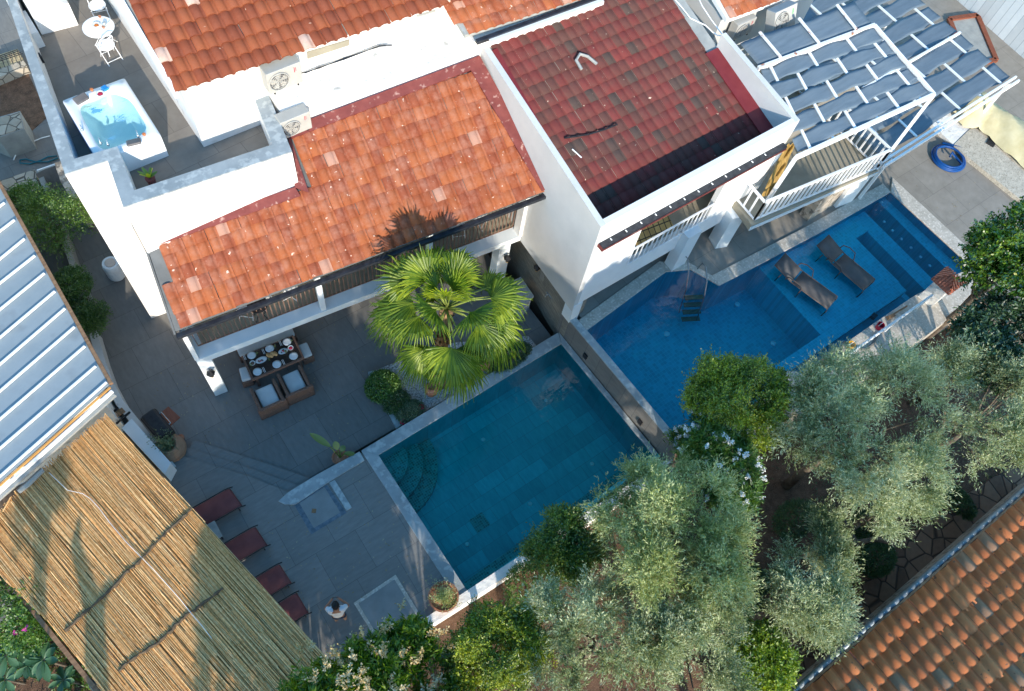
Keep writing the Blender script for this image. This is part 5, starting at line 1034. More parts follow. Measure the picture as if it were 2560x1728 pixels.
for i, (px, zs, t, R, N) in enumerate([((850, 1200), .4, 9.5, (2.0, 1.2, 1.3), 1500), ((690, 1010), .0, 14.5, (1.7, 1.2, 1.4), 1200), ((1020, 1330), .4, 9.0, (1.6, 1.1, 1.2), 1000), ((745, 1400), .4, 7.5, (.9, .8, 1.0), 600)]):  # unseen trees added to shade deck, dining table, coping and loungers
    c_ = off(px, zs, t); print('shade', i, [round(v, 1) for v in c_])
    shade_tree(px, zs, t, R, 93+i, N, ['tall leafy tree beyond the lower frame edge, shading the deck hatch', 'tallest leafy tree beyond the frame, shading the dining table', 'leafy tree beyond the frame, shading the coping of the teal pool', 'leafy tree beyond the frame, shading the red loungers'][i])
shade_tree((870, 1420), .4, 8.2, (1.4, .8, 1.2), 98, 1100, 'leafy tree beyond the frame, shading the deck behind the person')  # another unseen tree added to cover sun streaks on the deck

for i, (px, zs, t, R, N) in enumerate([((610, 870), 1.7, 15, (1.7, 1.2, 1.15), 1200), ((860, 790), 1.7, 15, (1.8, 1.2, 1.2), 1300), ((1110, 700), 1.6, 15.5, (1.8, 1.2, 1.1), 1200), ((1500, 740), 2.3, 16, (1.6, 1.1, 1.2), 1000), ((1690, 640), 2.7, 16, (2.0, 1.1, 1.2), 1100), ((1960, 560), 2.7, 17, (2.0, 1.1, 1.1), 1000)]):  # unseen tall trees added to shade the verandah beam and villa front
    shade_tree(px, zs, t, R, 103+i, N, ['tall tree beyond the frame shading the column end of the verandah beam', 'tall tree beyond the frame shading the middle of the verandah beam', 'tall tree beyond the frame shading the palm end of the verandah', 'tall tree beyond the frame dappling the villa corner', 'tall tree beyond the frame dappling the small villa balcony', 'tall tree beyond the frame dappling the railed balcony'][i])
clip((1985, 1300), .5, (.7, .5, .6), 'loose dark green shrub on red soil between the two large olives', 67, MIDG, 1500, 'shrub'); clip((2060, 1560), .4, (.5, .6, .5), 'green shrub between the small olive and the stone path', 68, MIDG, 1200, 'shrub')
clip((1330, 1480), .6, (.7, .8, .7), 'green shrub at the foot of the garden wall beside the conifer', 69, GREEN, 1600, 'shrub')

# fallen leaves and petals on the paving
rg = np.random.default_rng(77); n = 420
xy = np.column_stack([rg.uniform(-1.5, 10, n), rg.uniform(7.9, 13.5, n)]); zz = np.full(n, .012); k_ = xy[:, 1] > 8.3; xy = xy[k_]; zz = zz[k_]
x2 = np.column_stack([rg.uniform(-.8, 2.8, 160), rg.uniform(2.9, 7.4, 160)]); x3 = np.column_stack([rg.uniform(11, 33, 220), rg.uniform(7.6, 11, 220)]); x4 = np.column_stack([rg.uniform(24.2, 33, 160), rg.uniform(1.5, 7.4, 160)])
B = np.vstack([np.column_stack([xy, zz]), np.column_stack([x2, np.full(160, Z_D+.01)]), np.column_stack([x3, np.full(220, Z_B-.035)]), np.column_stack([x4, np.full(160, Z_B-.035)])])
a_ = rg.uniform(0, 6.28, len(B)); D = np.column_stack([np.cos(a_), np.sin(a_), rg.uniform(0, .15, len(B))]); Sd = np.column_stack([-np.sin(a_), np.cos(a_), rg.uniform(-.2, .2, len(B))])
soup('fallen_leaves', rhombs(B, D, Sd, rg.uniform(.04, .09, len(B)), rg.uniform(.015, .03, len(B))), 4, leaf_mat('dry_leaf', [(.10, .06, .02), (.22, .15, .05), (.3, .26, .1), (.4, .36, .22)], trans=.1), kind='stuff')
# ================================================================ furniture and small things
WICK = mat('brown_wicker', (.10, .055, .04), (.22, .13, .095), 30, .75, bump=.8, bscale=60)
CUSH = mat('pale_cushion', (.50, .52, .52), (.58, .6, .6), 3, .85, bump=.2, bscale=20)
GLASST = mat('dark_glass_top', (.018, .014, .013), (.04, .03, .026), 5, .12, spec=.5)
PORC = mat('porcelain', (.62, .66, .68), (.68, .72, .74), 5, .25, spec=.5)
def frame_of(px4, z):
    q = [P(p, z) for p in px4]; c = sum(q, Vector())/4; u = ((q[1]-q[0])+(q[2]-q[3]))/2; v = ((q[3]-q[0])+(q[2]-q[1]))/2
    return c, u.length, v.length, math.atan2(u.y, u.x)
def loc(c, rz, x, y, z=0.): return Vector((c.x+x*math.cos(rz)-y*math.sin(rz), c.y+x*math.sin(rz)+y*math.cos(rz), z))
# --- dining table
c, tw, td, rz = frame_of([(606.4, 891), (732, 843), (756.6, 893.7), (633, 949.4)], .74); TC, TRZ = c, rz
dt = thing('dining_table', (c.x, c.y, 0), 'wicker dining table with dark glass top laid for six under the verandah edge', 'dining table')
m = MB(); m.box((c.x, c.y, .72), (tw+.08, td+.08, .09), rz); m.build('tabletop', WICK, dt, bevel=.02)
m = MB(); m.box((c.x, c.y, .772), (tw-.04, td-.04, .012), rz); m.build('glass_top', GLASST, dt)
for sx in (-1, 1):
    for sy in (-1, 1): p = loc(c, rz, sx*(tw/2-.1), sy*(td/2-.1)); m = MB(); m.box((p.x, p.y, .34), (.09, .09, .68), rz); m.build('leg', WICK, dt)
# --- bench sofa and stools / armchairs
def seat(name, px4, z, label, cat, back=None, bh=.0, depth=.28, group=None, arms=False):
    c, w_, d_, r_ = frame_of(px4, z); t = thing(name, (c.x, c.y, 0), label, cat, group)
    m = MB(); m.box((c.x, c.y, z-.05), (w_, d_, .13), r_); m.build('cushion', CUSH, t, bevel=.045)
    m = MB(); m.box((c.x, c.y, (z-.12)/2+.02), (w_+.06, d_+.06, z-.16), r_); m.build('base', WICK, t, bevel=.02)
    if arms:
        m = MB(); h = z+.2; tt = .1
        for (x, y, sx, sy) in ((0, -(d_/2+.07), w_+.34, tt), (-(w_/2+.08), -.02, tt, d_+.1), (w_/2+.08, -.02, tt, d_+.1)): q = loc(c, r_, x, y); m.box((q.x, q.y, h/2), (sx, sy, h), r_)
        m.build('backrest', WICK, t, bevel=.03)
    if back:
        q = loc(c, r_, 0, d_/2+.12); m = MB(); m.box((q.x, q.y, .4), (w_+.1, .12, .8), r_); m.build('backrest', WICK, t, bevel=.02)
    return t
seat('sofa_bench', [(589, 850), (724, 797), (734, 838), (592, 893)], .45, 'long wicker bench with pale cushion on the house side of the dining table', 'bench', back=1)
SG = 'wicker seats round the dining table'
seat('stool', [(595, 921), (617, 915), (630, 946), (606, 953)], .47, 'wicker end stool with pale cushion at the left end of the table, by the column', 'stool', group=SG)
seat('stool', [(745, 862), (768, 855), (780, 886), (758, 896)], .47, 'wicker end stool with pale cushion at the table end farther from the column', 'stool', group=SG)
seat('armchair', [(636, 977), (678, 958), (703, 1004), (659, 1023)], .45, 'wicker armchair with pale cushion across from the bench, nearer the column', 'armchair', group=SG, arms=True)
seat('armchair', [(703, 940), (742, 924), (770, 968), (728, 988)], .45, 'wicker armchair with pale cushion across from the bench, nearer the palm', 'armchair', group=SG, arms=True)
# --- tableware
z = .78
PG = 'plates laid on the dining table'
wh = ['bench side, by the left stool', 'bench side, in the middle', 'bench side, by the far stool', 'armchair side, by the left stool', 'armchair side, in the middle', 'armchair side, by the far stool']
pxs = [(629.4, 888.9), (674.2, 871.9), (717.8, 855), (644, 930), (692.4, 911.4), (734, 890.8)]
def pz(px): return (420+px[0]/4.13, 700+px[1]/4.13)
for i, p_ in enumerate(pxs):
    p = P(p_, z); m = MB(); m.lathe((p.x, p.y, z), [(.07, 0), (.125, .016), (.13, .02), (.085, .008), (.03, .006)], 24)
    tag(m.build('plate', PORC, smooth=True), 'round pale plate on the dining table, '+wh[i], 'plate', PG)
for i, (p_, sx, sy, lab) in enumerate([((965, 830), 1.0, .6, 'oval platter with fruit beside the bread'), ((1190, 740), .85, .55, 'oval platter with greens near the far stool')]):
    p = P(pz(p_), z); t = thing('platter', p, lab+' on the dining table', 'platter'); m = MB(); m.lathe(p, [(.12, 0), (.17, .025), (.175, .03), (.12, .012), (.02, .01)], 24, sx, sy, TRZ); m.build('dish', PORC, t, smooth=True)
    for j in range(6):
        q = loc(p, TRZ, random.uniform(-.09, .09)*sx, random.uniform(-.04, .04)); m = MB(); m.lathe((q.x, q.y, z+.01), [(.005, 0), (.022, .015), (.018, .035), (.003, .042)], 8)
        m.build('food', (RED if j % 3 == 0 else bpy.data.materials.get('olive_fruit') or mat('olive_fruit', (.06, .03, .06), (.14, .12, .03), 20, .4)), t, smooth=True)
for p_, lab, cm in (((875, 865), 'small bowl of snacks beside the left stool end', WICK), ((1268, 708), 'small bowl of red fruit near the bench side', RED)):
    p = P(pz(p_), z); t = thing('bowl', p, lab+' on the dining table', 'bowl'); m = MB(); m.lathe(p, [(.05, 0), (.085, .05), (.078, .05), (.04, .015)], 20); m.build('dish', PORC, t, smooth=True)
    m = MB(); m.lathe((p.x, p.y, z+.02), [(.05, 0), (.06, .015), (.02, .035)], 12); m.build('food', cm, t, smooth=True)
p = P(pz((1075, 775)), z); m = MB(); 
for j in range(4): q = loc(p, TRZ, -.1+.065*j, .02*(-1)**j, z+.03); m.lathe(q, [(.01, -.03), (.055, -.01), (.06, .01), (.03, .03)], 12, 1, 1.5, TRZ+.3)
m.build('bread', mat('bread_crust', (.42, .22, .08), (.58, .36, .17), 14, .8, bump=.5), smooth=True, label='sliced loaf of bread in the middle of the dining table', cat='bread')
GL = glass_mat('drinking_glass', (.75, .85, .6), .3)
for i, p_ in enumerate([(922, 768), (1108, 695), (1280, 638), (1047, 833), (1218, 750), (858, 888)]):
    p = P(pz(p_), z); m = MB(); m.lathe((p.x, p.y, z), [(.025, 0), (.034, .1), (.036, .11), (.03, .1), (.022, .01)], 14)
    tag(m.build('glass', GL, smooth=True), 'drinking glass on the dining table, '+['next to the first bench side plate', 'next to the middle bench side plate', 'next to the last bench side plate', 'between the bread and the fruit platter', 'at the end of the greens platter', 'beside the snack bowl'][i], 'glass', 'glasses on the dining table')
for i, p_ in enumerate([(790, 800), (985, 740), (1160, 655), (990, 930), (1190, 850)]):
    p = P(pz(p_), z); m = MB()
    for dx in (-.015, .02): a, b = loc(p, TRZ, dx, -.09, z+.004), loc(p, TRZ, dx, .09, z+.004); m.beam(a, b, .012, .004)
    tag(m.build('cutlery', M['white_metal']), 'knife and fork on the dining table, '+['first place on the bench side', 'middle place on the bench side', 'last place on the bench side', 'first place on the armchair side', 'middle place on the armchair side'][i], 'cutlery', 'cutlery on the dining table')
# --- bistro sets
IRON = M['white_metal']
def bistro_chair(base, rz, label, group, matr=None):
    matr = matr or IRON; b = Vector(base); t = thing('bistro_chair', b, label, 'chair', group); L = lambda x, y, z: loc(b, rz, x, y, b.z+z)
    m = MB(); m.lathe((b.x, b.y, b.z+.44), [(.185, 0), (.19, .012), (.15, .016)], 22); m.build('seat', matr, t)
    m = MB(); m.tube([L(.21*math.cos(u), .21*math.sin(u), .45) for u in [2*math.pi*i/20 for i in range(20)]], .012, 6, closed=True); m.build('seat_ring', matr, t)
    for s in (-1, 1):
        m = MB(); m.tube([L(s*.19, .2, 0), L(s*.18, -.02, .4), L(s*.185, -.2, .78), L(s*.15, -.24, .87), L(0, -.255, .92)], .011, 6); m.build('leg', matr, t)
        m = MB(); m.tube([L(s*.2, -.24, 0), L(s*.2, .18, .45)], .011, 6); m.build('leg', matr, t)
    m = MB(); m.tube([L(-.17, -.22, .82), L(0, -.25, .79), L(.17, -.22, .82)], .02, 6); m.tube([L(-.18, -.17, .66), L(0, -.2, .64), L(.18, -.17, .66)], .014, 6)
    m.tube([L(-.2, -.2, .08), L(.2, -.2, .08)], .009, 5); m.tube([L(-.19, .16, .1), L(.19, .16, .1)], .009, 5); m.build('backrest', matr, t)
    return t
p = P((245.7, 67), ZT+.73); bt_ = thing('bistro_table', (p.x, p.y, ZT), 'round white metal bistro table on the roof terrace', 'table')
m = MB(); m.lathe((p.x, p.y, ZT+.7), [(.38, 0), (.4, .012), (.4, .03), (.37, .034)], 32); m.build('tabletop', IRON, bt_)
for s in range(3): a = s*2.1+.3; m = MB(); m.tube([(p.x+.34*math.cos(a), p.y+.34*math.sin(a), ZT), (p.x-.12*math.cos(a), p.y-.12*math.sin(a), ZT+.7)], .011, 6); m.build('leg', IRON, bt_)
q = P((243, 14), ZT+.45); bistro_chair((q.x, q.y, ZT+.012), math.radians(172), 'white bistro chair on the far side of the terrace table, cut by the top edge', 'white bistro chairs')
q = P((265, 113), ZT+.45); bistro_chair((q.x, q.y, ZT+.012), math.radians(8), 'white bistro chair on the hot tub side of the terrace table', 'white bistro chairs')
for px, lab in (((241, 63), 'white bowl of orange snacks on the bistro table'),):
    p = P(px, ZT+.76); t = thing('bowl', p, lab, 'bowl'); m = MB(); m.lathe((p.x, p.y, ZT+.735), [(.06, 0), (.1, .05), (.092, .05), (.05, .012)], 20); m.build('dish', PORC, t, smooth=True); m = MB(); m.lathe((p.x, p.y, ZT+.75), [(.06, 0), (.05, .02), (.01, .03)], 12); m.build('food', mat('orange_food', (.5, .13, .02), (.6, .2, .04), 20, .6), t)
p = P((260, 60), ZT+.8); t = thing('teapot', p, 'small steel teapot beside the bowl on the bistro table', 'teapot'); m = MB(); m.lathe((p.x, p.y, ZT+.735), [(.05, 0), (.065, .05), (.045, .11), (.02, .125)], 18); m.build('body', mat('steel', (.45, .5, .52), (.5, .55, .58), 4, .25, metal=.6), t, smooth=True); m = MB(); m.tube([(p.x+.06, p.y-.02, ZT+.77), (p.x+.11, p.y-.05, ZT+.84)], .01, 6); m.build('spout', M['white_metal'], t)
CUPM = mat('copper_cup', (.5, .2, .1), (.6, .28, .16), 10, .35, metal=.4)
for px, zz, lab in (((249, 41), ZT+.735, 'copper cup at the far rim of the bistro table'), ((258, 67), ZT+.735, 'copper cup at the near rim of the bistro table')):
    p = P(px, zz+.05); m = MB(); m.lathe((p.x, p.y, zz), [(.02, 0), (.042, .06), (.037, .06), (.018, .01)], 14); m.build('cup', CUPM, smooth=True, label=lab, cat='cup')
# verandah chairs and small table
VG = 'white bistro chairs on the verandah'
for s, tt, rz_, lab in ((1.75, .8, 140, 'white bistro chair on the verandah nearest the corner column'), (2.3, .95, 200, 'white bistro chair at the small iron verandah table'), (3.05, .85, 235, 'white bistro chair on the verandah beside the blue post'), (8.35, .85, 160, 'white bistro chair behind the brown railing above the palm'), (9.1, .9, 215, 'white bistro chair at the villa end of the verandah')):
    q = vp(s, tt, ZV+.01); bistro_chair(q, math.radians(rz_), lab, VG)
q = vp(2.05, .55, 0); t = thing('verandah_table', (q.x, q.y, ZV), 'small dark iron table with scrolled legs on the verandah', 'table')
m = MB(); m.lathe((q.x, q.y, ZV+.68), [(.27, 0), (.28, .02), (.26, .025)], 24); m.build('tabletop', M['black'], t)
for i in range(4):
    a = i*math.pi/2+.5; m = MB(); m.tube([(q.x+.05*math.cos(a), q.y+.05*math.sin(a), ZV+.66), (q.x+.22*math.cos(a), q.y+.22*math.sin(a), ZV+.45), (q.x+.08*math.cos(a), q.y+.08*math.sin(a), ZV+.25), (q.x+.26*math.cos(a), q.y+.26*math.sin(a), ZV+.01)], .012, 6); m.build('leg', M['black'], t, smooth=True)
# --- hot tub
ht = thing('hot_tub', (1.3, 16.2, ZT), 'square white hot tub with teal water and blue side panel on the roof terrace', 'hot tub')
hx0, hx1, hy0, hy1, hz = .50, 2.08, 15.16, 17.36, ZT+.74
SHELL = mat('white_acrylic', (.76, .77, .78), (.82, .83, .84), 2, .2, spec=.5)
def sq(t, rx, ry, n): c_, s_ = math.cos(t), math.sin(t); return (math.copysign(abs(c_)**(2/n), c_)*rx, math.copysign(abs(s_)**(2/n), s_)*ry)
cxm, cym = (hx0+hx1)/2, (hy0+hy1)/2; N_ = 48; v = []; f = []
def ringv(rx, ry, n, z, dy=0., wob=0.):
    for i in range(N_):
        t = 2*math.pi*(i+.5)/N_; x, y = sq(t, rx, ry, n); k_ = 1+wob*math.cos(3*t+.6); v.append((cxm+x*k_, cym+y*k_+dy, z))
ringv((hx1-hx0)/2, (hy1-hy0)/2, 40, hz-.03); ringv((hx1-hx0)/2, (hy1-hy0)/2, 40, hz); ringv(.66, .9, 4, hz+.012, wob=.03); ringv(.63, .87, 4, hz-.03, wob=.04); ringv(.56, .78, 3.5, hz-.25, wob=.06); ringv(.42, .6, 3, hz-.45); ringv(.38, .55, 3, hz-.5)
for r in range(6):
    for i in range(N_): f.append((r*N_+i, r*N_+(i+1) % N_, (r+1)*N_+(i+1) % N_, (r+1)*N_+i))
f.append(tuple(6*N_+i for i in range(N_))); link('shell', v, f, SHELL, ht, smooth=True)
m = MB(); m.prism([(hx0+.01, hy0+.01), (hx1-.01, hy0+.01), (hx1-.01, hy0+.03), (hx0+.01, hy0+.03)], ZT+.013, hz-.031); m.prism([(hx1-.03, hy0+.031), (hx1-.01, hy0+.031), (hx1-.01, hy1-.01), (hx1-.03, hy1-.01)], ZT+.013, hz-.031); m.prism([(hx0+.01, hy1-.03), (hx1-.031, hy1-.03), (hx1-.031, hy1-.01), (hx0+.01, hy1-.01)], ZT+.013, hz-.031); m.build('skirt', SHELL, ht)
m = MB(); m.prism([(hx0, hy0+.031), (hx0+.02, hy0+.031), (hx0+.02, hy1-.031), (hx0, hy1-.031)], ZT+.013, hz-.031); m.build('side_panel', mat('blue_panel', (.02, .2, .5), (.03, .25, .58), 2, .4), ht)  # white shell side, painted blue to stand for its shade
v = []; f = []
for r in range(8):
    for i in range(N_): t = 2*math.pi*(i+.5)/N_; x, y = sq(t, .635, .875, 4); k_ = (1+.04*math.cos(3*t+.6))*r/7; v.append((cxm+x*k_, cym+y*k_, hz-.09+.012*math.sin(7*x*k_+3)*math.sin(6*y*k_)))
for r in range(7):
    for i in range(N_): f.append((r*N_+i, r*N_+(i+1) % N_, (r+1)*N_+(i+1) % N_, (r+1)*N_+i))
link('bath_water', v, f, water_mat('tub_water', (.66, .88, .86), wave=.15, wscale=4), ht, smooth=True)
for px, r_ in (((202, 246), .2), ((334, 355), -.2)):
    p = P(px, hz+.05); m = MB(); m.box((p.x, p.y, hz+.04), (.34, .22, .07), r_, Matrix.Rotation(.25 if r_ > 0 else -.25, 3, 'X')); m.build('headrest', mat('grey_pad', (.10, .09, .09), (.14, .13, .125), 5, .5) if 'grey_pad' not in bpy.data.materials else bpy.data.materials['grey_pad'], ht, bevel=.03)
for px in ((251, 358), (270, 362), (345, 340), (205, 325)):
    p = P(px, hz+.03); m = MB(); m.lathe((p.x, p.y, hz+.01), [(.035, 0), (.03, .04), (.012, .07)], 12); m.tube([(p.x, p.y, hz+.06), (p.x+.02, p.y+.08, hz+.11), (p.x+.02, p.y+.14, hz+.07)], .012, 6); m.build('tap', bpy.data.materials['steel'], ht, smooth=True)
p = P((251, 236), hz+.03); t = thing('bowl', p, 'white bowl of red berries on the far rim of the hot tub', 'bowl'); m = MB(); m.lathe((p.x, p.y, hz+.013), [(.06, 0), (.1, .055), (.092, .055), (.05, .012)], 20); m.build('dish', PORC, t, smooth=True); m = MB(); m.lathe((p.x, p.y, hz+.03), [(.07, 0), (.06, .025), (.01, .035)], 14); m.build('food', RED, t)
for px, lab in (((229, 224), 'amber candle cup on the far rim of the hot tub'), ((360, 336), 'amber candle cup on the near corner of the hot tub')):
    p = P(px, hz+.05); m = MB(); m.lathe((p.x, p.y, hz+.013), [(.03, 0), (.045, .05), (.04, .06), (.02, .05)], 14); m.build('candle_cup', mat('amber_glass', (.55, .16, .05), (.6, .22, .08), 8, .3) if 'amber_glass' not in bpy.data.materials else bpy.data.materials['amber_glass'], smooth=True, label=lab, cat='candle')
p = P((263, 222), hz+.03); m = MB(); m.box((p.x, p.y, hz+.05), (.14, .16, .07), .3); m.build('folded_towel', bpy.data.materials['blue_panel'], bevel=.02, label='folded blue towel behind the berry bowl on the hot tub', cat='towel')
# --- air conditioners
def ac(c, w_, d_, h_, rz, label, group='outdoor air conditioners', tilt=None, fan=-.18, sticker=None):
    t = thing('air_conditioner', c, label, 'air conditioner', group); c = Vector(c); M_ = Matrix.Rotation(rz, 3, 'Z') @ (tilt or Matrix.Identity(3)); g = lambda x, y, z: c+M_ @ Vector((x, y, z))
    AM = bpy.data.materials.get('ac_casing') or mat('ac_casing', (.38, .37, .34), (.44, .43, .40), 3, .5)
    bx = lambda m, a, b: m.hexa([g(a[0], a[1], a[2]), g(b[0], a[1], a[2]), g(b[0], b[1], a[2]), g(a[0], b[1], a[2])], [g(a[0], a[1], b[2]), g(b[0], a[1], b[2]), g(b[0], b[1], b[2]), g(a[0], b[1], b[2])])
    m = MB(); bx(m, (-w_/2, -d_/2, 0), (w_/2, d_/2, h_)); m.build('casing', AM, t, bevel=.015)
    R_ = h_*.38; cy = -d_/2-.004; cz = h_*.5; cx_ = w_*fan
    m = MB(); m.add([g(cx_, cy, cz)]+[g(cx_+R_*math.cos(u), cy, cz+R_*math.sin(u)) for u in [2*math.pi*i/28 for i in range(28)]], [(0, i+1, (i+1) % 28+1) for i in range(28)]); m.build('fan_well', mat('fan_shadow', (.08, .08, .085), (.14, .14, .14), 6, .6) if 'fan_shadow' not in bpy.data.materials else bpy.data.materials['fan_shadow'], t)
    fan_ = MB()
    for i in range(5):
        u = 2*math.pi*i/5; fan_.add([g(cx_, cy-.006, cz), g(cx_+R_*.9*math.cos(u), cy-.006, cz+R_*.9*math.sin(u)), g(cx_+R_*.95*math.cos(u+.4), cy-.012, cz+R_*.95*math.sin(u+.4)), g(cx_+R_*.8*math.cos(u+.8), cy-.02, cz+R_*.8*math.sin(u+.8))], [(0, 1, 2, 3)])
    fan_.build('fan', AM, t)
    m = MB()
    for rr in (1.04, .8, .56, .3): m.tube([g(cx_+R_*rr*math.cos(u), cy-.028, cz+R_*rr*math.sin(u)) for u in [2*math.pi*i/24 for i in range(24)]], .006 if rr < 1 else .014, 5, closed=True)
    for i in range(12): u = 2*math.pi*i/12; m.tube([g(cx_+.04*math.cos(u), cy-.028, cz+.04*math.sin(u)), g(cx_+R_*1.03*math.cos(u+.25), cy-.028, cz+R_*1.03*math.sin(u+.25))], .004, 4)
    m.build('grille', AM, t)
    m = MB(); bx(m, (w_*.29, -d_/2-.004, h_*.62), (w_*.31, -d_/2, h_*.86)); bx(m, (w_*.335, -d_/2-.004, h_*.66), (w_*.35, -d_/2, h_*.84)); m.build('badge', sticker or RED, t)
    for s in (-1, 1): m = MB(); bx(m, (s*w_*.35-.02, -d_/2, -.05), (s*w_*.35+.02, d_/2+.1, -.001)); m.build('bracket', M['black'], t)
    return t
wy = P((510, 369), ZT).y
q = PV((712, 196), (2.9, wy-.4), (10.9, wy-.5)); ac((q.x, wy-.26, q.z-.33), .92, .36, .66, 0, 'upper air conditioner on brackets under the dark tiled roof edge')
q = P((733, 300), 6.8); ac((q.x, q.y, 6.45), .82, .34, .6, 0, 'lower air conditioner standing at the top of the orange roof')
q = P((1856, 72), 6.0); ac((q.x+.05, q.y+.1, 5.7), .8, .3, .6, 0, 'air conditioner under the white eave beside the red roof parapet')
GS = mat('green_sticker', (.02, .5, .08), (.03, .55, .1), 4, .4)
q = P((1957, 50), 6.3); ac((q.x, q.y-.05, 5.95), .95, .38, .75, math.radians(0), 'larger air conditioner with green sticker under the white eave', sticker=GS, tilt=Matrix.Rotation(math.radians(-22), 3, 'X'))
# --- deck loungers (red)
RC = mat('red_brown_canvas', (.17, .05, .05), (.22, .072, .068), 3, .8, bump=.3, bscale=60)
zl = Z_D+.33
dirv = (P((509, 1285), zl)-P((590, 1240), zl)); dirv.z = 0; dirv.normalize()
LG = 'red deck loungers half under the reed canopy'
for i, (a, b) in enumerate([((573, 1218), (606, 1264)), ((636.7, 1314), (668.6, 1363)), ((697, 1407.5), (729.7, 1457.5)), ((740, 1479), (772, 1533))]):
    A_, B_ = P(a, zl), P(b, zl); c = (A_+B_)/2; w_ = (A_-B_).length; sd_ = (A_-B_).normalized()
    t = thing('deck_lounger', (c.x, c.y, Z_D), 'red canvas deck lounger, '+['first from the steps', 'second from the steps', 'third from the steps', 'closest to the person with the phone'][i], 'sun lounger', LG)
    v = []; f = []; prof = [(0, -.10), (.05, -.02), (.14, .0), (.5, -.015), (1.0, -.03), (1.3, .0), (1.6, .2), (1.9, .42)]
    for (s, dz) in prof:
        for u in (-1, 0, 1): v.append(c+dirv*s+sd_*(u*w_*.46)+Vector((0, 0, dz-.02*(1-abs(u)))))
    for r in range(len(prof)-1):
        for q in range(2): k_ = r*3+q; f.append((k_, k_+1, k_+4, k_+3))
    o = link('canvas', v, f, RC, t, smooth=True); sm = o.modifiers.new('s', 'SOLIDIFY'); sm.thickness = .015
    for u in (-1, 1):
        m = MB(); m.tube([c+dirv*(s)+sd_*(u*w_*.5)+Vector((0, 0, dz-.01)) for s, dz in [(-.07, -.1)]+prof[1:]], .016, 6); m.build('rail', M['black'], t, smooth=True)
    for s in (.12, 1.5):
        for u in (-1, 1): p = c+dirv*s+sd_*(u*w_*.48); m = MB(); m.tube([(p.x, p.y, Z_D), (p.x, p.y, zl-.02)], .014, 6); m.build('leg', M['black'], t)
t = thing('side_table', P((549, 1332), Z_D), 'low grey side table between the first two red loungers', 'side table')
p = P((540, 1325), Z_D+.42)+dirv*.15; m = MB(); m.box((p.x, p.y, Z_D+.42), (.45, .5, .03), math.atan2(dirv.y, dirv.x)); m.build('tabletop', M['concrete'], t)
for sx in (-.17, .17):
    for sy in (-.18, .18): q = loc(p, math.atan2(dirv.y, dirv.x), sx, sy); m = MB(); m.box((q.x, q.y, Z_D+.2), (.03, .03, .4)); m.build('leg', M['black'], t)
# --- pool loungers (taupe) standing in the shallow water
TAU = mat('taupe_sling', (.075, .072, .072), (.105, .10, .10), 4, .7, bump=.3, bscale=80); TFR = mat('bronze_frame', (.09, .07, .06), (.13, .1, .085), 6, .4)
def pool_lounger(head, foot, wid, label):
    zz = 1.62; A_ = P(head, zz+.15); B_ = P(foot, zz); d = (B_-A_); d.z = 0; Lh = d.length; d.normalize(); sd_ = Vector((-d.y, d.x, 0)); A_.z = 0
    t = thing('pool_lounger', (A_.x+d.x*Lh/2, A_.y+d.y*Lh/2, 1.15), label, 'sun lounger', 'taupe loungers standing in the blue pool')
    g = lambda s, u, z: Vector((A_.x, A_.y, 0))+d*s+sd_*u+Vector((0, 0, z))
    for name, pr in (('backrest', [(0, .2), (.25, .14), (.5, .07), (.74, .01)]), ('seat_sling', [(.8, 0), (1.2, -.015), (1.7, -.01), (Lh-.03, 0), (Lh, -.05)])):
        v = []; f = []
        for s, dz in pr:
            for u in (-1, 0, 1): v.append(g(s, u*wid*.5, zz+dz-.015*(1-abs(u))))
        for r in range(len(pr)-1):
            for q in range(2): k_ = r*3+q; f.append((k_, k_+1, k_+4, k_+3))
        o = link(name, v, f, TAU, t, smooth=True); sm = o.modifiers.new('s', 'SOLIDIFY'); sm.thickness = .02
    for u in (-1, 1):
        m = MB(); m.tube([g(0, u*wid*.52, zz+.2), g(.5, u*wid*.52, zz+.07), g(.78, u*wid*.52, zz), (g(Lh, u*wid*.52, zz-.0)), g(Lh+.02, u*wid*.52, zz-.12), g(Lh, u*wid*.52, 1.17)], .02, 8); m.build('rail', TFR, t, smooth=True)
        m = MB(); m.tube([g(.55, u*wid*.56, zz-.02), g(.6, u*(wid*.62), zz+.2), g(.8, u*(wid*.68), zz+.26), g(1.05, u*(wid*.66), zz+.24), g(1.15, u*(wid*.56), zz+.05), g(1.15, u*wid*.54, 1.17)], .018, 8); m.build('armrest', TFR, t, smooth=True)
        m = MB(); m.tube([g(.35, u*wid*.5, zz), g(.3, u*wid*.5, 1.17)], .018, 6); m.build('leg', TFR, t)
    return t
pool_lounger((1948, 650), (2081, 757), .62, 'taupe sling lounger in the pool, nearer the deep blue water')
pool_lounger((2055, 602), (2173, 712), .64, 'taupe sling lounger in the pool, nearer the pool steps')
# --- barbecue, board, pots
bq = thing('barbecue', P((372, 1085), 0), 'black kettle barbecue with wooden side board by the blue wall', 'barbecue')
zb_ = .95; q = [P(p, zb_) for p in [(361, 1055), (390, 1032), (424, 1072), (398, 1092)]]; c = sum(q, Vector())/4; r_ = math.atan2((q[2]-q[1]).y, (q[2]-q[1]).x)
m = MB(); m.box((c.x, c.y, zb_-.06), (.95, .5, .2), r_); m.build('grill_box', M['black'], bq, bevel=.05)
m = MB(); m.box((c.x, c.y, zb_+.07), (.9, .42, .12), r_); m.build('lid', M['black'], bq, bevel=.055)
qh = loc(c, r_, 0, .3, zb_+.06); m = MB(); m.tube([loc(c, r_, -.22, .24, zb_+.06), loc(c, r_, -.22, .3, zb_+.06), loc(c, r_, .22, .3, zb_+.06), loc(c, r_, .22, .24, zb_+.06)], .013, 6); m.build('handle', bpy.data.materials['steel'], bq)
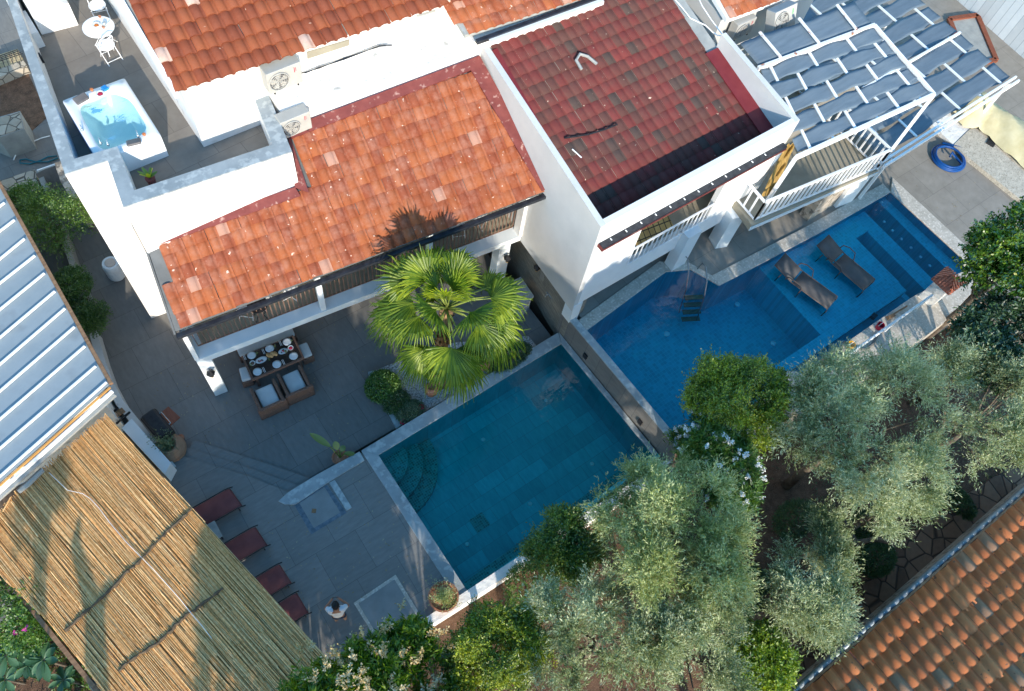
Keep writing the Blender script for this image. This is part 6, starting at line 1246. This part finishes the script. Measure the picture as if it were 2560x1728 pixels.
p = P((421, 1043), .8); m = MB(); m.box((p.x, p.y, .8), (.5, .42, .03), r_+.1); m.build('side_board', M['redwood'], bq)
for sx in (-.38, .38):
    for sy in (-.18, .18): q_ = loc(c, r_, sx, sy); m = MB(); m.tube([(q_.x, q_.y, 0), (q_.x, q_.y, zb_-.15)], .018, 6); m.build('leg', M['black'], bq)
TERRA = mat('terracotta_pot', (.30, .12, .07), (.42, .19, .11), 4, .8, c3=(.5, .32, .22), s3=9, a3=.25, bump=.3)
CLAY = mat('old_clay_jar', (.25, .15, .10), (.36, .23, .15), 3, .85, stretch=(1, 1, 9), bump=.5)
g = P((438, 1135), .0); t = thing('clay_jar', g, 'large round clay jar with a leafy plant beside the barbecue and steps', 'plant pot')
m = MB(); m.lathe((g.x, g.y, 0), [(.22, 0), (.34, .15), (.42, .42), (.38, .65), (.27, .78), (.26, .82), (.21, .82), (.22, .7)], 28); m.build('jar', CLAY, t, smooth=True)
rgq = np.random.default_rng(3); n = 130; B = np.tile([g.x, g.y, .8], (n, 1))+rgq.normal(0, .06, (n, 3)); D = unit(rgq.normal(0, .8, (n, 3))+np.array([-.3, .15, 1.])); SAGE = leaf_mat('sage_leaf', [(.03, .07, .03), (.08, .14, .06), (.14, .22, .1), (.2, .28, .14)], trans=.3)
soup('plant', sprays(rgq, B, D, rgq.uniform(.2, .5, n), 10, .06, .03, .8), 4, SAGE, t)
m = MB(); g2 = P((455, 1098), 0); m.lathe((g2.x, g2.y, .02), [(.08, 0), (.1, .12), (.07, .14)], 14); m.build('small_clay_pot', TERRA, smooth=True, label='small clay pot lying behind the large jar by the steps', cat='plant pot')
# banana plant in pot
g = P((852, 1152), 0.0); t = thing('potted_banana', g, 'terracotta pot with a young banana plant against the marble coping', 'potted plant')
m = MB(); m.lathe((g.x, g.y, 0), [(.15, 0), (.22, .3), (.24, .32), (.2, .32), (.18, .27)], 22); m.build('pot', TERRA, t, smooth=False)
m = MB(); m.lathe((g.x, g.y, .24), [(.185, 0), (.02, .02)], 16); m.build('soil', M['soil'], t)
BAN = leaf_mat('banana_leaf', [(.02, .08, .015), (.05, .15, .02), (.12, .24, .03), (.3, .34, .05)], trans=.4)
def blade(t, a, b, wdt, sag, matr, name='leaf'):
    a = Vector(a); b = Vector(b); v = []; f = []; dd = (b-a); s_ = dd.cross(Vector((0, 0, 1))).normalized()
    for i in range(9):
        u = i/8; w__ = wdt*math.sin(math.pi*min(1, u*.92+.06))**.7*.5; p = a+dd*u+Vector((0, 0, -sag*u*u)); v += [p+s_*w__+Vector((0, 0, .02)), p, p-s_*w__+Vector((0, 0, .02))]
    for i in range(8):
        for q in range(2): k_ = i*3+q; f.append((k_, k_+1, k_+4, k_+3))
    link(name, v, f, matr, t, smooth=True)
for (dx, dy, z0, z1, wd_, sg_) in ((-.45, .75, .9, 1.3, .2, .1), (.05, .3, .7, .95, .2, .1), (.25, .1, .6, .8, .18, .15), (.42, -.2, .55, .5, .15, .1)):
    m = MB(); m.tube([(g.x, g.y, .25), (g.x+dx*.3, g.y+dy*.3, z0)], .015, 6); m.build('stalk', BAN, t); blade(t, (g.x+dx*.3, g.y+dy*.3, z0), (g.x+dx, g.y+dy, z1), wd_, sg_, BAN)
g = P((1108, 1497), Z_D); t = thing('potted_shrub', g, 'wide terracotta bowl with a dry shrub in the corner of the lower deck', 'potted plant')
m = MB(); m.lathe((g.x, g.y, Z_D), [(.22, 0), (.38, .28), (.41, .32), (.36, .32), (.33, .25)], 26); m.build('pot', TERRA, t)
n = 240; B = np.tile([g.x, g.y, Z_D+.3], (n, 1))+rgq.normal(0, .09, (n, 3)); soup('shrub', sprays(rgq, B, unit(rgq.normal(0, .75, (n, 3))+np.array([0, 0, 1.])), rgq.uniform(.2, .5, n), 10, .05, .02, .8), 4, OLIVE2, t)
# yellow plant on terrace
g = P((378, 452), ZT+.1); t = thing('potted_plant', g, 'yellow leafed plant in a dark red pot on the roof terrace floor', 'potted plant')
m = MB(); m.lathe((g.x, g.y, ZT+.013), [(.09, 0), (.12, .2), (.1, .2)], 16); m.build('pot', RC, t)
YL = leaf_mat('yellow_leaf', [(.2, .3, .02), (.4, .5, .02), (.5, .55, .03), (.55, .6, .05)], trans=.3)
for i in range(7): a = i*.9; blade(t, (g.x, g.y, ZT+.2), (g.x+.22*math.cos(a), g.y+.2*math.sin(a), ZT+.35+.06*i), .09, .05, YL if i > 3 else GREEN)
# --- hatches in the deck
def hatch(px4, inner, label, matf, z=Z_D, strip_=None):
    q = [P(p, z) for p in px4]; t = thing('floor_hatch', sum(q, Vector())/4, label, 'hatch'); m = MB(); m.prism([(p.x, p.y) for p in q], z-.02, z+.012); m.build('frame', matf, t)
    q = [P(p, z) for p in inner]; m = MB(); m.prism([(p.x, p.y) for p in q], z-.02, z+.02); m.build('panel', M['bluegrey'], t)
    return t
M['bluegrey'] = mat('pale_slab', (.19, .2, .2), (.25, .26, .26), 2, .7)
z3 = lambda x, y: (420+x/3.138, 1100+y/3.138)
h1 = hatch([z3(990, 508), z3(1245, 352), z3(1402, 572), z3(1125, 742)], [z3(1032, 498), z3(1228, 372), z3(1352, 570), z3(1145, 692)], 'square hatch framed in dark marble beside the coping wedge', M['marble_dark'])
m = MB(); q = [P(z3(*p), Z_D) for p in [(1265, 338), (1308, 315), (1443, 532), (1400, 556)]]; m.prism([(p.x, p.y) for p in q], Z_D-.02, Z_D+.03); m.build('marble_strip', M['marble'], h1)
m = MB(); p = P(z3(1145, 557), Z_D+.02); m.box((p.x, p.y, Z_D+.024), (.12, .12, .008), .9); m.build('drain_cover', M['wood'], h1)
h2 = hatch([(884, 1508), (989, 1437), (1062, 1556), (955, 1622)], [(896, 1510), (986, 1449), (1048, 1552), (955, 1608)], 'square hatch with a beige border near the person', M['travertine'])
# --- palm bed
bed = [P(p, .1) for p in [(922, 933), (975, 925), (1330, 905), (1322, 862), (1396, 838), (1340, 872), (990, 1068)]]
pb = thing('planting_bed', (4.6, 8.2, 0), 'pebble planting bed around the palm with a marble kerb', 'planting bed')
q = [P(p, .1) for p in [(922, 933), (1100, 860), (1320, 840), (1345, 868), (990, 1070)]]
PEB = mat('white_pebbles', (.10, .09, .08), (.72, .7, .68), 22, .8, bump=1., bscale=22)
m = MB(); m.prism([(p.x, p.y) for p in q], 0, .1); m.build('pebbles', PEB, pb)
m = MB(); m.ppx([(920, 930), (934, 926), (1003, 1062), (991, 1072)], .14, 0); m.build('kerb', M['marble'], pb)
clip((958, 968), .35, (.5, .5, .4), 'bright green bush in the left corner of the palm bed', 101, LIME if False else GREEN, 1500, 'bed_shrub', 'shrub', .05, .035)
clip((990, 1005), .3, (.4, .35, .3), 'dark green bush with yellowish tips in the palm bed', 102, MIDG, 900, 'bed_shrub')
clip((1025, 1030), .25, (.42, .3, .25), 'grey green spreading plant by the white pebbles', 103, SAGE, 900, 'bed_shrub')
clip((1275, 895), .4, (.75, .35, .35), 'green shrub behind the palm along the pool coping', 104, MIDG, 1500, 'bed_shrub')
for px, z_, lab in (((1008, 1055), .25, 'large red flower at the tip of the palm bed'), ((1052, 1018), .35, 'small crimson flower in the palm bed')):
    p = P(px, z_); m = MB()
    for i in range(6): a = i*1.05; m.lathe((p.x+.06*math.cos(a), p.y+.06*math.sin(a), z_), [(.01, 0), (.05, .02), (.01, .04)], 8)
    m.build('flower', RED, smooth=True, label=lab, cat='flower')
for px, r_, lab in (((1205, 915), .3, 'tall terracotta jar half hidden behind the palm fronds'), ((1078, 985), .2, 'round brown clay pot sunk in the pebbles')):
    p = P(px, 0.1); t = thing('clay_pot', p, lab, 'plant pot'); m = MB(); m.lathe((p.x, p.y, .1), [(r_*.6, 0), (r_, .25), (r_*.95, .45), (r_*.7, .55), (r_*.55, .55), (r_*.55, .45)], 22); m.build('pot', TERRA, t, smooth=True)
# --- lanterns
def lantern(p, nrm, label, arm=.18):
    t = thing('wall_lantern', p, label, 'lantern', 'black wall lanterns'); n_ = Vector(nrm); c = Vector(p)+n_*arm
    m = MB(); m.lathe((c.x, c.y, c.z-.12), [(.05, 0), (.075, .16), (.13, .18), (.05, .26), (.01, .3)], 6); m.build('cage', M['black'], t)
    m = MB(); m.lathe((c.x, c.y, c.z-.17), [(.02, 0), (.045, .02), (.045, .05)], 8); m.build('bulb', mat('warm_bulb', (.6, .35, .1), (.7, .45, .15), 4, .4) if 'warm_bulb' not in bpy.data.materials else bpy.data.materials['warm_bulb'], t)
    m = MB(); m.tube([tuple(p), tuple(c+Vector((0, 0, .1)))], .012, 6); m.build('arm', M['black'], t)
q = vp(.2, 0, 1.75); lantern(q, (-.1, -1, 0), 'black wall lantern on the front of the corner column')
q = vp(L_-.5, 0, 1.7); lantern(q, (-.1, -1, 0), 'black wall lantern on the column beside the clad wall')
cwx = lambda y: 10.15+(y-7.74)*(.41/2.9)
q = PV((1349, 667), (10.17, 7.74), (10.56, 10.62)); lantern(q, (-1, 0, 0), 'black wall lantern on the grey clad side wall', .1)
# grey clad wall below the villa side, tap, counter
m = MB(); m.prism([(10.17, 7.74), (10.56, 10.62), (10.62, 11.5), (10.9, 11.5), (10.75, 7.6), (10.17, 7.55)], -.05, 2.42); m.build('clad_base', M['clad2'], hb)
t = thing('stone_counter', P((1300, 730), 0), 'pale grey counter with basin against the clad side wall', 'counter'); q = [P(p, .9) for p in [(1275, 705), (1302, 692), (1335, 740), (1308, 772)]]
c = sum(q, Vector())/4; m = MB(); m.prism([(p.x, p.y) for p in q], .82, .9); m.build('worktop', M['concrete'], t); m = MB(); m.prism([(c.x+(p.x-c.x)*.85, c.y+(p.y-c.y)*.85) for p in q], 0, .819); m.build('cabinet', M['plaster_grey'], t)
q = PV((1372, 735), (10.17, 7.74), (10.56, 10.62)); m = MB(); m.tube([q, q+Vector((-.1, 0, .0)), q+Vector((-.12, 0, -.08))], .015, 6); m.tube([q+Vector((-.02, -.25, 0)), q+Vector((-.02, .1, 0))], .012, 6); m.build('water_tap', bpy.data.materials['steel'], label='small steel tap on the grey clad wall above the pool', cat='tap')
# white cord and broken tiles on the red roof
m = MB(); 
for pts in ([(1680, 0), (1700, 22), (1722, 50), (1760, 68), (1778, 85), (1790, 93), (1806, 95)], [(1740, -5), (1752, 20), (1775, 55), (1800, 88), (1825, 118)]): m.tube([plB.hit(p)+plB.n*.09 for p in pts], .018, 5)
m.build('rope_line', M['white_metal'], label='white cords trailing down the red and grey roof', cat='rope')
m = MB(); m.tube([plB.hit(k('T2', *p))+plB.n*.12 for p in [(550, 470), (515, 410), (540, 370), (590, 385), (650, 435)]], .045, 6); m.build('bent_gutter_piece', M['concrete'], label='bent grey strip lying on the upper red and grey roof', cat='debris')
m = MB(); m.tube([plB.hit(k('T2', *p))+plB.n*.1 for p in [(440, 915), (540, 900), (600, 890), (700, 860), (785, 825)]], .022, 6); m.build('iron_bar', M['black'], label='black iron bar lying across the lower red and grey roof', cat='bar')
m = MB(); a, b = [plB.hit(k('T2', *p))+plB.n*.08 for p in [(492, 985), (553, 1040)]]; m.tube([a, b], .02, 5); m.build('white_stick', M['white_metal'], label='short white stick on the red roof near the iron bar', cat='stick')
# ================================================================ old tiled roof, bottom right, and stone path
hc = thing('house', (14, -7, 0), 'old house with worn brick red mission tiles and grey gutter in the bottom right corner', 'house')
zg = 3.0; g0, g1 = P((1975, 1740), zg), P((2600, 1202), zg); g1.y = g0.y = (g0.y+g1.y)/2
pC = Plane(g0, g1, g0+Vector((0, -3, .33)))
a, b = g0+Vector((-.2, -.12, .03)), g1+Vector((.6, -.12, .03))
tiles('roof', pC, b, a, [a, b, b+Vector((0, -7, .77)), a+Vector((0, -7, .77))], .315, .50, .10, TILE_C, hc, jitter=.009, seed=15, pan=True, thick=.02)
m = MB(); pts = [a+Vector((0, .05, 0)), a+Vector((0, -7, .77)), b+Vector((0, -7, .77)), b+Vector((0, .05, 0))]; m.hexa([p-pC.n*.12 for p in pts], [p-pC.n*.0 for p in pts]); m.build('roof_deck', mat('old_pan_tile', (.13, .055, .04), (.22, .09, .06), 6, .9, c3=(.08, .05, .04), s3=10, a3=.4), hc)
m = MB(); m.tube([g0+Vector((-.3, .06, -.02)), g1+Vector((.6, .06, -.02))], .075, 10); m.build('gutter', mat('grey_zinc', (.14, .17, .19), (.24, .28, .3), 3, .45, metal=.4), hc, smooth=True)
for i in range(44): x = g0.x+i*.21; m = MB(); m.box((x, g0.y+.06, zg+.058), (.018, .012, .008)); o = m.build('gutter_clip', M['white_metal'], hc)
m = MB(); m.prism([(g0.x-1, g0.y-.35), (g1.x+2, g1.y-.35), (g1.x+2, g1.y-7), (g0.x-1, g0.y-7)], -.5, zg-.1); m.build('wall', M['stone'], hc)
PATH = None
m = MB(); q = [P(p, -.12) for p in [(1820, 1728), (1925, 1600), (2000, 1545), (2100, 1480), (2180, 1400), (2290, 1330), (2420, 1235), (2520, 1170), (2640, 1090), (2640, 1300), (2300, 1560), (1950, 1800)]]
m.prism([(p.x, p.y) for p in q], -.5, -.12); m.build('stone_path', crazy('red_crazy_paving', (.13, .07, .045), (.26, .15, .095), (.06, .035, .025), 1.9), kind='structure')
# sawn bare branch
m = MB(); m.tube([P(k('L3', *p), z_) for p, z_ in (((690, 440), .6), ((780, 600), 1.0), ((920, 575), 1.4), ((1010, 600), 1.7), ((1065, 632), 1.9))], [.12, .1, .08, .06, .05], 8); m.tube([P(k('L3', *p), z_) for p, z_ in (((700, 420), .5), ((690, 380), 1.2), ((740, 280), 2.0))], [.12, .1, .07], 8)
m.build('bare_branch', BARK, smooth=True, label='bare sawn olive branch reaching toward the stone path', cat='branch')
# stump beside the canopy
p = P((248, 1712), 2.2); m = MB(); m.tube([(p.x, p.y, -.3), (p.x+.05, p.y, 1.2), (p.x, p.y+.05, 2.25)], [.3, .22, .19], 12); m.build('tree_stump', mat('grey_dead_wood', (.16, .14, .12), (.33, .3, .27), 6, .95, bump=1, bscale=18), smooth=True, label='grey cut tree stump at the lower edge of the reed canopy', cat='tree stump')
# ================================================================ person photographing with a phone, seen from above
SKIN = mat('tanned_skin', (.30, .15, .095), (.36, .19, .125), 10, .55); SHIRT = mat('white_cotton', (.62, .65, .7), (.7, .73, .77), 6, .85, bump=.4, bscale=14); HAIR = mat('black_hair', (.008, .007, .007), (.02, .017, .016), 60, .6, bump=.5, bscale=80); SHORT = mat('navy_shorts', (.02, .03, .06), (.03, .045, .08), 6, .85)
ctr_ = P((841, 1527), Z_D+1.45); fwd = (P((838, 1480), Z_D+1.45)-ctr_); fwd.z = 0; fwd.normalize(); rt = Vector((fwd.y, -fwd.x, 0)); base = Vector((ctr_.x, ctr_.y, Z_D))
pe = thing('person', base, 'person in a white shirt with black hair holding up a phone on the deck', 'person')
def G(x, y, z): return base+rt*x+fwd*y+Vector((0, 0, z))
def skinmesh(name, verts, edges, radii, matr, parent, root=0, sub=2, flat=None):
    me = bpy.data.meshes.new(name); off = Vector(parent['base']); me.from_pydata([tuple(v-off) for v in verts], edges, []); me.update(); me.materials.append(matr)
    o = bpy.data.objects.new(name, me); COL.objects.link(o); o.parent = parent; o['base'] = list(off)
    sk = o.modifiers.new('skin', 'SKIN'); sk.use_smooth_shade = True
    lay = me.skin_vertices[0].data
    for i, r in enumerate(radii): lay[i].radius = r if hasattr(r, '__len__') else (r, r)
    lay[root].use_root = True; ss = o.modifiers.new('sub', 'SUBSURF'); ss.levels = ss.render_levels = sub
    return o
V = []; E = []; R = []
def add(p, r, prev=None):
    V.append(p); R.append(r); i = len(V)-1
    if prev is not None: E.append((prev, i))
    return i
pel = add(G(0, 0, .95), (.15, .11)); ab = add(G(0, .01, 1.12), (.14, .10), pel); ch = add(G(0, .02, 1.3), (.155, .11), ab); up = add(G(0, .03, 1.42), (.12, .08), ch); nk = add(G(0, .06, 1.5), .052, up); hd0 = add(G(0, .09, 1.58), .075, nk); hd1 = add(G(0, .115, 1.66), .088, hd0); hd2 = add(G(0, .11, 1.73), .07, hd1)
for s in (-1, 1):
    sh_ = add(G(s*.17, .04, 1.41), .062, up); el = add(G(s*.29, .13, 1.20), .042, sh_); wr = add(G(s*.125, .25, 1.46), .028, el); pm = add(G(s*.09, .275, 1.53), (.022, .034), wr)
    for j in range(4):
        b0 = add(G(s*(.078-.006*j), .29, 1.555-.02*j), .0095, pm); b1 = add(G(s*(.058-.004*j), .312, 1.565-.022*j), .0085, b0); b2 = add(G(s*(.034-.003*j), .318, 1.562-.022*j), .0075, b1)
    t0 = add(G(s*.078, .258, 1.54), .0105, pm); t1 = add(G(s*.052, .268, 1.555), .009, t0)
    hp = add(G(s*.09, 0, .88), .09, pel); kn = add(G(s*.11, .02, .48), .058, hp); an = add(G(s*.12, -.02, .09), .038, kn); ft_ = add(G(s*.13, .12, .035), (.04, .03), an)
skinmesh('body', V, E, R, SKIN, pe)
V = []; E = []; R = []
a0 = add(G(0, 0, .9), (.175, .135)); a1 = add(G(0, .01, 1.12), (.165, .125), a0); a2 = add(G(0, .02, 1.3), (.18, .13), a1); a3 = add(G(0, .03, 1.425), (.13, .09), a2); a4 = add(G(0, .045, 1.475), (.065, .06), a3)
for s in (-1, 1): b0 = add(G(s*.175, .04, 1.415), .078, a3); b1 = add(G(s*.235, .115, 1.29), .07, b0)
skinmesh('shirt', V, E, R, SHIRT, pe)
V = []; E = []; R = []
aw = add(G(0, 0, 1.02), (.15, .11)); a0 = add(G(0, 0, .90), (.165, .12), aw)
for s in (-1, 1): b0 = add(G(s*.095, 0, .76), .10, a0); b1 = add(G(s*.11, .015, .55), .085, b0)
skinmesh('shorts', V, E, R, SHORT, pe)
c = G(0, .10, 1.69); m = MB(); v = []; f = []
for i in range(12):
    for j in range(20):
        ph_ = math.pi*.62*i/11; th = 2*math.pi*j/20; r = .108+.006*math.sin(th*7+i)*(i > 1); x = r*math.sin(ph_)*math.cos(th)*.88; y = r*math.sin(ph_)*math.sin(th)*1.08
        if math.sin(th) > .45 and i > 7: y *= .8
        v.append(c+rt*x+fwd*(y-.01)+Vector((0, 0, r*math.cos(ph_))))
for i in range(11):
    for j in range(20): f.append((i*20+j, i*20+(j+1) % 20, (i+1)*20+(j+1) % 20, (i+1)*20+j))
link('hair', v, f, HAIR, pe, smooth=True)
for s in (-1, 1): m = MB(); q = G(s*.088, .1, 1.645); m.lathe(q, [(.006, -.03), (.016, -.01), (.018, .015), (.006, .03)], 10, .6, 1.); m.build('ear', SKIN, pe, smooth=True)
m = MB(); q = G(0, .2, 1.63); m.tube([G(0, .19, 1.67), G(0, .215, 1.635), G(0, .2, 1.62)], [.008, .014, .012], 8); m.build('nose', SKIN, pe, smooth=True)
for s in (-1, 1): m = MB(); q = G(s*.032, .188, 1.665); m.lathe(q, [(.003, -.008), (.011, 0), (.003, .008)], 8); m.build('eye', HAIR, pe, smooth=True)
m = MB(); m.tube([G(-.022, .192, 1.59), G(0, .2, 1.588), G(.022, .192, 1.59)], .005, 6); m.build('mouth', RC, pe)
ph_ = thing('phone', G(0, .305, 1.54), 'dark phone held up in both hands by the person in white', 'phone')
m = MB(); m.beam(G(-.075, .305, 1.54), G(.075, .305, 1.54), .012, .075, up=fwd*(-.25)+Vector((0, 0, 1))); m.build('case', M['black'], ph_, bevel=.004)
m = MB(); m.beam(G(-.068, .298, 1.541), G(.068, .298, 1.541), .002, .066, up=fwd*(-.25)+Vector((0, 0, 1))); m.build('screen', mat('phone_screen', (.2, .26, .28), (.26, .32, .34), 8, .15), ph_)
